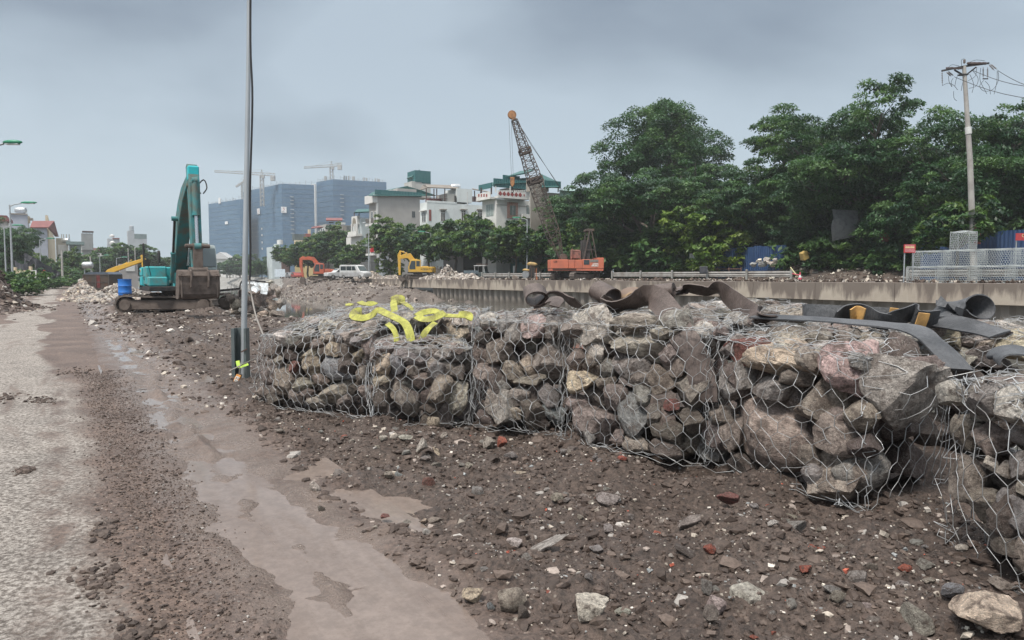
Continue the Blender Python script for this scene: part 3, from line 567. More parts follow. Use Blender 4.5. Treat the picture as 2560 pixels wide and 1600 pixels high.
def drape(P, n, rocks, reach=0.46):
    """lift net points along the face normal so that the wire lies on the stones"""
    if not rocks: return P
    out = np.full(len(P), -9.0)
    for c, Mi in rocks:                                                # Mi maps world offsets into the unit ball
        o = (P - c) @ Mi.T; dd = n @ Mi.T; A = (dd * dd).sum(-1); Bq = (o * dd).sum(-1); Cq = (o * o).sum(-1) - 0.94; D = Bq * Bq - A * Cq; ok = D > 0
        t = np.where(ok, (-Bq + np.sqrt(np.maximum(D, 0))) / A, -9); out = np.maximum(out, np.where(np.abs(t) < reach, t, -9))
    lift = np.where(out > -0.05, out + 0.008, -0.012); return P + n * np.clip(lift, -0.03, reach)[:, None]
def gabion(label, base, h, rocks, top_h=None, bulge=0.11, cell=0.125, seed=1, fill=20, ftop=26, faces='frlt', wr=0.0026, crop=None, zs=0.0, group='rock filled wire gabions', wire_d=1.0):
    """base: FL FR BR BL corners on the ground; rocks: crop list (face, x, y, w, h, turn, colour)"""
    rg = np.random.RandomState(seed); FL, FR, BR, BL = [Vector(q) for q in base]; cen = (FL + FR + BR + BL) / 4
    T = thing('rock_gabion', label, 'gabion', (cen.x, cen.y, zs), group); up = Vector((0, 0, 1)); hs = h if isinstance(h, (list, tuple)) else (h,) * 4
    inn = 0.05; g3 = np.random.RandomState(seed + 90); tp = [q + (cen - q) * inn + Vector((g3.normal(0, 0.035), g3.normal(0, 0.035), hh + g3.normal(0, 0.03))) for q, hh in zip((FL, FR, BR, BL), hs)]
    fc = {'f': Face(FL, FR, tp[1], tp[0], bulge), 'r': Face(FR, BR, tp[2], tp[1], bulge), 'l': Face(BL, FL, tp[0], tp[3], bulge), 't': Face(tp[0], tp[1], tp[2], tp[3], bulge * 0.6)}
    ell = {k: [] for k in fc}; base_off = Vector((cen.x, cen.y, zs))
    def put(fk, P, w_, h_, dep, rot, col, lib=None, inset=0.85):
        f = fc[fk]; n = Vector(f.n); x = (Vector(f.b) - Vector(f.a)).normalized(); y = n.cross(x).normalized(); q = Quaternion(n, R(rot)); x, y = q @ x, q @ y
        c = Vector(P) - n * dep * inset; Rm = Matrix((x, -n, y)).transposed()
        if h_ < 0: h_ = -h_
        S = Matrix.Diagonal((w_, dep, h_)); o = link('rock', RM[rg.randint(len(RM))], T); flip = rg.choice([-1, 1], 3); flip[2] *= np.prod(flip)
        fm = Matrix.Diagonal((int(flip[0]), int(flip[1]), int(flip[2]))); o.matrix_local = Matrix.Translation(c - base_off) @ (Rm @ fm @ Matrix.Rotation(rg.uniform(-0.12, 0.12), 3, 'Y')).to_4x4() @ S.to_4x4(); o.color = (*jit(col, rg), 1)
        Mi = np.array((Rm @ S).inverted()); e = (np.array(c), Mi); ell[fk].append(e)
        for k in fc:
            if k != fk: ell[k].append(e)
    for fk, zx, zy, zw, zh, rot, ck in rocks:
        ox, oy, sc_ = crop; px, py = ox + zx / sc_, oy + zy / sc_; f = fc[fk]; d = ray(px, py); o = Vector((0, 0, EYE)); n = Vector(f.n); den = d.dot(n)
        P = o + d * ((Vector(f.a) - o).dot(n) / den); D = P.y; w_, h_ = zw / sc_ / F * D / 2, zh / sc_ / F * D / 2
        if fk == 't': h_ = h_ * 1.3
        x = (Vector(f.b) - Vector(f.a)).normalized(); fore = max(0.82, abs(x.x)); w_ = w_ / (fore if fk != 't' else 1.0)
        put(fk, P, w_ * 1.06, h_ * 1.06, (min(w_, h_) * 0.7 + max(w_, h_) * 0.25), rot, CC[ck], inset=(1.25 if (ck == 'gray' and zw == 400) else 0.82))
    for fk, n in (('f', fill), ('r', fill // 2 if 'r' in faces else 0), ('l', fill // 2 if 'l' in faces else 0)):    # stones deeper inside, mostly dark coloured to paint shade into the gaps
        f = fc[fk]
        for k in range(n):
            u, v = rg.uniform(0.04, 0.96), rg.uniform(0.06, 0.93); P = f.at(u, v) - f.n * rg.uniform(0.20, 0.36); r = rg.uniform(0.10, 0.17); put(fk, P, r * rg.uniform(1, 1.4), r, r, rg.uniform(0, 180), CC[rg.choice(['brown', 'dark', 'dark', 'gray'])])
    f = fc['t']
    for k in range(ftop):
        u, v = rg.uniform(0.05, 0.95), rg.uniform(0.02, 0.95); r = rg.uniform(0.07, 0.16); put('t', f.at(u, v), r * rg.uniform(1, 1.45), r, r * 0.75, rg.uniform(0, 180), CC[rg.choice(['gray', 'light', 'tg', 'gray', 'brown'])], inset=0.8)
    A, B, RR = [], [], []; g2 = np.random.RandomState(seed + 50)
    for fk in faces:
        f = fc[fk]; u, v, E = hexnet(f.w, f.h, cell, seed * 7 + ord(fk)); P = drape(f.at(u, v), f.n, ell[fk]); a, b = P[E[:, 0]], P[E[:, 1]]; mid = drape(f.at((u[E[:, 0]] + u[E[:, 1]]) / 2, (v[E[:, 0]] + v[E[:, 1]]) / 2), f.n, ell[fk]); mid = mid * 0.6 + 0.4 * (a + b) / 2
        keep = g2.uniform(size=len(E)) > 0.012; tw = np.where(E[:, 2] == 1, wr * 1.45, wr * 0.95)
        A += [a[keep], mid[keep]]; B += [mid[keep], b[keep]]; RR += [tw[keep], tw[keep]]
    tubes_np('wire_mesh', np.concatenate(A), np.concatenate(B), np.concatenate(RR), T, WIRE)
    # heavier edge wires, wound with binding wire, plus loose ends
    A, B = [], []
    def strand(p, q, n, amp, k=1):
        for r in range(k):
            pts = np.array([np.array(p) * (1 - i / n) + np.array(q) * (i / n) for i in range(n + 1)]); pts[1:-1] += g2.normal(0, amp, (n - 1, 3)); pts[[0, -1]] += g2.normal(0, amp, (2, 3)); A.append(pts[:-1]); B.append(pts[1:])
    fl, fr, br, bl = [np.array(q) for q in (FL, FR, BR, BL)]; t0, t1, t2, t3 = [np.array(q) for q in tp]; nn = 14; amp = 0.016 * wire_d
    strand(t0, t1, nn, amp, 2); strand(fr, t1, nn, amp * 1.5, 1); strand(fl, t0, nn, amp * 1.5, 1); strand(t1, t2, nn, amp, 2); strand(t3, t0, nn, amp, 2); strand(fl, fr, nn, amp * 1.5, 2)
    for k in range(int(34 * wire_d)):                                 # slack, tangled wire on the top and the seams
        f = fc[g2.choice(['t', 't', 't', 'f'])]; u, v = g2.uniform(0, 1), (g2.uniform(0, 1) if f is fc['t'] else g2.choice([0.03, 0.95])); u2, v2 = np.clip(u + g2.normal(0, 0.16), 0, 1), np.clip(v + g2.normal(0, 0.13), 0, 1)
        p, q = f.at(u, v) + f.n * g2.uniform(0.0, 0.05), f.at(u2, v2) + f.n * g2.uniform(0.0, 0.05); strand(p, q, 5, 0.014)
    tubes_np('edge_wire', np.concatenate(A), np.concatenate(B), wr * 1.0, T, WIRE)['kind'] = 'stuff'
    return T, fc
def quad(fl, fr, depth, ang=0.0):
    a, b = GP(*fl), GP(*fr); d = (b - a).normalized(); n = Vector((-d.y, d.x, 0)); n = Quaternion((0, 0, 1), ang) @ n; return [a, b, b + n * depth, a + n * depth]
ZA, ZB, ZC = (540, 680, 3.183), (1140, 680, 3.183), (1660, 680, 2.686)
def lst(f, *a): return [(f, *q) for q in a]
# leftmost
g1 = lst('f', (500, 850, 250, 240, 0, 'brown'), (720, 750, 150, 180, -40, 'tan'), (905, 615, 120, 120, -25, 'tan'), (705, 652, 150, 75, 25, 'pale'), (600, 755, 90, 100, 20, 'red'), (940, 775, 300, 190, -10, 'blue'), (660, 890, 170, 115, 10, 'tg'), (600, 985, 150, 105, -25, 'brown'), (900, 965, 340, 150, 22, 'tg'), (1010, 640, 170, 170, 0, 'dark'), (1100, 660, 85, 115, -15, 'tan'), (1140, 820, 150, 160, 0, 'brown'), (420, 645, 170, 90, 0, 'dark'), (560, 655, 120, 85, 0, 'dark'), (370, 840, 110, 120, 0, 'brown'), (350, 955, 120, 105, 0, 'brown'), (430, 1015, 140, 90, 0, 'dark'), (800, 855, 140, 90, 0, 'brown'), (1160, 960, 130, 150, 0, 'brown'), (760, 1040, 210, 100, 10, 'tg'), (1000, 1035, 120, 130, 0, 'brown'), (470, 705, 85, 80, 0, 'tg'), (640, 560, 150, 85, 10, 'dark'), (780, 565, 150, 85, 0, 'brown'), (1175, 600, 160, 200, 0, 'brown'), (540, 545, 150, 70, 10, 'gray'), (700, 960, 120, 80, 0, 'brown'), (1090, 930, 120, 110, 0, 'dark')) + \
     lst('t', (880, 480, 120, 75, 0, 'white'), (1010, 470, 260, 90, 0, 'gray'), (720, 470, 130, 70, 20, 'pale'), (690, 400, 240, 60, 0, 'gray'), (950, 400, 250, 70, 0, 'light'), (1180, 450, 160, 80, 0, 'gray'), (560, 480, 120, 50, 0, 'tg'), (1100, 520, 130, 60, 0, 'gray'))
gabion('leftmost sagging wire gabion of brown and tan rocks, with one dark red rock', quad((628, 1012), (928, 1046), 1.25, 0.0), (0.80, 0.96, 1.16, 1.12), g1, crop=ZA, seed=3, bulge=0.13, cell=0.118, wr=0.0031)
g2_ = lst('f', (1330, 740, 140, 200, -20, 'pale'), (1440, 740, 130, 170, 0, 'blue'), (1315, 860, 150, 100, 20, 'tan'), (1500, 1005, 250, 320, 5, 'brown'), (1300, 1010, 130, 230, 0, 'dark'), (1785, 775, 300, 220, 25, 'tg'), (1550, 665, 270, 190, -15, 'gray'), (1880, 985, 270, 270, -20, 'tg'), (1625, 865, 170, 130, -10, 'brown'), (1690, 985, 120, 160, 0, 'dark'), (1925, 800, 130, 130, 0, 'brown'), (1700, 1085, 150, 90, 0, 'dark'), (1930, 660, 150, 120, 0, 'gray'), (1570, 790, 120, 100, 0, 'brown'), (1270, 660, 90, 120, 0, 'brown')) + lst('t', (1540, 585, 260, 70, 0, 'gray'), (1850, 590, 230, 70, 0, 'light'), (1700, 580, 130, 60, 0, 'tg'))
gabion('low wire gabion below the hanging yellow straps, big brown and grey rocks', quad((926, 1066), (1176, 1058), 0.85, 0.0), 0.87, g2_, crop=ZA, seed=4, cell=0.125, wr=0.0029)
g1b = lst('f', (1905, 460, 190, 185, -30, 'pale'), (1480, 455, 170, 180, 0, 'light'), (1690, 480, 120, 160, 0, 'gray'), (1350, 445, 170, 130, 0, 'dark'), (1240, 455, 130, 115, 0, 'brown'), (1580, 500, 100, 110, 0, 'gray'), (1790, 450, 110, 150, 0, 'dark'), (1800, 520, 80, 60, 0, 'brown'))
a = GP(925, 1002); b = GP(1185, 1012); d = (b - a).normalized(); nn_ = Vector((-d.y, d.x, 0))
gabion('wire gabion behind the low one, draped with bright yellow straps', [a, b, b + nn_ * 1.1, a + nn_ * 1.1], (1.10, 1.10, 1.16, 1.16), g1b, crop=ZA, seed=5, cell=0.12, wr=0.0031)
a = GP(830, 935); b = GP(1120, 925); d = (b - a).normalized(); nn_ = Vector((-d.y, d.x, 0))
gabion('rearmost wire gabion nearest the water, covered in tangled wire, behind the yellow straps', [a, b, b + nn_ * 1.2, a + nn_ * 1.2], (1.00, 1.05, 1.10, 1.02), [], seed=6, cell=0.12, fill=20, ftop=30, wire_d=2.6, wr=0.0032)
g3 = lst('f', (600, 430, 230, 190, 10, 'pink'), (240, 400, 230, 165, 0, 'light'), (430, 480, 180, 240, 0, 'gray'), (790, 430, 170, 175, 0, 'gray'), (320, 640, 200, 260, -15, 'brown'), (725, 685, 280, 345, 0, 'brown'), (540, 755, 130, 150, 20, 'tan'), (220, 825, 225, 205, 0, 'brown'), (420, 800, 190, 150, -35, 'tg'), (570, 862, 250, 90, 5, 'tg'), (340, 900, 120, 135, 0, 'gray'), (310, 1045, 215, 225, 0, 'brown'), (485, 995, 175, 155, 0, 'tg'), (710, 995, 200, 150, -40, 'gray'), (440, 1125, 130, 110, 0, 'tan'), (745, 1125, 190, 130, -20, 'blue'), (570, 1165, 100, 160, 30, 'tg'), (220, 1165, 160, 100, -20, 'dark'), (650, 1190, 150, 110, -30, 'dark'), (160, 640, 110, 200, 0, 'brown'), (190, 520, 130, 120, 0, 'dark')) + lst('t', (330, 330, 260, 60, 0, 'gray'), (720, 330, 220, 60, 0, 'tg'), (560, 300, 200, 50, 0, 'gray'))
gabion('middle wire gabion with a pink tan rock in its top row', quad((1172, 1062), (1404, 1090), 1.15, 0.0), (1.12, 1.13, 1.24, 1.22), g3, crop=ZB, seed=8, cell=0.128, wr=0.0028)
g4 = lst('f', (1030, 430, 330, 370, 0, 'light'), (1060, 575, 140, 330, 30, 'light'), (1430, 585, 530, 230, -6, 'tg'), (1390, 400, 390, 150, 0, 'tg'), (1340, 760, 290, 270, -15, 'gray'), (970, 875, 240, 185, 5, 'pale'), (920, 700, 150, 180, 0, 'brown'), (1175, 775, 130, 190, 20, 'gray'), (1625, 860, 200, 240, 0, 'brown'), (1840, 930, 270, 390, 0, 'brown'), (1680, 650, 200, 220, 0, 'brown'), (1205, 990, 200, 240, -20, 'brown'), (1440, 960, 190, 150, -30, 'gray'), (1360, 1140, 190, 370, 32, 'blue'), (1085, 1235, 340, 350, 0, 'brown'), (930, 1060, 180, 150, 0, 'brown'), (1550, 1145, 110, 190, -15, 'brown'), (1385, 1375, 230, 170, -10, 'tg'), (1700, 1060, 110, 100, 0, 'red'), (1650, 1270, 250, 200, 0, 'dark'), (1850, 1190, 190, 200, 0, 'dark'), (1640, 1400, 250, 130, 0, 'dark'), (1260, 1315, 130, 120, 0, 'brown'), (1070, 690, 130, 160, 0, 'brown'), (1690, 400, 240, 220, 0, 'gray'), (1450, 860, 140, 130, 0, 'brown'), (1160, 890, 150, 120, 0, 'brown')) + lst('t', (1080, 300, 240, 60, 0, 'light'), (1420, 320, 300, 60, 0, 'gray'), (1750, 320, 260, 70, 0, 'tg'), (1600, 270, 200, 50, 0, 'gray'))
gabion('tall wire gabion with a pale brick shaped stone and a hanging brown belt', quad((1400, 1100), (1762, 1168), 1.1, 0.0), (1.15, 1.16, 1.25, 1.25), g4, crop=ZB, seed=9, cell=0.135, wr=0.0027, fill=30)
g5 = lst('f', (720, 600, 500, 270, -12, 'tan'), (1130, 645, 330, 370, 0, 'pink'), (1385, 800, 400, 500, -20, 'gray'), (420, 720, 240, 290, 0, 'gray'), (670, 790, 250, 160, 5, 'gray'), (950, 880, 330, 370, 20, 'brown'), (640, 1110, 570, 470, 0, 'brown'), (1110, 1090, 270, 260, 0, 'brown'), (1270, 980, 220, 220, 0, 'tg'), (1090, 1390, 400, 400, 0, 'tg'), (950, 1240, 140, 160, 0, 'brown'), (330, 965, 150, 140, 0, 'tg'), (290, 1105, 180, 200, 0, 'brown'), (700, 1430, 320, 200, 0, 'dark'), (480, 1300, 200, 160, 0, 'dark'), (820, 690, 220, 180, 0, 'brown'), (1300, 1180, 190, 180, 0, 'dark')) + \
     lst('r', (1650, 1010, 270, 290, 0, 'dark'), (1470, 1350, 340, 320, 0, 'gray'), (1700, 780, 200, 290, 0, 'brown'), (1560, 640, 220, 240, 0, 'gray'), (1700, 1260, 260, 260, 0, 'dark'), (1830, 1080, 150, 200, 0, 'dark')) + \
     lst('t', (560, 450, 330, 150, 12, 'red'), (1050, 470, 410, 120, 0, 'light'), (1720, 560, 280, 160, 0, 'brown'), (1330, 550, 180, 130, 0, 'gray'), (790, 480, 200, 100, 0, 'light'), (1300, 420, 300, 90, 0, 'dark'), (1500, 480, 200, 110, 0, 'brown'), (640, 400, 180, 80, 0, 'brown'))
a, b, c = GP(1745, 1150), GP(2168, 1282), GP(2376, 1206)
gabion('largest near gabion with huge brown, pink and grey boulders and a red rock on top', [a, b, c, a + (c - b)], (1.06, 1.04, 1.12, 1.16), g5, crop=ZC, seed=10, cell=0.15, wr=0.0026, fill=30, bulge=0.12)
g6 = lst('f', (2150, 850, 500, 300, 12, 'brown'), (1880, 815, 190, 190, 0, 'light'), (2110, 1135, 220, 250, 0, 'brown'), (2370, 1060, 220, 250, 0, 'gray'), (2350, 1290, 170, 230, 0, 'gray'), (1975, 1080, 160, 240, 0, 'brown'), (2150, 1285, 110, 100, 0, 'white'), (2250, 1320, 120, 120, 0, 'tg'), (1980, 1380, 200, 300, 0, 'brown'), (2330, 1610, 300, 260, 0, 'gray'), (2080, 1560, 260, 240, 0, 'brown'), (2400, 1450, 200, 160, 0, 'tg'), (2230, 1800, 350, 180, 0, 'dark'), (2380, 900, 160, 180, 0, 'brown'))
gabion('nearest gabion at the right edge, its wire torn loose at the seam', quad((2352, 1372), (2660, 1560), 1.2, 0.0), (0.98, 1.0, 1.1, 1.1), g6, crop=ZC, seed=12, cell=0.165, wr=0.0024, fill=26, wire_d=1.6)
g7 = lst('f', (310, 320, 230, 180, 0, 'brown'), (420, 330, 110, 130, 0, 'light'), (560, 310, 170, 130, 0, 'gray'), (200, 270, 180, 120, 0, 'tg'), (700, 320, 160, 120, 0, 'gray'), (120, 300, 120, 130, 0, 'gray'))
a = GP(1690, 1052); b = GP(2010, 1085); d = (b - a).normalized(); nn_ = Vector((-d.y, d.x, 0))
gabion('rear gabion carrying the brown belt coils, on the side of the concrete wall', [a, b, b + nn_ * 1.3, a + nn_ * 1.3], (1.23, 1.20, 1.28, 1.30), g7, crop=ZC, seed=13, cell=0.13, fill=18)
g8 = lst('f', (1930, 440, 170, 190, 0, 'pale'), (2330, 490, 290, 210, -8, 'pale'), (2150, 560, 230, 160, 0, 'gray'), (2010, 580, 180, 150, 0, 'light'), (1850, 430, 140, 150, 0, 'tg'), (2230, 420, 180, 110, 0, 'gray'), (2100, 450, 160, 130, 0, 'light'))
a = GP(2310, 1135); b = GP(2640, 1165); d = (b - a).normalized(); nn_ = Vector((-d.y, d.x, 0))
gabion('rear gabion at the right edge with a big pale boulder on top', [a, b, b + nn_ * 1.2, a + nn_ * 1.2], (1.10, 1.10, 1.18, 1.16), g8, crop=ZC, seed=14, cell=0.14, fill=18)
a = GP(2010, 1090); b = GP(2330, 1085); d = (b - a).normalized(); nn_ = Vector((-d.y, d.x, 0))
gabion('rear gabion under the folded black belts with orange patches', [a, b, b + nn_ * 1.2, a + nn_ * 1.2], (1.08, 1.08, 1.12, 1.12), [], seed=15, cell=0.14, fill=16)
# ------------------------------------------------------------------ straps and belts
def strap_mesh(name, path, width, thick, mat, parent=None, nrm=None, across=None, n=7, wob=0.0):
    """a flexible band: path of (px, py, Y) or points; lies against nrm or runs across a fixed direction"""
    P = [PP(*p) if not isinstance(p, Vector) else p for p in path]; S = spline(P, n); vs = []; m = len(S); prev = None
    An = None
    if nrm is not None:
        nn = [Vector(q) for q in nrm] if isinstance(nrm, list) else [Vector(nrm) + Vector((0.55 * math.sin(2.1 * i + len(path)), 0.25 * math.cos(1.7 * i), 0.45 * math.sin(1.3 * i + 1))) * (wob if 0 < i < len(P) - 1 else 0) for i in range(len(P))]
        Nn = spline(nn, n)
    if across is not None and isinstance(across, list): An = spline([Vector(a) for a in across], n)
    for i, p in enumerate(S):
        t = (S[min(i + 1, m - 1)] - S[max(i - 1, 0)]).normalized()
        if across is not None: a = (An[i] if An else Vector(across)); a = (a - t * a.dot(t)).normalized()
        else: a = t.cross(Nn[i]).normalized()
        if prev is not None and a.dot(prev) < 0: a = -a
        prev = a; q = t.cross(a).normalized()
        for sx in (-1, -0.33, 0.33, 1): vs.append(p + a * (sx * width / 2) + q * (thick / 2 + (0.004 if abs(sx) < 0.9 else 0)))
        for sx in (1, 0.33, -0.33, -1): vs.append(p + a * (sx * width / 2) - q * thick / 2)
    fs = [(i * 8 + k, i * 8 + (k + 1) % 8, (i + 1) * 8 + (k + 1) % 8, (i + 1) * 8 + k) for i in range(m - 1) for k in range(8)] + [tuple(range(8))[::-1], tuple(range((m - 1) * 8, m * 8))]
    b = MB(); b.add(vs, fs); return b.build(name, mat, parent, smooth=True)
def webbing():
    t = NT('yellow_webbing'); c = t.coord(); a = t.ramp(t.noise(c, 9, 5, 0.65), (0.35, (0.28, 0.28, 0.075)), (0.60, (0.43, 0.43, 0.11)))
    a = t.mix(t.ramp(t.noise(c, 4, 5, 0.7), (0.50, 0), (0.66, 0.8)), a, (0.17, 0.145, 0.09)); a = t.mix(1.0, a, t.ramp(t.noise(t.coord('pos', (60, 60, 20)), 1.0, 3, 0.6), (0.32, 0.8), (0.66, 1.12)), 'MULTIPLY'); t.set('Base Color', a); t.set('Roughness', 0.8); t.set('Specular IOR Level', 0.2)
    t.bump(t.noise(t.coord('pos', (1, 1, 1)), 90, 3, 0.7), 0.01, 0.8); return t.m
YEL = webbing()
UPT = (0.0, -0.55, 0.83)
def ystrap(label, path, w_=0.11, **k):
    o = strap_mesh('lifting_strap', path, w_ * 0.62, 0.008, YEL, wob=0.9, **({'nrm': UPT} if not k else k)); return tag(o, label, 'strap', 'yellow lifting straps on the gabions')
def za(*q): return [(540 + a / 3.183, 680 + b / 3.183, c) for a, b, c in q]
ystrap('yellow strap folded at left, running over the gabion and hanging down its middle', za((1160, 312, 9.0), (1120, 312, 8.95), (1090, 345, 8.75), (1150, 366, 8.6), (1225, 352, 8.6), (1288, 306, 8.55), (1345, 326, 8.45), (1430, 364, 8.25), (1500, 405, 8.1), (1535, 470, 7.98), (1552, 553, 7.92)), 0.155, nrm=[(0.3, -0.9, 0.3), (0.3, -0.8, 0.5), (0.1, -0.9, 0.3), (0.05, -0.8, 0.6), (0, -0.7, 0.7), (0.1, -0.8, 0.6), (0.1, -0.75, 0.65), (0.1, -0.7, 0.7), (0.15, -0.7, 0.7), (0.2, -0.9, 0.4), (0.2, -0.95, 0.2)])
ystrap('yellow strap end hanging left of the middle one', za((1362, 410, 8.15), (1408, 450, 8.03), (1430, 500, 7.97), (1438, 553, 7.93)), 0.10, nrm=(0.1, -0.9, 0.4))
ystrap('yellow strap end hanging at right, slanting to the left', za((1745, 402, 8.15), (1692, 448, 8.03), (1652, 500, 7.97), (1628, 560, 7.92)), 0.11, nrm=(-0.1, -0.9, 0.4))
ystrap('yellow strap standing in a knot on the rear gabion, tail to the front', za((1392, 222, 10.1), (1428, 200, 10.05), (1478, 212, 10.0), (1462, 236, 9.95), (1416, 232, 9.9), (1414, 262, 9.7), (1420, 310, 9.4), (1426, 356, 9.1)), 0.15, nrm=(0.1, -0.8, 0.6))
ystrap('yellow strap curving down to the right from the rear knot', za((1478, 238, 9.95), (1530, 268, 9.7), (1566, 310, 9.4), (1580, 356, 9.1)), 0.13, nrm=(0.3, -0.7, 0.6))
ystrap('flat yellow loop lying on the rear gabion, left of the knot', za((1142, 236, 10.8), (1175, 252, 10.6), (1225, 252, 10.6), (1272, 242, 10.7)), 0.14)
ystrap('yellow strap crumpled at the right end of the gabion top, two layers deep', za((1600, 352, 8.75), (1655, 322, 8.85), (1735, 312, 8.9), (1790, 334, 8.75), (1830, 344, 8.6), (1908, 350, 8.45), (1940, 338, 8.4), (2012, 345, 8.4), (2006, 378, 8.3)), 0.15, nrm=[(0, -0.8, 0.5), (0, -0.75, 0.6), (0, -0.7, 0.7), (0.2, -0.8, 0.6), (0, -0.5, 0.85), (0, -0.5, 0.85), (0, -0.8, 0.6), (0.1, -0.9, 0.4), (0.2, -0.9, 0.3)])
ystrap('yellow strap under the crumpled one, folded over itself', za((1598, 350, 8.6), (1640, 374, 8.45), (1710, 372, 8.38), (1770, 348, 8.36), (1822, 322, 8.45)), 0.15, nrm=[(0, -0.8, 0.5), (0, -0.7, 0.7), (0, -0.75, 0.65), (0, -0.8, 0.6), (0.1, -0.8, 0.5)])
ystrap('bit of yellow strap showing at the far left of the rear gabion', za((1030, 262, 10.9), (1055, 258, 10.9), (1085, 262, 10.8)), 0.10)
def belt_mat(name, c, c2):
    t = NT(name); co = t.coord(); a = t.ramp(t.noise(co, 3, 6, 0.65), (0.35, c), (0.68, c2)); g = t.noise(t.coord('pos', (60, 60, 14)), 1.0, 4, 0.7)
    a = t.mix(1.0, a, t.ramp(g, (0.3, 0.7), (0.7, 1.25)), 'MULTIPLY'); t.set('Base Color', a); t.set('Roughness', 0.5); t.set('Specular IOR Level', 0.4); t.bump(t.mix(0.5, g, t.noise(co, 22, 5, 0.7)), 0.02, 0.6); return t.m
BRN = belt_mat('brown_rubber', (0.062, 0.046, 0.040), (0.15, 0.118, 0.105)); BLK = belt_mat('black_rubber', (0.040, 0.042, 0.046), (0.115, 0.118, 0.125)); ORG = pm('orange_patch', (0.62, 0.36, 0.12), (0.42, 0.25, 0.10), 14, 0.4, 0.6, 0.8)
def belt(label, path, w_, mat, thick=0.012, name='rubber_belt', **k):
    o = strap_mesh(name, path, w_, thick, mat, **k); return tag(o, label, 'belt', 'rubber conveyor belts on the gabions')
def roll(cx, cy, Y, rx, ry, a0, a1, turns=1, n=16, dz=0): return [(cx + rx * (1 - 0.06 * i / n) * math.cos(R(a0 + (a1 - a0) * i / n)), cy - ry * (1 - 0.06 * i / n) * math.sin(R(a0 + (a1 - a0) * i / n)), Y + dz * i / n) for i in range(n + 1)]
def coil(c, axis, r0, r1, a0, a1, sq=0.75, n=22):
    """points of a rolled band round an axis; sq flattens it as it sags"""
    c, A_ = PP(*c), Vector(axis).normalized(); e1 = A_.cross(Vector((0, 0, 1))).normalized(); e2 = e1.cross(A_); return [c + (e1 * math.cos(R(a0 + (a1 - a0) * k / n)) + e2 * math.sin(R(a0 + (a1 - a0) * k / n)) * sq) * (r0 + (r1 - r0) * k / n) for k in range(n + 1)]
A1 = (0.12, -0.86, -0.42); A2 = (0.55, -0.72, -0.32); A3 = (0.15, -0.92, -0.22); A4 = (0.82, -0.46, 0.12)
belt('coiled brown belt standing on the middle gabion, leftmost of the belts', coil((1338, 738, 7.7), A1, 0.095, 0.135, 60, 640) + [PP(*q) for q in ((1370, 734, 7.72), (1398, 738, 7.62), (1425, 752, 7.45), (1450, 759, 7.3))], 0.20, BRN, across=[A1] * 23 + [(0.1, -0.95, -0.1), (0.1, -0.95, 0.1), (0.1, -0.9, 0.2), (0.1, -0.9, 0.2)], n=3)
belt('brown scrap of belt folded beside the coiled one', [(1368, 752, 7.4), (1382, 748, 7.35), (1396, 750, 7.3), (1390, 759, 7.2), (1385, 766, 7.15)], 0.11, BRN, nrm=UPT)
belt('brown belt rolled over at its end and hanging down the front of the tall gabion', coil((1512, 735, 7.35), A2, 0.115, 0.125, -60, 235, 0.8) + [PP(*q) for q in ((1502, 764, 7.1), (1535, 771, 7.0), (1580, 757, 6.95), (1617, 741, 6.85), (1648, 752, 6.65), (1678, 790, 6.40), (1705, 838, 6.2), (1727, 868, 6.12), (1746, 912, 6.07), (1757, 960, 6.03), (1760, 1004, 6.02))], 0.23, BRN, across=[A2] * 23 + [(0.1, -0.85, 0.5), (0.05, -0.8, 0.6), (0.1, -0.75, 0.65), (0.3, -0.7, 0.6), (0.7, -0.55, 0.45), (0.85, -0.45, 0.3), (0.85, -0.45, 0.25), (0.85, -0.4, 0.25), (0.9, -0.4, 0.1), (0.9, -0.4, 0), (0.85, -0.5, 0)], n=3)
belt('brown belt bent in an open hoop, tan inside, between two rolls', coil((1586, 744, 7.4), A3, 0.14, 0.13, 205, -30, 0.62, 14), 0.20, pm('brown_belt_inside', (0.17, 0.12, 0.09), (0.30, 0.20, 0.11), 6), across=A3, n=3)
belt('tightly rolled brown belt, third coil from the left', coil((1655, 729, 7.55), A4, 0.035, 0.085, 0, 900, 0.95, 34) + [PP(*q) for q in ((1640, 742, 7.45), (1622, 744, 7.4))], 0.26, BRN, across=A4, n=2)
belt('small brown belt loop right of the tight roll', coil((1698, 727, 7.65), (0.5, -0.8, 0.1), 0.05, 0.06, 0, 300, 0.7, 12), 0.18, BRN, across=(0.5, -0.8, 0.1), n=3)
belt('long brown belt arching over the rear gabion towards the right', [(1688, 730, 7.6), (1700, 721, 7.62), (1718, 720, 7.6), (1765, 727, 7.5), (1798, 724, 7.4), (1830, 748, 7.15), (1869, 778, 6.8), (1898, 791, 6.55), (1950, 796, 6.4)], 0.20, BRN, across=[(0.2, -0.9, 0.15)] * 2 + [(0.2, -0.9, 0.3), (0.15, -0.9, 0.40), (0.15, -0.9, 0.40), (0.2, -0.9, 0.3), (0.3, -0.9, 0.2), (0.3, -0.9, 0.1), (0.3, -0.9, 0.1)])
belt('long flat black belt lying along the top of the largest gabion', [(1890, 790, 6.6), (1960, 794, 6.35), (2040, 798, 6.1), (2120, 804, 5.9), (2210, 812, 5.6), (2280, 822, 5.4), (2320, 845, 5.2), (2365, 885, 5.0), (2400, 925, 4.85)], 0.20, BLK, across=[(0.3, 0.9, 0.1)] * 5 + [(0.6, 0.7, 0.2)] * 2 + [(0.8, 0.5, 0.2)] * 2)
belt('black belt standing on edge at the back of the folded pile', [(2010, 782, 6.9), (2012, 779, 7.0), (2060, 780, 7.0), (2110, 783, 6.95), (2160, 786, 6.9), (2210, 788, 6.8), (2270, 797, 6.7)], 0.15, BLK, across=(0.05, 0.25, 1))
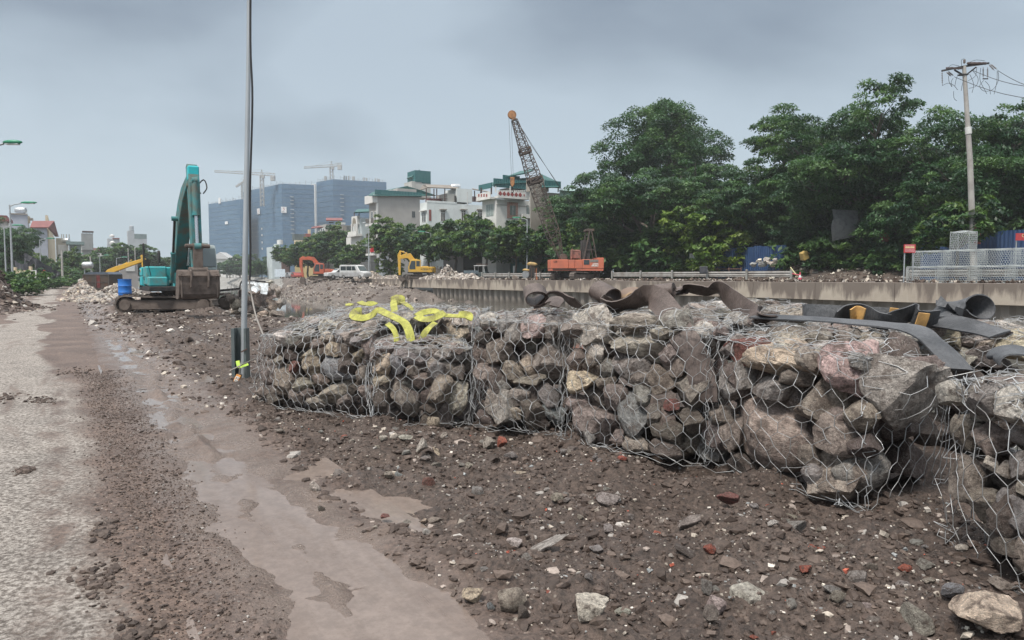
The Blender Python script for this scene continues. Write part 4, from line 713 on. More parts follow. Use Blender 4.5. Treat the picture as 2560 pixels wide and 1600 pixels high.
belt('black belt folded in waves in front of the orange patches', [(2085, 796, 6.35), (2105, 782, 6.4), (2140, 778, 6.4), (2165, 786, 6.35), (2190, 800, 6.25), (2225, 806, 6.2)], 0.17, BLK, across=(0.1, -0.6, 0.8))
belt('black belt folded to a peak right of the wavy one', [(2225, 806, 6.2), (2255, 792, 6.15), (2285, 782, 6.15), (2288, 795, 6.1), (2310, 800, 6.1), (2345, 797, 6.1)], 0.18, BLK, across=(0.05, -0.5, 0.9))
belt('big black belt loop standing up at the right of the pile', [(2300, 800, 6.3), (2335, 795, 6.3), (2365, 775, 6.3)] + roll(2412, 776, 6.25, 36, 26, 160, -150, n=12), 0.26, BLK, across=[(0.5, -0.8, 0.3)] * 16, n=3)
belt('black belt running down to the right below the loop', [(2340, 800, 6.2), (2390, 808, 6.0), (2440, 820, 5.8), (2500, 836, 5.6)], 0.22, BLK, across=(0.2, 0.9, 0.25))
belt('black belt loop cut by the right edge of the picture', roll(2540, 900, 4.7, 50, 22, 190, 20, n=10), 0.3, BLK, across=(0.4, 0.8, 0.1), n=3)
for (a_, lab) in ((((2126, 790, 6.27), (2142, 783, 6.28), (2160, 790, 6.22)), 'orange patch bent over the wavy black belt, leftmost of three'), (((2222, 786, 6.72), (2240, 788, 6.70), (2264, 794, 6.66)), 'orange patch on the belt standing on edge, middle of three'), (((2291, 800, 5.98), (2302, 801, 5.98), (2318, 803, 5.98)), 'orange patch with faint red print, rightmost of three')):
    tag(strap_mesh('orange_patch', list(a_), 0.135, 0.01, ORG, across=(0.05, -0.35, 1)), lab, 'patch', 'orange patches on the black belts')
# ------------------------------------------------------------------ tall pole with its cable, socket bar
GALV = pm('weathered_galvanised', (0.42, 0.45, 0.47), (0.29, 0.315, 0.33), 1.6, 0.4, 0.65, 0.48, metal=0.45, kind='obj', st=(1, 1, 0.35))
pole_b = GP(607, 945); T = thing('steel_pole', 'tall thin grey steel pole leaning beside the leftmost gabion', 'pole', pole_b)
D = pole_b.y; pts = [pole_b + Vector((0, 0, -0.2)), PP(612, 700, D + 0.05), PP(617, 420, D + 0.1), PP(622, 120, D + 0.12), PP(624, -260, D + 0.15)]
mb = MB(); mb.tube(pts, [0.046, 0.044, 0.039, 0.034, 0.029], 12); mb.build('mast', GALV, T, smooth=True)
mb = MB(); mb.tube(spline([PP(624, 700, D - .1), PP(626, 640, D - .08), PP(625, 480, D - .06), PP(631, 250, D - .07), PP(626, 100, D - .06), PP(628, -200, D - .05)], 5), 0.016, 6); mb.build('cable', pm('black_cable', (0.03, 0.03, 0.032)), T)
T = thing('cable', 'grey slack cable hanging from the pole to the leftmost gabion', 'cable', PP(660, 845, D - 1.0)); mb = MB(); mb.tube(spline([PP(621, 690, D - 0.06), PP(630, 745, D - 0.15), PP(640, 790, D - 0.5), PP(655, 830, D - 0.9), PP(666, 852, D - 1.2)], 5), 0.012, 6); mb.build('cable_line', pm('grey_cable', (0.24, 0.22, 0.20)), T)
T = thing('channel_post', 'short dark green steel channel post clamped round the foot of the pole', 'post', pole_b + Vector((0, 0.06, 0)))
x = Vector((1, 0, 0)); GRN = pm('dark_green_steel', (0.11, 0.135, 0.138), (0.17, 0.185, 0.18), 4, 0.45, 0.7, 0.5, metal=0.3)
mb = MB(); tz = PP(600, 820, D).z
for dx, wd in ((-0.105, 0.05), (0.085, 0.03)): mb.box(pole_b + Vector((dx, -0.02, tz / 2 - 0.1)), (0.014, 0.16, tz + 0.2)); mb.box(pole_b + Vector((dx, -0.10, tz / 2 - 0.1)), (wd, 0.012, tz + 0.2))
mb.box(pole_b + Vector((-0.01, 0.075, tz / 2 - 0.1)), (0.20, 0.014, tz + 0.2)); mb.build('channel', GRN, T)
mb = MB(); mb.bar(PP(603, 880, D - 0.12), PP(618, 872, D - 0.12), 0.02); mb.build('clamp', pm('rusty_bar', (0.09, 0.06, 0.05)), T)
o = MB(); o.tube([PP(575, 927, D - 0.3), PP(605, 912, D - 0.25), PP(640, 896, D - 0.6)], 0.012, 6); tag(o.build('steel_rod', pm('rod_steel', (0.25, 0.23, 0.21), None, 6, metal=0.4)), 'thin bare steel rod lying across the foot of the pole', 'rod')
LIM = pm('lime_tape', (0.52, 0.75, 0.10), (0.30, 0.45, 0.10), 9)
tag(strap_mesh('lime_ribbon', [(594, 902, D - 0.2), (597, 915, D - 0.22), (606, 914, D - 0.2), (620, 909, D - 0.15)], 0.055, 0.006, LIM, nrm=(0.1, -0.9, 0.3)), 'lime green ribbon tied round the pole foot', 'ribbon')
tag(strap_mesh('lime_ribbon', [(577, 968, 10.1), (580, 976, 10.05), (583, 983, 10.0)], 0.075, 0.008, LIM, nrm=(0.2, -0.8, 0.5)), 'scrap of lime green ribbon on the ground below the socket bar', 'ribbon')
c0, c1 = PP(585, 963, D - 0.55), PP(598, 937, D - 0.5); T = thing('socket_bar', 'orange power socket bar with three white sockets hanging at the pole foot', 'socket bar', c0); dv = (c1 - c0); ax_ = dv.normalized(); ny = Vector((0.15, -0.95, 0.1)); ny = (ny - ax_ * ny.dot(ax_)).normalized(); nx = ax_.cross(ny); Rm = Matrix((nx, ny, ax_)).transposed()
mb = MB(); mb.box((c0 + c1) / 2, (0.075, 0.035, dv.length), Rm); mb.build('case', pm('orange_plastic', (0.62, 0.27, 0.06), (0.45, 0.2, 0.06), 20, rough=0.45), T, bevel=0.008)
for k in range(3):
    ct = c0 + dv * (0.18 + 0.27 * k) + ny * 0.022; s_ = MB(); s_.box(ct, (0.052, 0.012, dv.length * 0.2), Rm); so = s_.build('socket', pm('white_plastic', (0.72, 0.70, 0.66)), T); h_ = MB()
    for q in (-1, 1): h_.box(ct + nx * 0.012 * q + ny * 0.008, (0.008, 0.006, 0.014), Rm)
    h_.build('slot', pm('black_plastic', (0.015, 0.015, 0.015)), so)
mb = MB(); mb.tube([c1, c1 + Vector((0.01, 0, 0.12)), PP(603, 905, D - 0.25)], 0.007, 5); mb.build('lead', pm('grey_cable', (0.24, 0.22, 0.20)), T)
# ================================================================== canal wall: concrete cap on steel sheet piles
def streaky():
    t = NT('stained_concrete'); c = t.coord('pos', (1, 1, 0.22)); c0 = t.coord('pos')
    a = t.ramp(t.noise(c0, 0.35, 5, 0.6), (0.35, (0.30, 0.25, 0.205)), (0.65, (0.395, 0.345, 0.285)))
    z = t.n('ShaderNodeSeparateXYZ'); t.l(c0, z.inputs[0]); zz_ = t.math('DIVIDE', t.math('SUBTRACT', z.outputs[2], 0.05), 1.2)
    drip = t.math('ADD', t.noise(c, 1.15, 5, 0.6), t.math('MULTIPLY', zz_, 0.24)); a = t.mix(t.ramp(drip, (0.54, 0), (0.66, 0.85)), a, (0.120, 0.096, 0.082))
    wh_ = t.noise(t.coord('pos', (1, 1, 0.12)), 3.2, 4, 0.6); a = t.mix(t.ramp(wh_, (0.60, 0), (0.74, 0.5)), a, (0.46, 0.42, 0.36))
    t.set('Base Color', a); t.set('Roughness', 0.85); t.bump(t.noise(c0, 9, 5, 0.7), 0.03, 0.35); return t.m
def pile_mat():
    t = NT('muddy_sheet_pile'); c = t.coord('pos', (1, 1, 0.2)); a = t.ramp(t.noise(c, 1.4, 5, 0.6), (0.35, (0.215, 0.185, 0.16)), (0.68, (0.335, 0.295, 0.255))); c0 = t.coord('pos'); z = t.n('ShaderNodeSeparateXYZ'); t.l(c0, z.inputs[0])
    m = t.ramp(t.math('ADD', t.math('MULTIPLY', t.noise(c0, 0.6, 4), 0.5), t.math('MULTIPLY', z.outputs[2], -0.55)), (0.62, 0), (1.05, 0.8)); a = t.mix(m, a, (0.085, 0.075, 0.062)); t.set('Base Color', a); t.set('Roughness', 0.75); return t.m
CAPM, PILEM = streaky(), pile_mat()
WALL = thing('retaining_wall', 'long concrete capped sheet pile wall along the far side of the canal', 'wall', CT(70, 43.7, 0)); Rc = Euler((0, 0, TH)).to_matrix()
s0 = 2.0; k = 0; rg = np.random.RandomState(5)
while s0 < 131:
    ln = rg.uniform(4.6, 6.6); mb = MB(); mb.box(CT(s0 + ln / 2, 43.55 + rg.uniform(-0.012, 0.012), 0.645), (0.9, ln - 0.025, 1.19 + rg.uniform(-0.015, 0.015)), Rc); mb.build('concrete_panel', CAPM, WALL, bevel=0.02); s0 += ln
prof = [(-0.65, 0.0), (-0.32, 0.0), (-0.13, 0.34), (0.30, 0.34), (0.46, 0.0), (0.65, 0.0)]                   # along, out of the wall
mb = MB(); vs = []
for z in (-3.4, 0.06):
    for a, o in prof: v = AX * a + BX * (0.45 - o); vs.append((v.x, v.y, z))
mb.add(vs, [(i, i + 1, 6 + i + 1, 6 + i) for i in range(5)]); me = mb.build('sheet_pile', PILEM).data; bpy.data.objects.remove(bpy.data.objects['sheet_pile'])
for k in range(97):
    q = 3 + 1.3 * k
    if 91 < q < 106 or q > 116: continue                               # buried in the earth bank
    link('sheet_pile', me, WALL, CT(q, 43.45, 0) - wloc(WALL))
# ================================================================== stones and soil on the far bank
def bank_stones(name, n, s0, s1, t0, t1, zf, size, probs, seed, flat=0.7):
    rg = np.random.RandomState(seed); s = rg.uniform(s0, s1, n); t = rg.uniform(t0, t1, n); z = zf(s, t); P = np.stack([s * AX.x + t * BX.x, s * AX.y + t * BX.y, z], -1); sz = np.clip(np.exp(rg.normal(math.log(size), 0.45, n)), size * 0.4, size * 3)
    return tag(link(name, merged_rocks(name, P, sz, pal(rg, n, probs), HEAPM, seed, flat, lib=[(o[0], o[1]) for o in OCT])), kind='stuff')
G_ = [('gray', 3), ('tg', 3), ('light', 2), (CLOD2, 4), ('pale', 1.5)]
bank_stones('bank_rubble', 2600, 14, 92, 44.3, 48.0, lambda s, t: BANK + 0.07 + 0.0 * s, 0.10, [(CLOD, 4), (CLOD2, 6), ('gray', 1.6), ('tg', 1.6), ('light', 0.4)], 1)
bank_stones('earth_bank_rubble', 2800, 70, 150, 28, 43.5, lambda s, t: np.where(spit_h(s, t) > WZ - 0.1, spit_h(s, t), -9), 0.15, [(CLOD2, 6), ('tg', 2.2), ('gray', 2), ('brown', 2)], 2)
def pile_stones(name, label, cen, ext, hgt, n, size, probs, seed, kind='stuff'):
    rg = np.random.RandomState(seed); u = rg.uniform(-1, 1, (n * 2, 2)); u = u[(u ** 2).sum(1) < 1][:n]; n = len(u); z = hgt * np.clip(1 - (np.abs(u) ** 1.5).sum(1) ** 0.8, 0, 1) * (0.75 + 0.35 * fbm(u[:, 0] * 2, u[:, 1] * 2, o=2, seed=seed)); s = cen[0] + u[:, 0] * ext[0]; t = cen[1] + u[:, 1] * ext[1]
    P = np.stack([s * AX.x + t * BX.x, s * AX.y + t * BX.y, cen[2] + z], -1); sz = np.clip(np.exp(rg.normal(math.log(size), 0.3, n)), size * 0.5, size * 2); o = link(name, merged_rocks(name, P, sz, pal(rg, n, probs), HEAPM, seed, 0.85, lib=[(a, b) for a, b in RL[:6]] if n < 900 else [(o[0], o[1]) for o in OCT])); return tag(o, label, None, None, kind)
PALE = [('tg', 4), ('light', 0.8), ('gray', 5), ('brown', 5), ('pale', 0.8), ('dark', 2)]
GREY = [('gray', 4), ('tg', 2), ('light', 2), ('brown', 2), ('dark', 1.5)]
for px, t, es, et, h, n, pr in ((930, 45.4, 4.5, 1.6, 1.7, 1000, PALE), (975, 45.2, 5, 1.4, 0.9, 900, PALE), (890, 45.3, 5, 1.2, 0.5, 500, PALE), (1090, 45.5, 6, 1.6, 0.9, 900, GREY), (1120, 47.3, 5, 1.8, 1.7, 1100, GREY), (1050, 45.2, 5, 1.3, 0.9, 700, GREY), (1165, 46.4, 3.6, 1.4, 1.3, 700, GREY)):
    pile_stones('rock_pile', None, (SX(px, t), t, BANK), (es, et), h, n, 0.17, pr, int(px))
# the soil mound with rubbish below the trees
def mound(name, s0, s1, t0, t1, hf, mat, st=0.5):
    return tag(link(name, grid_mesh(name, axis_pts([(s0, s1, st, st)]), axis_pts([(t0, t1, st, st)]), hf, mat)), kind='structure')
sa_, sb_ = SX(2330, 57), SX(1850, 57)
def mound_h(s, t): return BANK - 0.05 + 1.9 * sstep(55.6, 61, t) * sstep(sb_ + 6, sb_ - 5, s) * sstep(sa_ - 8, sa_, s) * (0.85 + 0.35 * fbm(s * 0.25, t * 0.25, o=4, seed=33)) + 0.10 * fbm(s * 1.2, t * 1.2, o=3, seed=34)
mound('soil_mound', sa_ - 8, sb_ + 8, 55.9, 64, mound_h, pm('dark_soil', (0.075, 0.058, 0.048), (0.12, 0.095, 0.08), 1.5, bump=0.6, bs=6, kind='pos', rough=0.9))
bank_stones('rubbish_scatter', 1100, sa_ - 6, sb_ + 2, 56, 61.5, lambda s, t: mound_h(s, t) + 0.03, 0.10, [(CLOD2, 6), ('gray', 2), ('white', 1.4), ('tg', 2)], 9, 0.4)
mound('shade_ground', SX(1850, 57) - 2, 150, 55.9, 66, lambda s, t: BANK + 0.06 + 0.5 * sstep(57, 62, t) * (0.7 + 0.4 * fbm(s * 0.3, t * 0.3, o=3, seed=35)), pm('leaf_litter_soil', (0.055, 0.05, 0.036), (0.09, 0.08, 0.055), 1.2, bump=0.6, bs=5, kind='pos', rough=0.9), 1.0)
# ================================================================== guard rails
RAILM = pm('guard_rail_zinc', (0.40, 0.39, 0.37), (0.24, 0.21, 0.185), 1.5, 0.4, 0.7, 0.6, metal=0.35); POSTM = pm('guard_post_zinc', (0.34, 0.34, 0.32), (0.22, 0.20, 0.18), 3, metal=0.3)
def guard_rail(label, px0, px1, t, step=4.0):
    a, b = SX(px0, t), SX(px1, t); a, b = min(a, b), max(a, b); T = thing('guard_rail', label, 'guard rail', CT((a + b) / 2, t, BANK), 'guard rails along the far road'); n = max(1, round((b - a) / step))
    prof = [(0.04, 0.42), (0.0, 0.46), (0.06, 0.53), (0.06, 0.58), (0.0, 0.64), (0.0, 0.68), (0.06, 0.74), (0.06, 0.79), (0.0, 0.86), (0.04, 0.90)]; mb = MB(); vs = []
    for s_ in (a, b):
        for o, z in prof: vs.append(CT(s_, t + 0.16 - o, BANK + z - 0.06))
        for o, z in prof[::-1]: vs.append(CT(s_, t + 0.16 - o + 0.012, BANK + z - 0.06))
    m = len(prof) * 2; mb.add(vs, [(i, (i + 1) % m, m + (i + 1) % m, m + i) for i in range(m)]); mb.build('rail', RAILM, T)
    for k in range(n + 1): s_ = a + (b - a) * k / n; mb = MB(); mb.box(CT(s_, t, BANK + 0.47), (0.14, 0.16, 1.0), Rc); mb.build('post', POSTM, T, bevel=0.015)
    return T
guard_rail('grey steel guard rail behind the small three wheeler and the yellow compactor', 1205, 1392, 47.9, 3.2)
guard_rail('long grey guard rail right of the orange crane, ending at the traffic cone', 1530, 1978, 47.9, 4.4)
guard_rail('grey guard rail behind the empty wire baskets at right', 2268, 2600, 47.4, 3.6)
# ================================================================== trees
LEAF = attr_mat('leaves', 0.45, 0.4, 1.2, trans=0.30)
BARK = pm('bark', (0.12, 0.10, 0.085), (0.07, 0.058, 0.05), 3, bump=0.5, bs=12)
def leaf_cloud(cl, n, size, cols, seed, asp=0.42, droop=0.35, flat=0.6):
    """leaf blades spread over clumps: rows of (x, y, z, radius)"""
    rg = np.random.RandomState(seed); cl = np.asarray(cl); wgt = cl[:, 3] ** 2; k = rg.choice(len(cl), size=n, p=wgt / wgt.sum()); C = cl[k]
    d = rg.normal(size=(n, 3)); d /= np.linalg.norm(d, axis=1)[:, None]; d[:, 2] = np.where(rg.uniform(size=n) < 0.8, np.abs(d[:, 2]), d[:, 2]); rr = C[:, 3] * rg.uniform(0.55, 1.05, n); p = C[:, :3] + d * rr[:, None] * np.array([1, 1, flat])
    ax = d * np.array([1, 1, 0.25]) + rg.normal(0, 0.45, (n, 3)); ax[:, 2] -= droop; ax /= np.linalg.norm(ax, axis=1)[:, None]; nr = d * 0.5 + np.array([0, 0, 1.0]) + rg.normal(0, 0.42, (n, 3)); sd_ = np.cross(ax, nr); sd_ /= np.linalg.norm(sd_, axis=1)[:, None]
    L_ = size * rg.uniform(0.65, 1.35, n)[:, None]; W_ = L_ * asp; V = np.stack([p - ax * L_ * 0.5, p + sd_ * W_ * 0.5, p + ax * L_ * 0.5 , p - sd_ * W_ * 0.5], 1).reshape(-1, 3); Fc = np.arange(n * 4).reshape(n, 4)
    cc = np.asarray(cols)[rg.choice(len(cols), size=len(cl))][k] * rg.uniform(0.75, 1.25, (n, 1)); return V, Fc, np.repeat(cc, 4, 0)
def crown_clumps(lobes, seed, per=1.0, rmin=0.13, rmax=0.22):
    rg = np.random.RandomState(seed); out = []
    for (x, y, z, rx, rz) in lobes:
        for q in range(int(30 * per)):
            d = rg.normal(size=3); d /= np.linalg.norm(d); f = rg.uniform(0.55, 1.0)
            out.append((x + d[0] * rx * f, y + d[1] * rx * f, z + d[2] * rz * f, rx * rg.uniform(rmin, rmax) * 1.6))
    return out
def limb(mb, p, q, r0, r1, rg, n=5):
    pts = [Vector(p).lerp(Vector(q), i / n) + Vector(rg.normal(0, (Vector(q) - Vector(p)).length * 0.03, 3)) * (0 < i < n) for i in range(n + 1)]; mb.tube(pts, [r0 + (r1 - r0) * i / n for i in range(n + 1)], 7, cap=False); return pts
def tree_proto(name, lobes, trunk_h, r, n, size, cols, seed, per=1.0, asp=0.42, droop=0.35, flat=0.6, lean=0.0):
    """meshes for one kind of tree: a trunk with limbs and a crown of leaf clumps"""
    rg = np.random.RandomState(seed); cl = crown_clumps(lobes, seed, per); V, Fc, cc = leaf_cloud(cl, n, size, cols, seed + 1, asp, droop, flat); crown = npmesh('crown', V, Fc, LEAF, col=cc); mb = MB(); fork = Vector((lean * trunk_h, 0, trunk_h)); limb(mb, (0, 0, -0.2), fork, r, r * 0.7, rg)
    for (x, y, z, rx, rz) in lobes:
        pts = limb(mb, fork, (x, y, z), r * 0.5, r * 0.14, rg)
        for q in range(5):
            d = rg.normal(size=3); d[2] = abs(d[2]) * 0.6; d /= np.linalg.norm(d); limb(mb, pts[3 if q % 2 else 4], Vector((x, y, z)) + Vector(d) * rx * 0.8, r * 0.16, r * 0.04, rg, 3)
    o = mb.build('trunk', BARK, smooth=True); me = o.data; bpy.data.objects.remove(o); return me, crown, float(np.percentile(V[:, 2], 99.7))
def tree(proto, label, loc, sc_, rot=0.0, group=None, name='tree'):
    T = thing(name, label, 'tree', loc, group); T.scale = sc_ if isinstance(sc_, tuple) else (sc_,) * 3; T.rotation_euler = (0, 0, rot); a = link('trunk', proto[0], T); b = link('crown', proto[1], T); b['kind'] = 'stuff'; return T
DK = [(0.034, 0.082, 0.036), (0.046, 0.106, 0.044), (0.062, 0.130, 0.050), (0.086, 0.158, 0.056), (0.030, 0.072, 0.038)]
MD = [(0.045, 0.10, 0.038), (0.062, 0.13, 0.044), (0.080, 0.155, 0.05), (0.04, 0.092, 0.04), (0.10, 0.17, 0.05)]
LT = [(0.10, 0.17, 0.035), (0.13, 0.20, 0.04), (0.085, 0.15, 0.035), (0.16, 0.22, 0.05)]
ST = [(0.028, 0.07, 0.026), (0.045, 0.105, 0.03), (0.075, 0.14, 0.035), (0.11, 0.17, 0.045), (0.02, 0.055, 0.025)]
def lobes(seed, n, R_, H0, H1, r0, r1, fl=0.8):
    rg = np.random.RandomState(seed); return [(0.0, 0.0, (H0 + H1) / 2, R_ * 0.62, (H1 - H0) * 0.42)] + [(R_ * 0.62 * math.cos(a), R_ * 0.62 * math.sin(a), H0 + (H1 - H0) * rg.uniform(0.12, 0.85), rg.uniform(r0, r1), rg.uniform(r0, r1) * fl) for a in np.linspace(0, 2 * PI, n, endpoint=False) + rg.uniform(0, 1)]
BIG1 = tree_proto('a', lobes(1, 8, 6.6, 3.0, 15, 2.6, 3.6) + [(3, -4, 3.2, 3.0, 2.4), (-4, -3, 3.6, 3.0, 2.4)], 5.5, 0.42, 84000, 0.29, DK, 11, 1.35)
BIG2 = tree_proto('b', lobes(2, 9, 7.0, 2.4, 13, 2.6, 3.5) + [(0, -5, 2.6, 3.2, 2.2), (5, -3.5, 2.8, 3.0, 2.2), (-5, -3, 2.6, 3.0, 2.0)], 4.5, 0.38, 84000, 0.30, DK, 12, 1.35, droop=0.6)
BIG3 = tree_proto('c', lobes(3, 8, 5.8, 4.5, 16.5, 2.3, 3.3), 7.0, 0.36, 60000, 0.28, MD, 13, 0.8)
ROUND = tree_proto('d', [(0, 0, 17.5, 5.0, 3.6), (-5.4, 0.5, 15.2, 3.6, 3.8), (4.9, 0, 16.2, 3.7, 3.4), (-1.5, -3, 14.2, 3.4, 2.8), (2.5, 3, 13.2, 3.6, 2.6), (-7.0, 0, 12.0, 2.2, 2.4), (7.2, 0.5, 13.2, 2.2, 2.0), (1.2, 1.0, 19.6, 3.0, 2.0)], 9.5, 0.45, 66000, 0.28, DK, 14, 1.6, asp=0.55, flat=0.95)
STREET = tree_proto('e', lobes(5, 6, 3.0, 1.9, 5.4, 1.2, 1.8), 2.0, 0.15, 11000, 0.36, ST, 15, 1.2, asp=0.55)
STREET2 = tree_proto('f', lobes(6, 7, 3.2, 2.2, 5.8, 1.2, 1.7), 2.3, 0.15, 11000, 0.36, ST, 16, 1.2, asp=0.55)
LIGHT = tree_proto('g', lobes(7, 6, 2.6, 0.6, 5.0, 1.1, 1.6), 1.2, 0.1, 7000, 0.33, LT, 17, 1.0, asp=0.55)
BUSH = tree_proto('h', lobes(8, 6, 1.6, 0.15, 1.6, 0.7, 1.0), 0.4, 0.05, 3600, 0.26, MD, 18, 0.9)
FARC = tree_proto('i', lobes(9, 6, 4.5, 2.0, 8.5, 1.8, 2.6), 2.5, 0.2, 6000, 0.75, DK, 19, 0.9, asp=0.6)
DOME = tree_proto('j', lobes(10, 8, 8.5, 2.0, 10.5, 3.0, 4.2), 3.0, 0.4, 28000, 0.66, MD, 20, 1.0, asp=0.6, flat=0.45)
tg_ = 'tall trees beyond the far road'
def btree(pr, label, px, t, topy, h_, wide=1.0, rot=0.0, z=BANK, g=tg_, name='tree'):
    s = SX(px, t); p = CT(s, t, z); H = ZY(topy, p.y * (0.92 if pr in (BIG1, BIG2, BIG3) else 0.96)) - z; k = H / pr[2]; wide = wide * (1.16 if pr in (BIG1, BIG2, BIG3) else 1.0); return tree(pr, label, p, (k * wide, k * wide, k), rot, g, name)
btree(ROUND, 'round topped dark tree with sky showing through, tallest behind the crane', 1660, 70, 236, 21.6, 1.12, 0.55)
btree(BIG2, 'dense dark tree right behind the orange crane, left end of the tall row', 1525, 61, 430, 13.6, 1.05, 0.4)
btree(BIG2, 'dense dark low spreading tree below the round topped tree', 1625, 58.5, 400, 13.6, 1.05, 2.1)
btree(BIG3, 'loose mid green tree with open top, right of the round topped tree', 1960, 66, 236, 17.5, 0.92, 0.0)
btree(BIG3, 'loose tree filling the gap under the round topped tree', 1800, 68, 395, 17.5, 1.0, 1.4)
btree(BIG1, 'tall dark tree with the highest feathery top of the row', 2150, 62, 202, 16.6, 0.80, 1.0)
btree(BIG1, 'tall dark tree just left of the concrete utility pole', 2400, 61, 232, 16.6, 0.85, 2.2)
btree(BIG2, 'tall dark tree right of the utility pole at the picture edge', 2540, 66, 262, 13.6, 0.78, 3.9)
btree(BIG2, 'dark drooping tree over the blue sheet fence', 1900, 66, 470, 13.6, 0.95, 5.1)
btree(BIG2, 'dark drooping tree above the soil mound', 2080, 67.5, 450, 13.6, 0.80, 0.9)
btree(BIG1, 'dark tree at the very right behind the red board', 2640, 66, 330, 16.6, 0.7, 4.2)
btree(LIGHT, 'bright yellow green young tree in front of the dark row', 1762, 57.2, 478, 5.9, 0.95, 0.3)
btree(BIG2, 'dark low branches left of the utility pole over the wire baskets', 2300, 66, 470, 13.6, 0.60, 3.0)
btree(BIG2, 'dark mid height tree between the round topped tree and the loose one', 1850, 62, 430, 13.6, 0.9, 1.9)
btree(BIG1, 'dark tree behind the loose open topped tree', 2060, 68, 285, 16.6, 0.9, 0.2)
btree(BIG1, 'dark tree filling the gap left of the utility pole', 2290, 66, 235, 16.6, 0.85, 5.0)
btree(BIG2, 'low dark tree behind the cab end of the crane', 1540, 66, 440, 13.6, 0.95, 2.8)
btree(BIG2, 'low dark tree under the loose open topped tree', 1990, 70, 400, 13.6, 0.9, 3.6)
btree(STREET2, 'pale leaved branches hanging beside the utility pole', 2390, 52.5, 485, 6.9, 0.85, 1.0)
for k, (px, t, ty, w_, lab) in enumerate(((1550, 58.0, 560, 1.5, 'dark bush at the foot of the trees by the orange crane'), (1640, 57.6, 575, 1.4, 'dark bush left of the white notice board'), (1700, 57.8, 585, 1.4, 'dark bush behind the white notice board'), (2040, 60.8, 585, 1.4, 'dark bush on the soil mound near the yellow box'), (2140, 61.2, 590, 1.3, 'dark bush on the mound left of the round red disc'), (2260, 60.5, 590, 1.3, 'dark bush on the mound right of the round red disc'), (1440, 58.0, 590, 1.4, 'dark bush behind the cab of the crane'))):
    btree(BUSH, lab, px, t, ty, 2.2, w_ * 0.8, k * 1.3, g='bushes under the tall trees', name='bush')
sg_ = 'street trees along the far road'
for px, t, ty, w_, lab, pr in ((1000, 53.5, 538, 0.95, 'street tree in front of the grey house, above the yellow digger', STREET), (1070, 52.5, 548, 0.95, 'street tree in front of the left end of the pale blue white house', STREET2), (1140, 52.8, 530, 0.9, 'street tree in front of the middle windows of the white house', STREET), (1215, 52.3, 534, 0.95, 'street tree in front of the right end of the white house', STREET2), (1290, 53.0, 548, 0.95, 'street tree under the house with red diamonds', STREET), (1375, 53.8, 545, 1.0, 'street tree crossed by the lattice boom', STREET2), (1450, 54.5, 565, 0.9, 'street tree right of the lattice boom', STREET),
  (975, 51.5, 598, 0.75, 'small rounded light street tree just left of the yellow digger', LIGHT), (880, 53, 600, 0.9, 'street tree behind the white van', STREET), (820, 54, 573, 1.0, 'tallest street tree of the left clump, above the red digger', STREET2), (770, 54, 590, 1.0, 'street tree left of the tallest in the clump', STREET), (725, 54, 612, 1.0, 'street tree at the left end of the clump', STREET2), (850, 58, 560, 1.0, 'street tree behind the tallest of the left clump', STREET)):
    btree(pr, lab, px, t, ty, 6.6 if pr is not LIGHT else 5.9, w_, px * 0.7, g=sg_)
# ================================================================== machines
def frame(loc, d, k=1.0): d = Vector((d[0], d[1], 0)).normalized(); y = Vector((-d.y, d.x, 0)); return Matrix.Translation(Vector(loc)) @ Matrix((d, y, (0, 0, 1))).transposed().to_4x4() @ Matrix.Scale(k, 4)
def poly_beam(pts):
    """outline of a beam drawn along (x, z, half depth) stations"""
    top, bot = [], []
    for i, (x, z, h) in enumerate(pts):
        a, b = pts[max(i - 1, 0)], pts[min(i + 1, len(pts) - 1)]; dx, dz = b[0] - a[0], b[1] - a[1]; l = math.hypot(dx, dz); nx, nz = -dz / l, dx / l; top.append((x + nx * h, z + nz * h)); bot.append((x - nx * h, z - nz * h))
    return top + bot[::-1]
RUB = pm('track_steel', (0.085, 0.072, 0.064), (0.16, 0.13, 0.11), 3, 0.4, 0.65, 0.8, bump=0.3); MUDM = pm('caked_mud', (0.135, 0.108, 0.093), (0.085, 0.067, 0.058), 4, bump=0.5, bs=14, rough=0.9); DARKM = pm('dark_machinery', (0.022, 0.022, 0.023), (0.06, 0.052, 0.045), 5, rough=0.7); CHR = pm('chrome_rod', (0.62, 0.64, 0.66), (0.5, 0.5, 0.52), 3, rough=0.22, metal=0.9)
def glass(name, c, r=0.12):
    if name in _mc: return _mc[name]
    t = NT(name); t.set('Base Color', c); t.set('Roughness', r); t.set('Specular IOR Level', 0.7); _mc[name] = t.m; return t.m
GLS = glass('dark_glass', (0.03, 0.04, 0.045)); GLS2 = glass('pale_glass', (0.07, 0.095, 0.10))
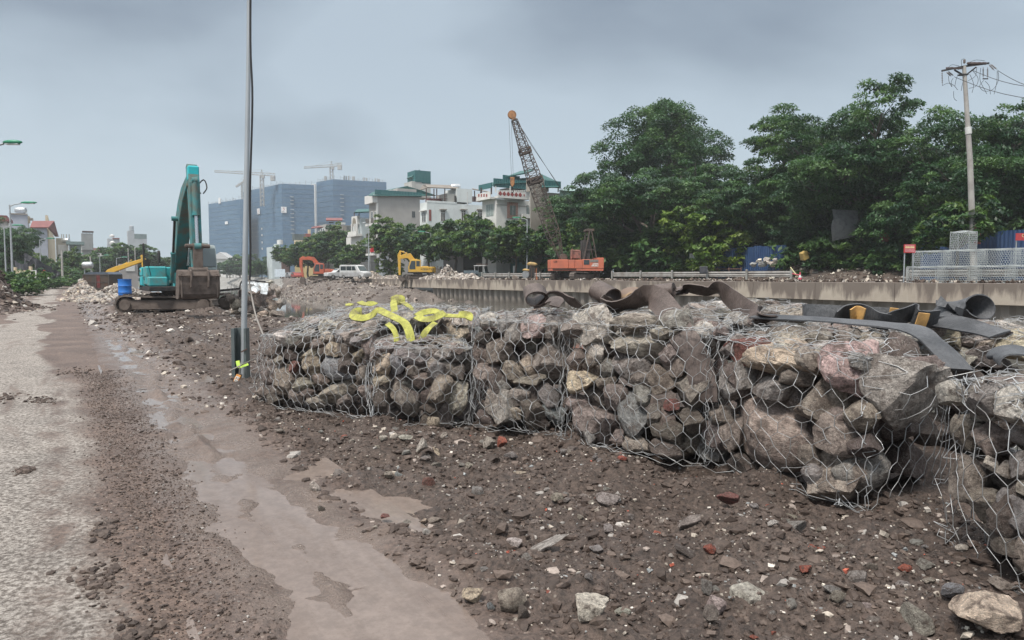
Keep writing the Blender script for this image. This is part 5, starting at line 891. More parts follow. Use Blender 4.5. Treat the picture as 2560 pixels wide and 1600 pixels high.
def track(T, M, y, L=4.1, H=0.82, W=0.6, name='track', shoes=44, sag=True):
    b = MB(M); r = H / 2
    def loop(R_):
        o = []
        for k in range(7): a = -PI / 2 + PI * k / 6; o.append((L / 2 - r + R_ * math.cos(a), r + R_ * math.sin(a)))
        for k in range(1, 6): x = L / 2 - r - (L - 2 * r) * k / 6; o.append((x, r + R_ - (0.05 * math.sin(PI * k / 6) if sag else 0)))
        for k in range(7): a = PI / 2 + PI * k / 6; o.append((-L / 2 + r + R_ * math.cos(a), r + R_ * math.sin(a)))
        return o
    o, i_ = loop(r), loop(r - 0.07); n = len(o)
    vs = [(x, y + s_ * W / 2, z) for P in (o, i_) for s_ in (-1, 1) for x, z in P]; fs = []
    for k in range(n): q = (k + 1) % n; fs += [(k, q, n + q, n + k), (2 * n + k, 3 * n + k, 3 * n + q, 2 * n + q), (k, 2 * n + k, 2 * n + q, q), (n + k, n + q, 3 * n + q, 3 * n + k)]
    b.add(vs, fs); per = [Vector((x, 0, z)) for x, z in o]; ln = [0]
    for k in range(n): ln.append(ln[-1] + (per[(k + 1) % n] - per[k]).length)
    tr = b.build(name, RUB, T); sb = MB(M)
    for j in range(shoes):
        d = ln[-1] * j / shoes; k = max(q for q in range(n) if ln[q] <= d); f = (d - ln[k]) / (ln[k + 1] - ln[k]); p = per[k].lerp(per[(k + 1) % n], f); tg = (per[(k + 1) % n] - per[k]).normalized(); nr = Vector((tg.z, 0, -tg.x)); Rm = Matrix((tg, (0, 1, 0), -nr)).transposed(); sb.box(p + nr * 0.012 + Vector((0, y, 0)), (0.045, W * 1.02, 0.05), Rm)
    so = sb.build('track_shoe', RUB, tr); so['kind'] = 'stuff'
    for x, nm, rr in ((-L / 2 + r, 'idler_wheel', r - 0.10), (L / 2 - r, 'drive_sprocket', r - 0.09)):
        q = MB(M); q.lathe([(0, -W * 0.42), (rr * 0.72, -W * 0.42), (rr * 0.76, -W * 0.36), (rr, -W * 0.3), (rr, W * 0.3), (rr * 0.76, W * 0.36), (rr * 0.72, W * 0.42), (0, W * 0.42)], 20, (x, y, r), axis=(0, 1, 0)); q.build(nm, MUDM, tr, smooth=True)
    q = MB(M); q.box((0, y, r * 0.98), (L - 2.2 * r - 0.2, W * 0.62, H * 0.50)); q.build('track_frame', MUDM, tr, bevel=0.03); return tr
def bucket(T, M, pin, ang, W, col, k=1.0, teeth=5):
    """bucket hung on pin; ang turns it about the machine's cross axis"""
    A = M @ Matrix.Translation((pin[0], 0, pin[1])) @ Matrix.Rotation(ang, 4, 'Y') @ Matrix.Scale(k, 4); prof = [(0.16, 0.06), (0.40, 0.0), (0.50, -0.16), (0.54, -0.55), (0.50, -0.95), (0.36, -1.12), (0.10, -1.18), (-0.42, -1.18)]; vs = []; n = len(prof); b = MB(A)
    for yy in (-W / 2, W / 2):
        for q in (1.0, 0.94): vs += [(x * q, yy, z * q if q == 1 else z * q - 0.01) for x, z in prof]
    fs = [(i, i + 1, 2 * n + i + 1, 2 * n + i) for i in range(n - 1)] + [(n + i, 3 * n + i, 3 * n + i + 1, n + i + 1) for i in range(n - 1)] + [(0, 2 * n, 3 * n, n), (n - 1, 2 * n - 1, 4 * n - 1, 3 * n - 1)]; b.add(vs, fs)
    for sg in (-1, 1): b.prism(prof + [(-0.40, -0.95), (-0.26, -0.35), (-0.12, 0.0)], sg * W / 2 - 0.02, sg * W / 2 + 0.02)
    bo = b.build('bucket', col, T, bevel=0.015); tb = MB(A)
    for j in range(teeth): tb.box((-0.52, -W / 2 + 0.08 + (W - 0.16) * j / (teeth - 1), -1.18), (0.26, 0.10, 0.06))
    tb_ = tb.build('bucket_tooth', col, bo); tb_['kind'] = 'stuff'; e = MB(A)
    for sg in (-1, 1): e.prism([(0.14, 0.10), (-0.12, 0.12), (-0.10, -0.08), (0.10, -0.42), (0.44, -0.15)], sg * 0.21 - 0.03, sg * 0.21 + 0.03)
    e.build('bucket_ear', col, bo); return bo
def cyl(T, M, a, b, y, r, body, rod, split=0.55, name='hydraulic_cylinder'):
    a, b = Vector((a[0], y, a[1])), Vector((b[0], y, b[1])); m = a.lerp(b, split); q = MB(M); q.tube([a, m], r, 12); q.tube([m, m + (b - a).normalized() * 0.08], r * 1.25, 12); o = q.build(name, body, T, smooth=True); q = MB(M); q.tube([m, b], r * 0.58, 10); q.build('rod', rod, o, smooth=True); q = MB(M); q.tube([b - Vector((0, 0.12, 0)), b + Vector((0, 0.12, 0))], r * 1.15, 10); q.build('pin', body, o, smooth=True); q = MB(M); q.tube([a - Vector((0, 0.1, 0)), a + Vector((0, 0.1, 0))], r * 1.15, 10); q.build('pin', body, o, smooth=True); return o
def excavator(label, loc, dh, dt, k, P, boom, arm, bkt, paint, trim=None, boomc=None, armc=None, bktc=None, cabc=None, extras=True, group='tracked excavators'):
    T = thing('excavator', label, 'excavator', loc, group); M = frame(loc, dh, k); Mt = frame(loc, dt, k); boomc, armc, bktc, cabc, trim = boomc or paint, armc or paint, bktc or MUDM, cabc or paint, trim or DARKM
    for y in (-1.15, 1.15): track(T, Mt, y)
    b = MB(Mt); b.box((0, 0, 0.55), (2.4, 1.9, 0.42)); b.lathe([(0.62, 0.7), (0.70, 0.98), (0, 0.98)], 24); b.build('undercarriage', MUDM, T, bevel=0.03)
    b = MB(M); b.box((-0.45, 0, 1.08), (3.9, 2.62, 0.2)); b.build('deck', trim, T, bevel=0.03)
    b = MB(M); o = [(-1.55, 1.36)] + [(-1.95 - 0.68 * math.cos(R(a)), 1.36 * math.sin(R(a))) for a in (72, 45, 20, 0, -20, -45, -72)] + [(-1.55, -1.36)]; b.prism(o, 1.06, 1.94, 'z'); b.build('counterweight', paint, T, bevel=0.06, smooth=True)
    b = MB(M); b.box((-1.05, 0, 1.58), (1.02, 2.66, 0.86)); hood = b.build('engine_hood', paint, T, bevel=0.05); b = MB(M)
    for x in (-1.3, -1.05, -0.8): b.box((x, -1.335, 1.80), (0.05, 0.03, 0.24))
    b.box((-1.05, 0.3, 2.04), (0.8, 1.0, 0.10)); b.build('vent', DARKM, hood)
    b = MB(M); b.box((0.05, -0.93, 1.62), (1.16, 0.80, 0.80)); b.build('tank_box', paint, T, bevel=0.05); b = MB(M); b.box((1.0, -0.95, 1.38), (0.72, 0.72, 0.40)); tb = b.build('tool_box', paint, T, bevel=0.05)
    # cab
    prof = [(-0.42, 1.14), (-0.42, 2.86), (-0.30, 2.96), (0.98, 2.96), (1.12, 2.84), (1.38, 1.95), (1.38, 1.14)]; b = MB(M); b.prism(prof, 0.36, 1.36); cab = b.build('cab', cabc, T, bevel=0.05, smooth=True)
    for nm, rect in (('side_window', [(-0.30, 1.98), (-0.30, 2.78), (0.22, 2.78), (0.22, 1.98)]), ('door_window', [(0.34, 1.55), (0.34, 2.78), (0.92, 2.78), (1.22, 1.98), (1.22, 1.55)])): b = MB(M); b.prism(rect, 1.345, 1.372); b.build(nm, GLS, cab); b = MB(M); b.prism(rect, 0.348, 0.375); b.build(nm, GLS, cab)
    b = MB(M); b.bar((1.165, 0.86, 2.80), (1.392, 0.86, 2.02), 0.90, 0.03, up=(1, 0, 0.2)); b.bar((1.396, 0.86, 1.9), (1.396, 0.86, 1.3), 0.86, 0.02, up=(1, 0, 0)); b.build('windscreen', GLS2, cab)
    if extras:
        b = MB(M); b.tube([(-1.2, -0.6, 2.2), (-1.2, -0.6, 2.62), (-1.27, -0.6, 2.72)], 0.06, 8); b.build('exhaust_pipe', DARKM, T, smooth=True); b = MB(M); b.tube(spline([(-0.45, -1.3, 1.3), (-0.45, -1.3, 2.85), (-0.38, -1.3, 2.98), (-0.1, -1.3, 2.98), (-0.05, -1.3, 2.85), (-0.05, -1.3, 2.0)], 3), 0.022, 6); b.build('handrail', DARKM, T, smooth=True)
        b = MB(M); b.tube([(1.2, -1.2, 1.6), (1.25, -1.3, 2.1)], 0.015, 5); b.box((1.25, -1.32, 2.15), (0.05, 0.18, 0.26)); b.build('mirror', DARKM, T)
        b = MB(M); b.box((0.35, 0.86, 3.02), (0.6, 0.55, 0.10)); b.build('roof_hatch', cabc, cab, bevel=0.02)
    b = MB(M); b.prism(poly_beam(boom), -0.24, 0.24); bo = b.build('boom', boomc, T, bevel=0.03)
    for sg in (-1, 1): b = MB(M); b.prism([(boom[0][0] - 0.35, 1.15), (boom[0][0] - 0.15, boom[0][1] + 0.22), (boom[0][0] + 0.2, boom[0][1] + 0.2), (boom[0][0] + 0.55, 1.15)], sg * 0.30 - 0.04, sg * 0.30 + 0.04); b.build('boom_bracket', paint, T)
    b = MB(M); b.prism(poly_beam(arm), -0.19, 0.19); b.build('arm', armc, T, bevel=0.025)
    bucket(T, M, bkt[0], bkt[1], bkt[2], bktc, bkt[3] if len(bkt) > 3 else 1.0)
    for (a, c, y, r, body, rod, sp) in P:
        for yy in ((-y, y) if y else (0,)): cyl(T, M, a, c, yy, r, body, rod, sp)
    return T, M
def letters(text, M, size, mat, parent, name='lettering', ext=0.006):
    cu = bpy.data.curves.new(name, 'FONT'); cu.body = text; cu.size = size; cu.align_x = 'CENTER'; cu.align_y = 'CENTER'; cu.extrude = ext; q = bpy.data.objects.new(name, cu); COL.objects.link(q); bpy.context.view_layer.update(); me = bpy.data.meshes.new_from_object(q); bpy.data.objects.remove(q); o = link(name, me); me.materials.clear(); me.materials.append(mat)
    if parent: o.parent = parent; o.matrix_local = Matrix.Translation(-wloc(parent)) @ M
    else: o.matrix_world = M
    return o
TEAL = pm('teal_paint', (0.035, 0.32, 0.34), (0.105, 0.20, 0.19), 2.6, 0.42, 0.64, 0.48, bump=0.12); TEALD = pm('dull_teal_paint', (0.04, 0.20, 0.21), (0.115, 0.125, 0.105), 2.4, 0.40, 0.64, 0.6, bump=0.15); TEALL = pm('bright_teal_paint', (0.03, 0.42, 0.46), (0.06, 0.30, 0.32), 3, 0.5, 0.75, 0.4)
ph = R(33); dh = (math.sin(ph), -math.cos(ph)); e0 = PP(446, 700, 31.2); eloc = Vector((e0.x, e0.y, 0.02))
T, M = excavator('teal excavator with raised boom and muddy bucket beside the canal', eloc, dh, (1, 0.02), 1.0, [((0.75, 1.35), (2.05, 3.95), 0.36, 0.085, TEALD, DARKM, 0.45), ((4.66, 5.22), (4.98, 2.72), 0, 0.115, TEALD, CHR, 0.5), ((2.5, 4.95), (4.02, 5.72), 0, 0.10, TEALD, CHR, 0.7)],
  [(0.35, 1.85, 0.20), (0.9, 2.7, 0.30), (1.75, 3.85, 0.40), (2.3, 4.3, 0.40), (3.2, 4.85, 0.30), (4.35, 5.22, 0.2)], [(4.08, 5.86, 0.12), (4.32, 5.4, 0.26), (4.42, 5.1, 0.30), (4.55, 4.0, 0.23), (4.76, 1.9, 0.15)], ((4.78, 1.80), R(2), 1.56, 0.90), TEAL, boomc=TEALD, armc=TEALD, cabc=pm('grey_cab_paint', (0.32, 0.38, 0.38), (0.2, 0.22, 0.21), 2.5))
b = MB(M); b.prism([(4.66, 2.80), (5.02, 2.84), (5.04, 2.66), (4.68, 2.60)], -0.22, 0.22); b.prism([(4.93, 2.8), (5.06, 2.75), (5.10, 1.75), (4.98, 1.7)], -0.17, 0.17); b.tube([(4.98, -0.44, 2.74), (4.98, 0.44, 2.74)], 0.08, 10); b.tube([(5.02, -0.34, 1.82), (5.02, 0.34, 1.82)], 0.13, 10); b.build('bucket_link', MUDM, T, bevel=0.02)
b = MB(M)
for sg in (-1, 1): b.prism([(5.14, 1.86), (5.36, 1.80), (5.42, 1.45), (5.36, 1.18), (5.22, 1.15)], sg * 0.30 - 0.03, sg * 0.30 + 0.03)
b.box((5.28, 0, 1.62), (0.06, 1.5, 0.05)); b.box((5.24, -0.62, 1.25), (0.05, 0.05, 0.9)); b.box((5.24, 0.62, 1.25), (0.05, 0.05, 0.9)); b.build('bucket_bracket', MUDM, T, bevel=0.015)
b = MB(M); b.box((4.40, 0, 5.52), (0.34, 0.40, 0.55)); b.build('arm_cover', TEALL, T, bevel=0.04)
for k_, (yy, sgn) in enumerate(((-0.1, 1), (0.12, -1), (0.2, 1))): b = MB(M); b.tube(spline([(3.6, yy, 5.05), (4.1, yy + 0.22 * sgn, 5.35), (4.55, yy + 0.26 * sgn, 5.0), (4.7, yy + 0.1, 4.75)], 4), 0.025, 5); b.build('hose', DARKM, T, smooth=True)
b = MB(M); b.box((-1.05, -1.345, 1.80), (0.95, 0.03, 0.34)); b.box((-1.05, -1.345, 1.40), (0.95, 0.03, 0.38)); b.build('side_door', TEALL, T, bevel=0.02); b = MB(M); b.box((-1.55, -1.34, 1.6), (0.03, 0.04, 0.95)); b.build('door_gap', DARKM, T); b = MB(M); b.lathe([(0, 0), (0.07, 0), (0.07, 0.01), (0, 0.01)], 14, (-0.95, -1.365, 1.84), axis=(0, -1, 0)); b.build('badge', pm('badge_cream', (0.6, 0.6, 0.45)), T); b = MB(M); b.box((-1.2, -1.365, 1.84), (0.17, 0.02, 0.10)); b.build('plate', DARKM, T); b = MB(M); b.box((-0.02, -1.34, 1.52), (0.16, 0.02, 0.16)); b.build('filler_cap', DARKM, T)
ORA = pm('red_orange_paint', (0.44, 0.105, 0.055), (0.25, 0.095, 0.065), 1.4, 0.48, 0.70, 0.5); YELP = pm('digger_yellow', (0.58, 0.345, 0.045), (0.40, 0.27, 0.09), 1.4, 0.48, 0.72, 0.5)
loc = PP(806, 696, 128); loc.z = 0.95
fold = dict(boom=[(0.35, 1.8, 0.22), (0.9, 3.0, 0.33), (1.5, 3.75, 0.36), (2.3, 3.9, 0.30), (3.5, 3.75, 0.2)])
T, M = excavator('red orange excavator on the end of the earth bank, boom folded forward', loc, (-1, -0.16), (-1, -0.05), 1.02, [((0.75, 1.35), (1.35, 3.1), 0.34, 0.085, ORA, CHR, 0.5), ((3.1, 4.15), (3.75, 3.55), 0, 0.1, ORA, CHR, 0.6)], fold['boom'], [(3.1, 4.15, 0.14), (3.55, 3.75, 0.3), (3.6, 2.6, 0.24), (3.25, 0.6, 0.15)], ((3.2, 0.5), R(-5), 1.1), ORA)
loc = PP(1045, 696, 106); loc.z = BANK - 0.1
T, M = excavator('yellow excavator with black lettering parked on the far road above the wall', loc, (-1, -0.12), (-1, -0.35), 1.0, [((0.75, 1.35), (1.2, 3.0), 0.34, 0.085, YELP, CHR, 0.5), ((2.6, 4.25), (1.7, 4.0), 0, 0.1, YELP, CHR, 0.6)], [(0.25, 1.8, 0.24), (0.75, 2.9, 0.36), (1.25, 3.55, 0.42), (1.8, 3.55, 0.34), (2.6, 3.3, 0.24)], [(2.55, 4.25, 0.12), (2.72, 3.6, 0.26), (2.72, 2.4, 0.2), (2.68, 0.7, 0.15)], ((2.7, 0.6), R(40), 1.0, 0.8), YELP)
Ml = M @ Matrix(((-1, 0, 0, -1.35), (0, 0, 1, 1.39), (0, 1, 0, 1.55), (0, 0, 0, 1))); b = MB(M); b.box((-1.15, 1.335, 1.55), (1.85, 0.09, 0.78)); b.build('side_panel', YELP, T, bevel=0.03); letters('KOMATSU', Ml, 0.40, pm('black_print', (0.015, 0.015, 0.015)), T)
# yellow digger behind the dark truck body on the near bank
loc = PP(257, 700, 74); loc.z = 0
excavator('yellow excavator with long low boom behind the dark truck body', loc, (1, 0.05), (1, 0.3), 0.7, [((0.9, 2.9), (4.2, 4.75), 0, 0.07, YELP, CHR, 0.8)], [(0.35, 2.3, 0.30), (1.0, 3.0, 0.40), (2.0, 3.45, 0.36), (5.9, 4.75, 0.24)], [(5.75, 5.5, 0.16), (6.0, 4.8, 0.28), (6.0, 3.6, 0.24), (5.95, 2.2, 0.2)], ((5.95, 2.0), R(0), 0.9, 0.8), YELP, extras=False)
# ------------------------------------------------------------------ crawler crane with lattice boom
CRO = pm('faded_orange_paint', (0.52, 0.15, 0.085), (0.36, 0.125, 0.085), 0.9, 0.45, 0.72, 0.55); LAT = pm('rusty_lattice', (0.075, 0.06, 0.055), (0.12, 0.085, 0.065), 2, rough=0.75); Dc = 76.0; m_ = Dc / F
cl = PP(1438, 698, Dc); cl.z = BANK; T = thing('crawler_crane', 'orange crawler crane with tall lattice boom on the far bank', 'crane', cl); dv = Vector((-1, -0.10, 0)).normalized(); M = frame(cl, dv); Mt = frame(cl, (-0.72, -0.69))
for y in (-1.35, 1.35): track(T, Mt, y, 4.3, 0.86, 0.62)
b = MB(Mt); b.box((0, 0, 0.6), (2.4, 2.2, 0.5)); b.lathe([(0.8, 0.8), (0.8, 1.05), (0, 1.05)], 20); b.build('undercarriage', DARKM, T)
b = MB(M); b.box((0.0, 0, 1.10), (5.5, 2.6, 0.22)); b.build('deck', CRO, T)
for x0, x1, z1, nm in ((0.95, 2.78, 2.16, 'front_housing'), (0.30, 0.93, 2.14, 'housing_panel'), (-0.50, 0.28, 2.14, 'housing_panel'), (-2.05, -0.52, 2.18, 'rear_housing'), (-2.80, -2.07, 2.36, 'counterweight')):
    b = MB(M); b.box(((x0 + x1) / 2, 0, (1.22 + z1) / 2), (x1 - x0, 2.66, z1 - 1.22)); q = b.build(nm, CRO, T, bevel=0.04)
    if nm == 'rear_housing': b = MB(M); b.box((-0.95, 1.335, 1.88), (0.60, 0.03, 0.50)); b.build('window', GLS, q); b = MB(M); b.box((-1.75, 1.335, 2.02), (0.9, 0.03, 0.28)); b.build('grille', pm('grey_grille', (0.2, 0.19, 0.17)), q)
b = MB(M); b.prism([(-1.35, 1.46), (-2.2, 1.44), (-2.2, 1.78), (-1.9, 1.8), (-1.6, 1.76), (-1.55, 1.58)], 1.335, 1.345); b.build('faded_white_mark', pm('flaking_white', (0.62, 0.58, 0.55), (0.45, 0.22, 0.16), 7, 0.45, 0.6), T)
letters('LS8', M @ Matrix(((-1, 0, 0, 2.35), (0, 0, 1, 1.345), (0, 1, 0, 1.93), (0, 0, 0, 1))), 0.26, pm('black_print', (0.015, 0.015, 0.015)), T)
b = MB(M); b.box((1.4, 1.36, 1.16), (2.5, 0.10, 0.08)); b.build('side_step', DARKM, T)
def crl(px, py, dy=0.0): return PP(px, py, Dc + dy)
foot, tip = crl(1401, 640), crl(1286, 300); axv = (tip - foot); Lb = axv.length; axv.normalize(); sv_ = Vector((0.25, -1, 0)).normalized(); sv_ = (sv_ - axv * sv_.dot(axv)).normalized(); uv_ = axv.cross(sv_)
def sect(f, w_): c = foot + axv * (Lb * f); return [c + sv_ * (i * w_ / 2) + uv_ * (j * w_ / 2) for i, j in ((-1, -1), (1, -1), (1, 1), (-1, 1))]
def wid(f): return 1.22 * min(1, 0.35 + f / 0.16 * 0.65) if f < 0.16 else (1.22 if f < 0.62 else 1.22 + (0.5 - 1.22) * (f - 0.62) / 0.38)
for nm, f0, f1, n in (('boom_foot_section', 0.0, 0.28, 6), ('boom_middle_section', 0.28, 0.545, 8), ('boom_middle_section', 0.56, 0.76, 7), ('boom_top_section', 0.775, 1.0, 8)):
    b = MB(); S = [sect(f0 + (f1 - f0) * i / n, wid(f0 + (f1 - f0) * i / n)) for i in range(n + 1)]
    for i in range(n):
        for q in range(4):
            b.bar(S[i][q], S[i + 1][q], 0.085); r = (q + 1) % 4; b.bar(S[i][q], S[i][r], 0.045); b.bar(S[i][q], S[i + 1][r], 0.045) if i % 2 else b.bar(S[i][r], S[i + 1][q], 0.045)
    for q in range(4): b.bar(S[n][q], S[n][(q + 1) % 4], 0.08)
    b.build(nm, LAT, T)
for f in (0.552, 0.768):
    b = MB(); S0, S1 = sect(f - 0.012, wid(f) * 1.1), sect(f + 0.02, wid(f) * 1.1)
    for q in range(4): r = (q + 1) % 4; b.bar(S0[q], S1[q], 0.14); b.bar(S0[q], S0[r], 0.12); b.bar(S1[q], S1[r], 0.12); b.bar(S0[q], S1[r], 0.09)
    if f < 0.6:
        for q in range(5): c = foot + axv * (Lb * f); b.box(c + Vector((rg.uniform(-.4, .4), rg.uniform(-.3, .3), rg.uniform(-.25, .25))), (0.5, 0.4, 0.28), (0.3 * q, 0.2, q))
    b.build('boom_joint', LAT, T)
b = MB(); hd = crl(1283, 288); b.lathe([(0.0, -0.16), (0.42, -0.16), (0.46, -0.1), (0.38, 0), (0.46, 0.1), (0.42, 0.16), (0, 0.16)], 18, crl(1280, 287), axis=sv_); b.bar(tip, crl(1281, 282), 0.5, 0.4); b.build('boom_head', pm('rust_orange', (0.35, 0.17, 0.07), (0.14, 0.08, 0.05), 3), T, smooth=True)
hk = crl(1281, 455)
for dx in (-1, 1): b = MB(); b.tube([crl(1275 + 3 * dx, 292), hk + Vector((0.09 * dx, 0, 0.5))], 0.014, 5); b.build('hoist_cable', DARKM, T)
b = MB(); b.prism([(-0.26, 0.5), (0.26, 0.5), (0.22, -0.25), (0.07, -0.5), (-0.07, -0.5), (-0.2, -0.25)], -0.15, 0.15); b.M = Matrix.Identity(4); b.v = [v + hk for v in b.v]; hkb = b.build('hook_block', pm('rust_orange', (0.35, 0.17, 0.07), (0.14, 0.08, 0.05), 3), T, bevel=0.04); b = MB(); b.tube([hk + Vector((0, 0, -0.5)), hk + Vector((0, 0, -0.8)), hk + Vector((0.12, 0, -0.98)), hk + Vector((0.05, 0, -1.12)), hk + Vector((-0.12, 0, -1.05))], 0.05, 6); b.build('hook', DARKM, hkb)
ga = [M @ Vector((-1.45, y, 5.2)) for y in (-0.7, 0.7)]; b = MB(M)
for y in (-0.9, 0.9): b.bar((-0.7, y, 2.1), (-1.35, y, 5.2), 0.13); b.bar((-2.1, y, 2.3), (-1.55, y, 5.2), 0.10); b.bar((-0.9, y, 3.2), (-1.9, y, 3.2), 0.07)
for z in (3.2, 5.2): b.bar((-1.45 + (5.2 - z) * 0.1, -0.9, z), (-1.45 + (5.2 - z) * 0.1, 0.9, z), 0.12)
b.box((-1.45, 0, 5.3), (0.75, 1.9, 0.22)); b.build('gantry_frame', LAT, T)
mid = crl(1370, 470, 0.2)
for k_, g in enumerate(ga): b = MB(); b.tube([crl(1291, 300, 0.3 * k_), crl(1330, 362 + 4 * k_, 0.3 * k_), g], 0.022, 5); b.build('pendant_cable', DARKM, T)
b = MB(M); b.tube([(1.35, -0.6, 2.42), (1.35, 0.7, 2.42)], 0.38, 14); b.build('winch_drum', pm('rust_drum', (0.10, 0.07, 0.055)), T, smooth=True); b = MB(M); b.box((0.1, 0.3, 2.75), (0.9, 0.8, 0.9)); b.tube([(-0.35, 0.9, 2.2), (-0.35, 0.9, 3.1)], 0.07, 6); b.tube([(0.6, 0.9, 2.2), (0.5, 0.9, 3.3)], 0.07, 6); b.box((0.1, 0.72, 3.1), (0.9, 0.06, 0.08)); b.build('engine_block', pm('dull_red_engine', (0.30, 0.13, 0.10), (0.12, 0.08, 0.07), 2), T, bevel=0.03)
b = MB(M); b.box((-1.0, 0.3, 3.2), (0.9, 0.9, 2.0)); b.build('stack_box', pm('soot_black', (0.03, 0.028, 0.027), (0.06, 0.05, 0.045), 3), T)
# ------------------------------------------------------------------ small machines and vehicles
def wheel(T, M, p, r, w_, rim=True):
    b = MB(M); b.lathe([(r * 0.55, -w_ / 2), (r * 0.92, -w_ / 2), (r, -w_ * 0.3), (r, w_ * 0.3), (r * 0.92, w_ / 2), (r * 0.55, w_ / 2)], 16, p, axis=(0, 1, 0)); o = b.build('wheel', pm('tyre', (0.025, 0.024, 0.023), (0.07, 0.06, 0.05), 5, rough=0.85), T, smooth=True)
    if rim: b = MB(M); b.lathe([(0, -w_ * 0.36), (r * 0.56, -w_ * 0.36), (r * 0.56, w_ * 0.36), (0, w_ * 0.36)], 14, p, axis=(0, 1, 0)); b.build('rim', pm('rim_grey', (0.35, 0.35, 0.35), None, 4, metal=0.4), o)
    return o
def vehicle(label, cat, name, loc, d, prof, W, cols, wins, wheels, front=None, group=None, lights=()):
    T = thing(name, label, cat, loc, group); M = frame(loc, d); b = MB(M); b.prism(prof, -W / 2, W / 2); b.build('body', cols[0], T, bevel=0.06, smooth=True)
    for nm, poly in wins:
        b = MB(M); b.prism(poly, -W / 2 - 0.012, -W / 2 + 0.02); b.build(nm, GLS, T); b = MB(M); b.prism(poly, W / 2 - 0.02, W / 2 + 0.012); b.build(nm, GLS, T)
    if front: b = MB(M); b.bar(Vector((front[0], 0, front[1])), Vector((front[2], 0, front[3])), W * 0.86, 0.03, up=(1, 0, 0.3)); b.build('windscreen', GLS2, T)
    for x, r in wheels:
        for s_ in (-1, 1): wheel(T, M, (x, s_ * (W / 2 - 0.10), r), r, 0.22)
    for nm, x, y, z, c in lights: b = MB(M); b.box((x, y, z), (0.06, 0.28, 0.18)); b.build(nm, c, T)
    return T, M
WHT = pm('white_car_paint', (0.52, 0.53, 0.53), (0.40, 0.39, 0.37), 1.2, rough=0.3); SIL = pm('silver_paint', (0.45, 0.45, 0.45), (0.33, 0.32, 0.31), 1.2, rough=0.3, metal=0.3); HLM = pm('headlamp', (0.75, 0.75, 0.72), None, rough=0.15); RLM = pm('tail_lamp', (0.45, 0.03, 0.03), None, rough=0.25)
van = [(2.65, 0.35), (2.65, 0.95), (2.5, 1.15), (1.75, 1.32), (1.15, 2.2), (0.9, 2.32), (-2.5, 2.35), (-2.68, 2.2), (-2.7, 0.35)]
p = PP(889, 700, 119); p.z = BANK
T, M = vehicle('silver and white minibus van parked behind the pile of pale stones', 'van', 'van', p, (0.86, -0.50), van, 1.95, (WHT,), [('side_window', [(1.0, 1.42), (0.72, 2.1), (0.1, 2.1), (0.1, 1.42)]), ('side_window', [(0.0, 1.42), (0.0, 2.1), (-1.1, 2.1), (-1.1, 1.42)]), ('side_window', [(-1.2, 1.42), (-1.2, 2.1), (-2.4, 2.1), (-2.4, 1.42)])], [(1.75, 0.36), (-1.75, 0.36)], (1.78, 1.36, 1.2, 2.12), None, [('headlight', 2.64, 0.72, 0.85, HLM), ('headlight', 2.64, -0.72, 0.85, HLM)])
b = MB(M); b.box((-0.4, 0, 0.75), (4.4, 1.97, 0.75)); b.build('side_panel', SIL, T, bevel=0.03)
pk = [(2.6, 0.45), (2.6, 1.05), (1.2, 1.18), (0.55, 1.78), (-0.55, 1.82), (-0.75, 1.15), (-2.6, 1.12), (-2.6, 0.45)]; p = PP(850, 698, 125); p.z = BANK
vehicle('white pickup truck parked left of the minibus van', 'pickup', 'pickup_truck', p, (-0.8, -0.6), pk, 1.85, (WHT,), [('side_window', [(0.95, 1.2), (0.5, 1.68), (0.0, 1.7), (0.0, 1.2)]), ('side_window', [(-0.06, 1.2), (-0.06, 1.7), (-0.5, 1.7), (-0.66, 1.2)])], [(1.65, 0.38), (-1.6, 0.38)], (1.12, 1.2, 0.62, 1.72), None, [('headlight', 2.58, 0.7, 0.95, HLM), ('headlight', 2.58, -0.7, 0.95, HLM), ('tail_light', -2.6, 0.78, 0.95, RLM), ('tail_light', -2.6, -0.78, 0.95, RLM)])
car = [(2.1, 0.3), (2.1, 0.75), (1.1, 0.9), (0.5, 1.42), (-1.1, 1.45), (-1.75, 0.95), (-2.1, 0.9), (-2.1, 0.3)]
for px, D_, c, lab in ((728, 170, pm('grey_car_paint', (0.2, 0.2, 0.21)), 'dark grey car far along the road left of the red excavator'), (712, 185, pm('white_car_paint', (0.7, 0.7, 0.7)), 'white car farther along the road left of the dark grey one'), (742, 165, pm('red_car_paint', (0.3, 0.06, 0.05)), 'dull red car far along the road, nearest of three in a line')):
    p = PP(px, 696, D_); p.z = BANK; vehicle(lab, 'car', 'car', p, (0.5, -0.85), car, 1.75, (c,), [('side_window', [(0.9, 0.93), (0.45, 1.35), (-1.0, 1.36), (-1.45, 0.95)])], [(1.3, 0.32), (-1.3, 0.32)], (0.98, 0.95, 0.56, 1.36), 'cars on the far road')
p = PP(700, 695, 176); p.z = BANK; T = thing('site_board', 'pale blue white notice board standing by the road left of the cars', 'sign', p); b = MB(); b.box(p + Vector((0.0, 0, 1.3)), (2.6, 0.08, 1.9)); b.build('board', pm('board_white', (0.55, 0.62, 0.68)), T); b = MB()
for q in (-1, 1): b.box(p + Vector((q * 1.1, 0.06, 0.6)), (0.08, 0.08, 1.3))
b.build('leg', GALV, T)
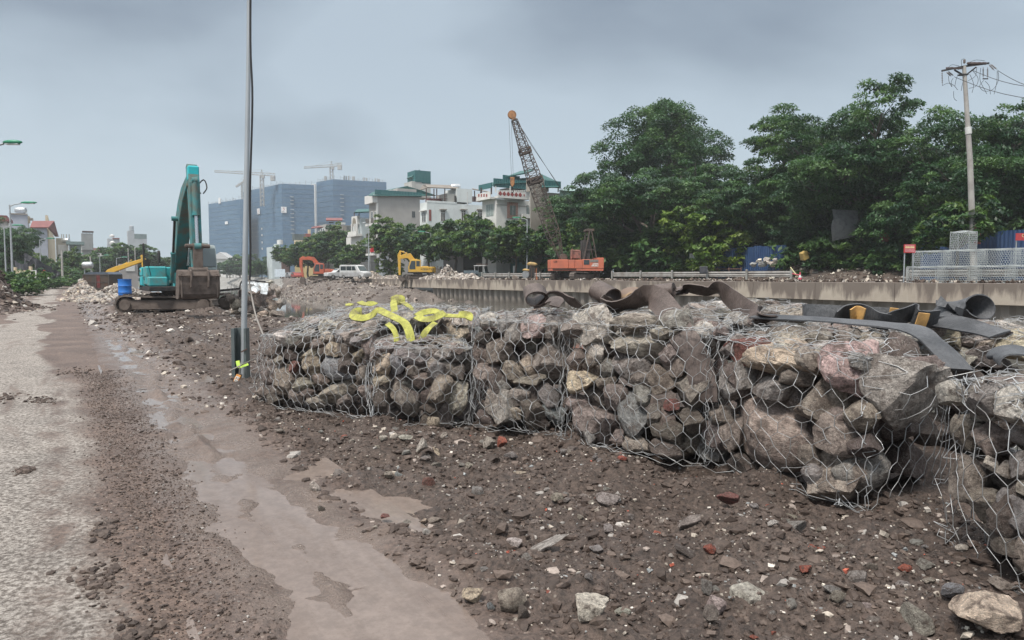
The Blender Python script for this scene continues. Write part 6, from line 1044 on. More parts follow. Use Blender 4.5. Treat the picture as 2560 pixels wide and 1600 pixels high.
# open-backed cargo three wheeler
p = PP(1196, 686, 99); p.z = BANK; T = thing('cargo_three_wheeler', 'small cargo three wheeler with white cab roof behind the stone pile', 'three wheeler', p); M = frame(p, (0.93, -0.36)); b = MB(M); b.prism([(1.5, 0.4), (1.35, 1.05), (1.0, 1.1), (0.2, 0.9), (0.2, 0.4)], -0.6, 0.6); b.build('front_body', pm('dark_green_cab', (0.06, 0.08, 0.08)), T, bevel=0.04)
b = MB(M); b.box((0.45, 0, 1.88), (1.75, 1.4, 0.10)); b.build('roof', WHT, T, bevel=0.04); b = MB(M)
for x, y in ((1.15, -0.6), (1.15, 0.6), (-0.25, -0.6), (-0.25, 0.6)): b.bar((x, y, 0.9), (x - 0.06, y, 1.85), 0.06)
b.build('cab_post', WHT, T); b = MB(M); b.bar((1.22, 0, 1.1), (1.1, 0, 1.75), 1.1, 0.02, up=(1, 0, 0)); b.build('windscreen', GLS2, T); b = MB(M); b.box((-1.1, 0, 0.75), (1.7, 1.3, 0.08)); b.box((-1.1, 0.65, 1.0), (1.7, 0.04, 0.5)); b.box((-1.1, -0.65, 1.0), (1.7, 0.04, 0.5)); b.box((-1.93, 0, 1.0), (0.04, 1.3, 0.5)); b.build('cargo_bed', pm('bed_blue', (0.09, 0.12, 0.14)), T)
for q in ((1.2, 0, 0.28), (-1.2, 0.55, 0.28), (-1.2, -0.55, 0.28)): wheel(T, M, q, 0.28, 0.14)
b = MB(M)
for x in (-0.5, 1.2): b.tube([(x, 0.5, 1.95), (x, 0.5, 2.15)], 0.03, 5)
b.tube([(-0.5, 0.5, 2.15), (1.2, 0.5, 2.15)], 0.03, 5); b.tube([(-0.5, 0.5, 2.05), (1.2, 0.5, 2.05)], 0.03, 5); b.build('roof_rack', pm('rusty_bar', (0.09, 0.06, 0.05)), T)
# yellow compactor under a tarpaulin
p = PP(1328, 697, 79); p.z = BANK; T = thing('compactor', 'small grey and yellow compacting machine topped by a yellow tarpaulin', 'compactor', p); b = MB(); b.v = []
b.lathe([(0, -0.35), (0.40, -0.35), (0.42, -0.3), (0.42, 0.3), (0.40, 0.35), (0, 0.35)], 18, p + Vector((-0.52, 0, 0.62)), axis=(0.4, 1, 0)); b.build('drum', pm('compactor_grey', (0.22, 0.23, 0.24)), T, smooth=True); b = MB(); b.box(p + Vector((0.05, 0, 0.85)), (0.55, 0.6, 1.0)); b.build('engine', DARKM, T, bevel=0.04); b = MB()
for dx, tx in ((-0.30, -0.1), (0.42, 0.30), (0.0, 0.02)): b.bar(p + Vector((dx, -0.3, 0.1)), p + Vector((tx, -0.28, 1.7)), 0.10, 0.07)
b.build('upright', pm('rusty_bar', (0.09, 0.06, 0.05), (0.2, 0.13, 0.06), 3), T); b = MB(); b.box(p + Vector((0.55, -0.2, 0.75)), (0.08, 0.08, 1.1)); b.box(p + Vector((0.6, -0.2, 0.2)), (0.16, 0.3, 0.3)); b.build('side_arm', pm('compactor_orange', (0.42, 0.16, 0.08)), T)
P_, F_ = rock_mesh(900, 3, 9); v = P_ * np.array([0.62, 0.42, 0.22]) + np.array(p + Vector((0.12, 0, 1.78))); tag(link('tarpaulin', npmesh('tarpaulin', v, F_, pm('yellow_tarp', (0.50, 0.34, 0.13), (0.30, 0.21, 0.10), 2.5, bump=0.5, bs=9), smooth=True)), 'crumpled yellow tan tarpaulin lying on the compacting machine', 'tarpaulin')
v = P_ * np.array([0.45, 0.35, 0.14]) + np.array(p + Vector((-0.55, -0.1, 1.12))); tag(link('tarpaulin', npmesh('tarpaulin', v, F_, pm('yellow_tarp', (0.50, 0.34, 0.13)), smooth=True)), 'smaller yellow cloth over the grey drum of the compacting machine', 'tarpaulin')
# parked motorcycle by the shed, rider on the near road
def motorcycle(label, p, d):
    T = thing('motorcycle', label, 'motorcycle', p, 'motorcycles'); M = frame(p, d)
    for x in (-0.62, 0.62): wheel(T, M, (x, 0, 0.30), 0.30, 0.10)
    b = MB(M); b.prism([(-0.75, 0.62), (-0.2, 0.74), (0.2, 0.68), (0.42, 0.98), (0.55, 0.95), (0.5, 0.5), (0.1, 0.3), (-0.45, 0.32)], -0.10, 0.10); b.build('frame', DARKM, T, bevel=0.03); b = MB(M); b.box((-0.3, 0, 0.78), (0.75, 0.26, 0.10)); b.build('seat', pm('black_plastic', (0.015, 0.015, 0.015)), T, bevel=0.03); b = MB(M); b.tube([(0.42, -0.34, 1.02), (0.48, 0, 0.95), (0.42, 0.34, 1.02)], 0.02, 6); b.tube([(0.62, 0, 0.3), (0.48, 0, 0.95)], 0.035, 6); b.build('handlebar', DARKM, T); b = MB(M); b.box((0.60, 0, 0.86), (0.08, 0.2, 0.16)); b.build('headlight', HLM, T); return T, M
p = PP(1305, 692, 96); p.z = BANK; motorcycle('dark motorcycle parked in front of the green shed', p, (0.8, -0.5))
p = PP(174, 716, 118); p.z = 0.0; T, M = motorcycle('dark motorcycle ridden towards the camera far along the near road', p, (0.25, -1))
me = bpy.data.meshes.new('person'); J = [(-0.25, 0, 0.92), (-0.2, 0, 1.2), (-0.12, 0, 1.42), (-0.08, 0, 1.52), (-0.04, 0, 1.68), (-0.1, 0.2, 1.40), (0.12, 0.28, 1.18), (0.38, 0.30, 1.06), (-0.1, -0.2, 1.40), (0.12, -0.28, 1.18), (0.38, -0.30, 1.06), (-0.2, 0.12, 0.90), (0.2, 0.2, 0.82), (0.05, 0.2, 0.38), (-0.2, -0.12, 0.90), (0.2, -0.2, 0.82), (0.05, -0.2, 0.38)]
E_ = [(0, 1), (1, 2), (2, 3), (3, 4), (2, 5), (5, 6), (6, 7), (2, 8), (8, 9), (9, 10), (0, 11), (11, 12), (12, 13), (0, 14), (14, 15), (15, 16)]; me.from_pydata([tuple(M @ Vector(j) - p) for j in J], E_, []); me.materials.append(pm('dark_clothes', (0.03, 0.035, 0.05), (0.05, 0.05, 0.06), 4)); o = link('person', me, None, p); tag(o, 'person in dark clothes and helmet riding a motorcycle on the near road', 'person'); md = o.modifiers.new('skin', 'SKIN')
for v, r in zip(me.skin_vertices[0].data, (0.15, 0.15, 0.16, 0.07, 0.13, 0.07, 0.05, 0.035, 0.07, 0.05, 0.035, 0.10, 0.08, 0.05, 0.10, 0.08, 0.05)): v.radius = (r, r); v.use_root = False
me.skin_vertices[0].data[0].use_root = True; o.modifiers.new('sub', 'SUBSURF').render_levels = 1
# blue drum, dark truck body, heaps on the near bank
p = PP(313, 745, 33.2); p.z = PP(313, 747, 33.2).z; T = thing('oil_drum', 'blue steel oil drum standing left of the teal excavator', 'drum', p); b = MB(); pr = [(0, 0.02), (0.27, 0.02), (0.285, 0.0), (0.285, 0.03)]; 
for z in (0.30, 0.60): pr += [(0.28, z - 0.03), (0.297, z), (0.28, z + 0.03)]
pr += [(0.28, 0.87), (0.292, 0.90), (0.292, 0.92), (0.27, 0.92), (0.265, 0.89), (0, 0.89)]; b.lathe([(r_, z) for r_, z in pr], 28, p); b.build('body', pm('blue_drum_paint', (0.025, 0.16, 0.52), (0.03, 0.11, 0.34), 2.5, 0.5, 0.75, 0.45), T, smooth=True); b = MB(); b.lathe([(0, 0), (0.035, 0), (0.035, 0.03), (0, 0.03)], 10, p + Vector((0.12, -0.1, 0.895))); b.build('bung', DARKM, T)
b = MB(); b.lathe([(0.30, -0.5), (0.30, 0.02)], 20, p); tag(link('mud_footing', None), None) if False else None
p = PP(259, 718, 66); p.z = 0.42; T = thing('truck_body', 'dark rusty steel truck body among heaps of pale stones', 'truck body', p); M = frame(p, (1, 0.0)); b = MB(M); b.box((0, 0, 0.75), (2.35, 2.3, 1.3)); tb = b.build('tailgate', pm('dark_rust_steel', (0.060, 0.052, 0.045), (0.10, 0.06, 0.045), 1.2, rough=0.8), T, bevel=0.03); b = MB(M)
for x in (-1.15, 0, 1.15): b.box((x, -1.17, 0.75), (0.09, 0.08, 1.3))
for z in (0.14, 0.7, 1.36): b.box((0, -1.165, z), (2.35, 0.05, 0.08))
b.build('rib', pm('dark_rust_rib', (0.085, 0.07, 0.06)), T); b = MB(M); b.box((0.15, -1.155, 0.72), (0.42, 0.04, 1.2)); b.build('red_panel', pm('dull_red_steel', (0.15, 0.035, 0.035)), T); b = MB(M); b.prism([(-1.2, 1.4), (1.2, 1.4), (0.9, 1.62), (-0.8, 1.6)], -1.1, 1.1); b.build('cover_sheet', pm('blue_grey_tarp', (0.08, 0.10, 0.13)), T)
def heap3(label_n, px, py, D_, ex, ey, h, n, size, pr, seed, z=0.0): p = PP(px, py, D_); s_, t_ = toST(p); pile_stones(label_n, None, (s_, t_, z), (ey, ex), h, n, size, pr, seed)
heap3('rock_pile', 207, 720, 62, 1.5, 4.0, 1.5, 600, 0.13, PALE, 81); heap3('rock_pile', 258, 735, 49, 2.6, 5.0, 0.42, 620, 0.14, PALE, 82, 0.02); heap3('rock_pile', 300, 700, 60, 2.0, 5, 1.5, 420, 0.12, GREY, 83)
# rubble of an old gabion by the water, with white sheet scraps
rg = np.random.RandomState(44); pc = GP(628, 790)
heap3('rock_pile', 628, 775, 29.6, 1.25, 1.15, 0.55, 120, 0.16, GREY, 84, -0.05)
T = thing('rock_gabion', 'torn old gabion of big rocks heaped by the water behind the pole', 'gabion', (pc.x, pc.y, 0), 'rock filled wire gabions')
for zx, zy, zw, zh, ck in ((350, 470, 180, 190, 'tg'), (440, 300, 100, 160, 'pink'), (380, 350, 110, 110, 'gray'), (680, 490, 90, 150, 'light'), (940, 490, 200, 200, 'pale'), (920, 370, 200, 60, 'pink'), (1070, 470, 120, 160, 'tg'), (800, 620, 170, 100, 'pale'), (870, 260, 160, 150, 'brown'), (910, 120, 130, 100, 'light'), (970, 190, 110, 130, 'gray'), (1040, 260, 110, 190, 'tg'), (730, 380, 260, 220, 'brown'), (330, 590, 140, 110, 'pale'), (420, 580, 90, 100, 'light'), (620, 560, 200, 130, 'dark'), (720, 700, 220, 110, 'tg'), (1000, 640, 260, 120, 'brown'), (1130, 430, 90, 110, 'gray'), (560, 430, 140, 160, 'dark'), (250, 380, 130, 160, 'dark'), (500, 660, 160, 100, 'gray'), (900, 700, 130, 60, 'pale'), (190, 640, 120, 80, 'tg'), (640, 300, 200, 140, 'brown'), (820, 470, 140, 120, 'dark')):
    px, py = 540 + zx / 6.675, 690 + zy / 6.675; D_ = 28.6 + rg.uniform(-0.25, 0.25) + (0.5 if zy < 300 else 0); q = PP(px, py, D_); o = link('rock', RM[rg.randint(len(RM))], T); a_, h_ = zw / 6.675 / F * D_ / 2 * 1.12, zh / 6.675 / F * D_ / 2 * 1.12; o.scale = (a_, (a_ + h_) / 2, h_); o.rotation_euler = (rg.uniform(-.2, .2), rg.uniform(-.2, .2), rg.uniform(-.4, .4)); o.location = q - Vector((pc.x, pc.y, 0)); o.color = (*jit(CC[ck], rg), 1)
A, B = [], []
for k in range(90):
    q = PP(rg.uniform(560, 715), rg.uniform(700, 775), 28.2 + rg.uniform(-.1, .3)); r = q + Vector(rg.normal(0, 0.16, 3)); A.append(q); B.append(r); A.append(r); B.append(r + Vector(rg.normal(0, 0.14, 3)))
tubes_np('torn_wire', A, B, 0.006, T, pm('dull_wire', (0.25, 0.24, 0.23), None, 5, metal=0.4))['kind'] = 'stuff'
o = MB(); o.tube(spline([PP(600, 742, 28.4), PP(600, 715, 28.3), PP(606, 702, 28.3), PP(618, 700, 28.3), PP(645, 703, 28.3), PP(664, 704, 28.4)], 4), 0.03, 6); tag(o.build('hose', pm('black_cable', (0.03, 0.03, 0.032)), None, smooth=True), 'black hose arching over the heap of rocks by the water', 'hose')
for k, (pth, w_) in enumerate((([(601, 713, 28.4), (612, 709, 28.3), (622, 706, 28.3), (634, 708, 28.3)], 0.12), ([(628, 720, 28.2), (640, 724, 28.1), (645, 728, 28.1)], 0.22), ([(628, 704, 28.4), (645, 707, 28.3), (658, 716, 28.2)], 0.12), ([(662, 708, 28.3), (662, 720, 28.2), (659, 735, 28.1)], 0.26), ([(636, 705, 28.3), (641, 712, 28.2), (642, 722, 28.2)], 0.14))):
    tag(strap_mesh('plastic_sheet', pth, w_, 0.008, pm('white_sheet', (0.66, 0.70, 0.72), (0.35, 0.37, 0.38), 5), nrm=(0.2, -0.8, 0.5)), ('white plastic strip lying at the left on the heap by the water', 'rounded pale plastic sheet in the middle of the heap by the water', 'white plastic strip under the hose on the heap by the water', 'pointed grey white sheet hanging at the right of the heap', 'narrow white scrap curling in the heap by the water')[k], 'plastic sheet', 'plastic scraps on the rock heap')
o = MB(); o.bar(PP(545, 727, 33), PP(596, 722, 34), 0.14, 0.10); tag(o.build('plank', DARKM), 'dark timber beam lying at the water edge right of the bucket', 'beam')
# ================================================================== buildings
Rc4 = Rc
def cbox(b, s0, s1, t0, t1, z0, z1, mi=0):
    s0, s1 = min(s0, s1), max(s0, s1); t0, t1 = min(t0, t1), max(t0, t1); b.box(CT((s0 + s1) / 2, (t0 + t1) / 2, (z0 + z1) / 2), (t1 - t0, s1 - s0, z1 - z0), Rc, mi); return b
class House:
    """a block whose street face lies at offset t0; its near gable stands at s0; px columns fix the rest"""
    def __init__(s, label, left, corner, right, t0, top, wall, z0=BANK, name='house', group=None, cat='house'):
        s.t0 = t0; s.s0 = SX(corner, t0); s.s1 = SX(left, t0); s.t1 = TX(right, s.s0); s.p = CT(s.s0, t0, z0); s.z0 = z0
        s.T = thing(name, label, cat, s.p, group); s.top = s.zy(top, 'a', corner)
        if wall: b = MB(); cbox(b, s.s0, s.s1, s.t0, s.t1, z0 - 0.3, s.top); s.wall = b.build('wall', wall, s.T)
        else: s.wall = None
    def zy(s, py, face, px):
        if face == 'a': q = CT(s.s0, TX(px, s.s0))
        else: q = CT(SX(px, s.t0), s.t0)
        return PP(px, py, q.y).z
    def rect(s, face, px0, px1, y0, y1, o0=-0.05, o1=0.06, b=None):
        """box on the gable ('a') or street ('b') face between pixel columns and rows, from o0 inside to o1 outside"""
        b = b or MB(); pm_ = (px0 + px1) / 2; z1, z0 = s.zy(y0, face, pm_), s.zy(y1, face, pm_)
        if face == 'a': cbox(b, s.s0 - o1, s.s0 - o0, TX(px0, s.s0), TX(px1, s.s0), z0, z1)
        else: cbox(b, SX(px0, s.t0), SX(px1, s.t0), s.t0 - o1, s.t0 - o0, z0, z1)
        return b
    def put(s, name, mat, face, px0, px1, y0, y1, o0=-0.05, o1=0.06, parent=None): return s.rect(face, px0, px1, y0, y1, o0, o1).build(name, mat, parent or s.T)
    def window(s, face, px0, px1, y0, y1, fr=None, pane=None, bars=1, hood=None):
        fr = fr or WFR; w = s.put('window', fr, face, px0, px1, y0, y1, -0.02, 0.05); m = (px1 - px0) * 0.12; my = (y1 - y0) * 0.06; n = bars + 1; ww = (px1 - px0 - m * (n + 1)) / n
        for k in range(n): a = px0 + m + k * (ww + m); s.put('pane', pane or GLS, face, a, a + ww, y0 + my, y1 - my, 0.0, 0.065, w)
        if hood: s.put('window_hood', hood, face, px0 - 2, px1 + 2, y0 - 3.2, y0 - 0.8, -0.02, 0.45)
        return w
    def sheet(s, name, mat, pts, thick=0.10):
        """a sloping sheet roof through four (px, py, s, offset) corners"""
        P = [PP(px, py, CT(ss, TX(px, ss)).y) for px, py, ss in pts]; n = (P[1] - P[0]).cross(P[3] - P[0]).normalized()
        if n.z < 0: n = -n
        b = MB(); b.add(P + [q + n * thick for q in P], [(0, 1, 2, 3), (7, 6, 5, 4), (0, 4, 5, 1), (1, 5, 6, 2), (2, 6, 7, 3), (3, 7, 4, 0)]); return b.build(name, mat, s.T)
WFR = pm('window_frame_white', (0.62, 0.62, 0.60), (0.5, 0.5, 0.48), 2)
def plaster(name, c, stain=0.55, sc_=0.5):
    if name in _mc: return _mc[name]
    t = NT(name); co = t.coord(); a = t.mix(t.ramp(t.noise(co, sc_, 5, 0.6), (0.40, 0), (0.66, 1)), c, tuple(x * 0.86 for x in c)); st = t.ramp(t.noise(t.coord('pos', (1, 1, 0.25)), 1.3, 6, 0.65), (0.56, 0), (0.76, stain)); a = t.mix(st, a, tuple(x * 0.55 for x in c)); t.set('Base Color', a); t.set('Roughness', 0.9); t.bump(t.noise(co, 6, 4, 0.6), 0.02, 0.25); _mc[name] = t.m; return t.m
def corr(name, c, c2=None, per=9.0, axis=AX):
    """painted corrugated sheet: ribs by bump, colour patches"""
    if name in _mc: return _mc[name]
    t = NT(name); co = t.coord(); q = t.n('ShaderNodeVectorMath', operation='DOT_PRODUCT'); t.l(co, q.inputs[0]); q.inputs[1].default_value = axis; w_ = t.math('SINE', t.math('MULTIPLY', q.outputs['Value'], per * 2)); t.set('Base Color', t.mix(t.ramp(t.noise(co, 0.9, 5, 0.6), (0.4, 0), (0.7, 1)), c, c2 or tuple(x * 0.7 for x in c))); t.set('Roughness', 0.55); t.bump(w_, 0.04, 0.6); _mc[name] = t.m; return t.m
GR_P = plaster('grey_render', (0.36, 0.345, 0.325), 0.3); WH_P = plaster('pale_blue_white_plaster', (0.62, 0.655, 0.645), 0.45); WH2 = plaster('white_plaster', (0.64, 0.63, 0.60), 0.4); OLD = plaster('stained_old_render', (0.30, 0.27, 0.235), 0.8); BLU = plaster('pale_grey_blue_plaster', (0.50, 0.56, 0.57), 0.3)
GSH = corr('green_roof_sheet', (0.028, 0.105, 0.10), (0.045, 0.13, 0.12)); GSW = corr('green_wall_sheet', (0.025, 0.115, 0.12), (0.04, 0.14, 0.14), axis=BX); RSH = corr('dull_red_roof_sheet', (0.22, 0.07, 0.065)); BSH = corr('brown_fibre_roof', (0.24, 0.205, 0.17)); IRON = pm('dark_iron', (0.06, 0.035, 0.03), (0.11, 0.05, 0.04), 3)
hg = 'houses on the far bank'
# grey house
H = House('tall plain grey rendered house with white balconies on its narrow street front', 925, 946, 1051, 55, 487, GR_P, group=hg)
H.put('parapet_block', GR_P, 'a', 996, 1043, 472, 487.5, -3.0, 0.0); H.put('front_gable', WH2, 'b', 924, 946, 489, 509, -0.1, 0.9); H.put('roof_fascia', GSW, 'a', 938, 1054, 478, 490, 0.25, 0.35)
for y0 in (548, 585, 622): H.put('balcony', WH2, 'b', 927, 946, y0 + 12, y0 + 17, -0.1, 1.1); H.put('railing', pm('dark_iron_rail', (0.12, 0.11, 0.10)), 'b', 927, 945.5, y0 - 1, y0 + 12, 0.9, 1.0); H.put('balcony_post', WH2, 'b', 938, 940, y0 - 1, y0 + 12, 0.85, 1.12); H.window('b', 929, 935, y0 - 20, y0 + 11, bars=1); H.window('b', 938, 944, y0 - 20, y0 + 11, bars=1)
H.put('corner_pilaster', WH2, 'b', 944.5, 946.5, 508, 655, -0.1, 0.25)
H.window('a', 1031, 1039, 528, 544, fr=pm('grey_frame', (0.2, 0.2, 0.19))); H.window('a', 1019, 1026, 565, 573, fr=pm('grey_frame', (0.2, 0.2, 0.19)))
H.put('dormer', WH2, 'a', 981, 997, 474, 488, -4, -0.5); s0 = H.s0
H.sheet('roof_sheet', GSH, [(921, 489, s0 + 5), (1090, 489, s0 - 1), (1018, 466, s0 + 1), (930, 482, s0 + 9)])
H.sheet('roof_sheet', GSH, [(921, 490, s0 - 0.5), (1088, 490, s0 - 0.6), (1050, 475, s0 + 1.5), (938, 479, s0 + 3)])
for px in (936, 948, 984, 997, 1018, 1042): H.put('roof_post', IRON, 'a', px, px + 1.2, 489, 508 if px < 990 else 489.5 + 2, -0.5, -0.3)
H.put('stair_tower', plaster('pale_render', (0.46, 0.45, 0.42)), 'a', 1041, 1088, 452, 492, -6, -2); H.put('tower_cladding', GSW, 'a', 1049.5, 1088, 424, 453, -6.05, -1.9); H.put('tower_cladding', GSW, 'a', 1066, 1088.2, 452, 456, -6.1, -1.95)
b = MB(); q0, q1, q2, q3 = [PP(px, py, CT(s0 + 3, TX(px, s0 + 3)).y) for px, py in ((1028, 442), (1050, 424), (1050, 452), (1041, 453))]; b.add([q0, q1, q2, q3] + [q + AX * 2.5 for q in (q0, q1, q2, q3)], [(0, 1, 2, 3), (7, 6, 5, 4), (0, 4, 5, 1), (1, 5, 6, 2), (2, 6, 7, 3), (3, 7, 4, 0)]); b.build('lean_to_roof', GSH, H.T)
H.put('street_store', pm('dark_grey_wall', (0.12, 0.125, 0.125)), 'b', 920, 946, 655, 700, -0.1, 1.6); H.put('gate', pm('pale_grey_gate', (0.34, 0.37, 0.39), (0.24, 0.26, 0.27), 3), 'a', 947, 955, 641, 690, -0.1, 2.0); H.put('gate', pm('pale_grey_gate', (0.34, 0.37, 0.39)), 'a', 956, 964, 641, 690, -0.1, 2.0)
tag(strap_mesh('flag', [(936, 612, 136), (934, 618, 136), (930, 624, 136), (931, 630, 136)], 0.75, 0.02, pm('flag_red', (0.55, 0.03, 0.04)), nrm=(0.1, -1, 0.1)), 'red flag hanging on the grey house balcony front', 'flag')
# pale blue white house
H = House('pale blue white house with tall barred windows and an open roof terrace', 1051, 1069, 1214, 54.5, 505, WH_P, group=hg)
H.put('terrace_block', WH_P, 'a', 1143, 1181, 472, 506, -5, 0.02); H.put('block_recess', plaster('pale_render', (0.46, 0.45, 0.42)), 'a', 1122, 1143, 483, 505, -5, -0.6); H.put('doorway', DARKM, 'a', 1138, 1141, 489, 505, -0.2, -0.5 + 0.6)
H.window('b', 1056, 1067, 529, 556, hood=WH2); H.put('door_panel', pm('dull_red_door', (0.23, 0.07, 0.06)), 'a', 1073.5, 1079, 524, 552, -0.02, 0.06)
for a, c in ((1102, 1114), (1153, 1165), (1194, 1206)): H.window('a', a, c, 526, 554, pane=pm('shutter_dark', (0.10, 0.09, 0.08)), hood=plaster('stained_old_render', (0.30, 0.27, 0.235))); H.put('transom', WFR, 'a', a, c, 531, 532.2, 0.0, 0.075)
H.put('window', WFR, 'a', 1169.5, 1172.5, 526, 552, -0.02, 0.05); H.put('window', WFR, 'a', 1168, 1170.5, 480, 512, -0.02, 0.04); H.put('parapet', WH_P, 'a', 1069, 1143, 503, 508, -0.25, 0.04)
s0 = H.s0; H.sheet('canopy_roof', BSH, [(1068, 470, s0 + 0.3), (1148, 473, s0 + 0.3), (1134, 465, s0 + 3.4), (1062, 463, s0 + 3.4)], 0.15); H.sheet('canopy_roof', BSH, [(1050, 476, s0 + 6), (1068, 471, s0 + 0.2), (1062, 463, s0 + 3.4), (1058, 464, s0 + 6)], 0.12)
for px in (1069, 1088, 1095, 1115): H.put('canopy_post', IRON, 'a', px, px + 1.4, 471, 504.5, -0.5, -0.3)
for y in (488, 494): H.put('terrace_rail', IRON, 'a', 1069, 1122, y, y + 0.8, -0.5, -0.4)
H.put('red_tank_cover', RSH, 'a', 1089, 1121, 493, 504, -4, -2.5)
b = MB(); b.lathe([(0, -0.9), (0.5, -0.85), (0.62, -0.6), (0.62, 0.6), (0.5, 0.85), (0, 0.9)], 16, PP(1139, 468, CT(s0 + 2, TX(1139, s0 + 2)).y), axis=(1, 0.2, 0)); b.build('water_tank', pm('steel_tank', (0.5, 0.52, 0.53), (0.35, 0.36, 0.37), 3, rough=0.3, metal=0.6), H.T, smooth=True)
H.sheet('side_roof', BSH, [(1181, 474, s0 + 0.2), (1224, 482, s0 + 0.2), (1222, 480, s0 + 4), (1180, 472, s0 + 4)], 0.12); H.put('side_screen', pm('brown_screen', (0.16, 0.10, 0.10), (0.2, 0.13, 0.12), 4), 'a', 1182, 1206, 491, 504, -0.6, -0.4); H.put('side_post', IRON, 'a', 1189, 1190.4, 476, 504, -0.5, -0.3); H.put('side_post', IRON, 'a', 1204, 1205.4, 478, 504, -0.5, -0.3)
# house with red diamonds
H = House('white house with red diamonds on its terrace wall and brick framed window', 1206, 1241, 1326, 53.8, 497, WH2, group=hg)
H.put('terrace_floor', WH2, 'a', 1238, 1308, 493, 498, -0.1, 1.0); H.put('terrace_floor', WH2, 'b', 1205, 1240, 496, 501, -0.1, 1.0); H.put('terrace_wall', WH2, 'a', 1237, 1306, 480, 493, 0.78, 0.95); H.put('terrace_wall', WH2, 'b', 1205, 1239, 483, 497, 0.78, 0.95)
for k in range(14): H.put('merlon', WH2, 'a', 1240 + k * 4.75, 1242.6 + k * 4.75, 477.6, 480.3, 0.79, 0.94)
rd = pm('diamond_red', (0.28, 0.055, 0.05)); zc = H.zy(487.5, 'a', 1270)
for k in range(7):
    px = 1242.5 + k * 9.8; tt_ = TX(px, H.s0); b = MB(); c = CT(H.s0 - 0.97, tt_, zc); r = 0.32 if k < 6 else 0.2; b.add([c + BX * (r * i) * (1 if k < 6 else .6) + Vector((0, 0, r * 1.15 * j)) - AX * o for o in (0, 0.03) for i, j in ((0, -1), (1, 0), (0, 1), (-1, 0))], [(0, 1, 2, 3), (7, 6, 5, 4), (0, 4, 5, 1), (1, 5, 6, 2), (2, 6, 7, 3), (3, 7, 4, 0)]); b.build('red_diamond', rd, H.T)
for k in range(4): H.put('red_panel', rd, 'b', 1210 + k * 6.5, 1213 + k * 6.5, 486, 493, 0.94, 0.98)
H.put('upper_block', WH2, 'a', 1305, 1326, 476, 498, -5, 0.03); br_ = H.put('brick_surround', pm('brick_surround_red', (0.33, 0.13, 0.10), (0.42, 0.30, 0.25), 9, 0.42, 0.58), 'a', 1268, 1294, 506, 546, -0.02, 0.10)
H.put('pane', pm('green_grey_shutter', (0.16, 0.19, 0.175)), 'a', 1274, 1288, 514, 538, 0.0, 0.14, br_); H.put('mullion', WFR, 'a', 1280.6, 1281.4, 514, 538, 0.0, 0.16, br_); H.put('window_hood', WH2, 'a', 1266, 1296, 503.5, 505.5, -0.02, 0.4)
H.window('b', 1216, 1234, 511, 540, fr=pm('pale_green_frame', (0.36, 0.42, 0.40)), pane=pm('pale_pane', (0.28, 0.32, 0.31)), bars=2); H.put('side_door', pm('pale_pane', (0.28, 0.32, 0.31)), 'a', 1316, 1322, 513, 536, -0.02, 0.06); H.put('string_course', plaster('stained_old_render', (0.30, 0.27, 0.235)), 'a', 1241, 1326, 513.5, 514.6, -0.02, 0.08); H.put('lower_parapet', WH2, 'a', 1300, 1326, 536, 546, -0.1, 0.7); H.put('pipe', pm('pipe_white', (0.55, 0.55, 0.53)), 'a', 1322.5, 1324.5, 445, 560, 0.0, 0.2)
H.put('stair_house', plaster('dim_render', (0.33, 0.31, 0.30)), 'a', 1284, 1325, 468, 480, -4, -1.2)
s0 = H.s0; H.put('eaves_sheet', GSW, 'a', 1232, 1322, 450, 471, 0.2, 0.35); H.put('eaves_sheet', GSW, 'b', 1202, 1234, 460, 473, 0.2, 0.35); H.sheet('roof_sheet', GSH, [(1202, 466, s0 + 4), (1322, 462, s0 - 0.4), (1322, 448, s0 + 4), (1235, 456, s0 + 9)]); H.sheet('roof_sheet', GSH, [(1232, 461, s0 - 0.5), (1324, 457, s0 - 0.5), (1324, 445, s0 + 3), (1252, 452, s0 + 3)])
H.sheet('top_roof', GSH, [(1264, 445, s0 + 0.5), (1322, 433, s0 + 0.5), (1338, 424, s0 + 4), (1300, 431, s0 + 5)], 0.2); H.put('top_sheet', GSW, 'a', 1270, 1312, 436, 448, -1.5, -1.4); H.put('top_wall', WH2, 'a', 1290, 1312, 442, 452, -2.5, -1.5)
for px in (1209, 1234): H.put('roof_post', IRON, 'b', px, px + 1, 470, 486, 0.3, 0.5)
for px in (1235, 1271): H.put('roof_post', WFR, 'a', px, px + 1.6, 466, 482, 0.3, 0.5)
# blank grey gable behind the boom
H = House('old stained grey house with blank side wall behind the lattice boom', 1325, 1326.5, 1398, 54.2, 478, OLD, group=hg)
H.put('roof_gable', OLD, 'a', 1327, 1362, 446, 479, -1.2, -0.1); H.put('chimney_block', OLD, 'a', 1360, 1371, 461, 479, -2, 0.02)
s0 = H.s0; H.sheet('roof_sheet', GSH, [(1355, 470, s0 - 0.6), (1397, 470, s0 - 0.6), (1397, 458, s0 + 2.5), (1350, 436, s0 + 2.5)], 0.15); H.put('eaves_sheet', GSW, 'a', 1357, 1397, 453, 470, 0.3, 0.42); H.put('roof_post', WFR, 'a', 1393, 1394.6, 468, 480, 0.0, 0.2)
H = House('pale green low house just showing above the dark tree right of the crane boom', 1398, 1400, 1440, 60, 476, plaster('mint_plaster', (0.40, 0.54, 0.50), 0.3), group=hg); H.sheet('roof_sheet', corr('mint_roof', (0.33, 0.46, 0.43)), [(1398, 477, H.s0 - 0.3), (1440, 479, H.s0 - 0.3), (1436, 474, H.s0 + 5), (1420, 474, H.s0 + 5)])
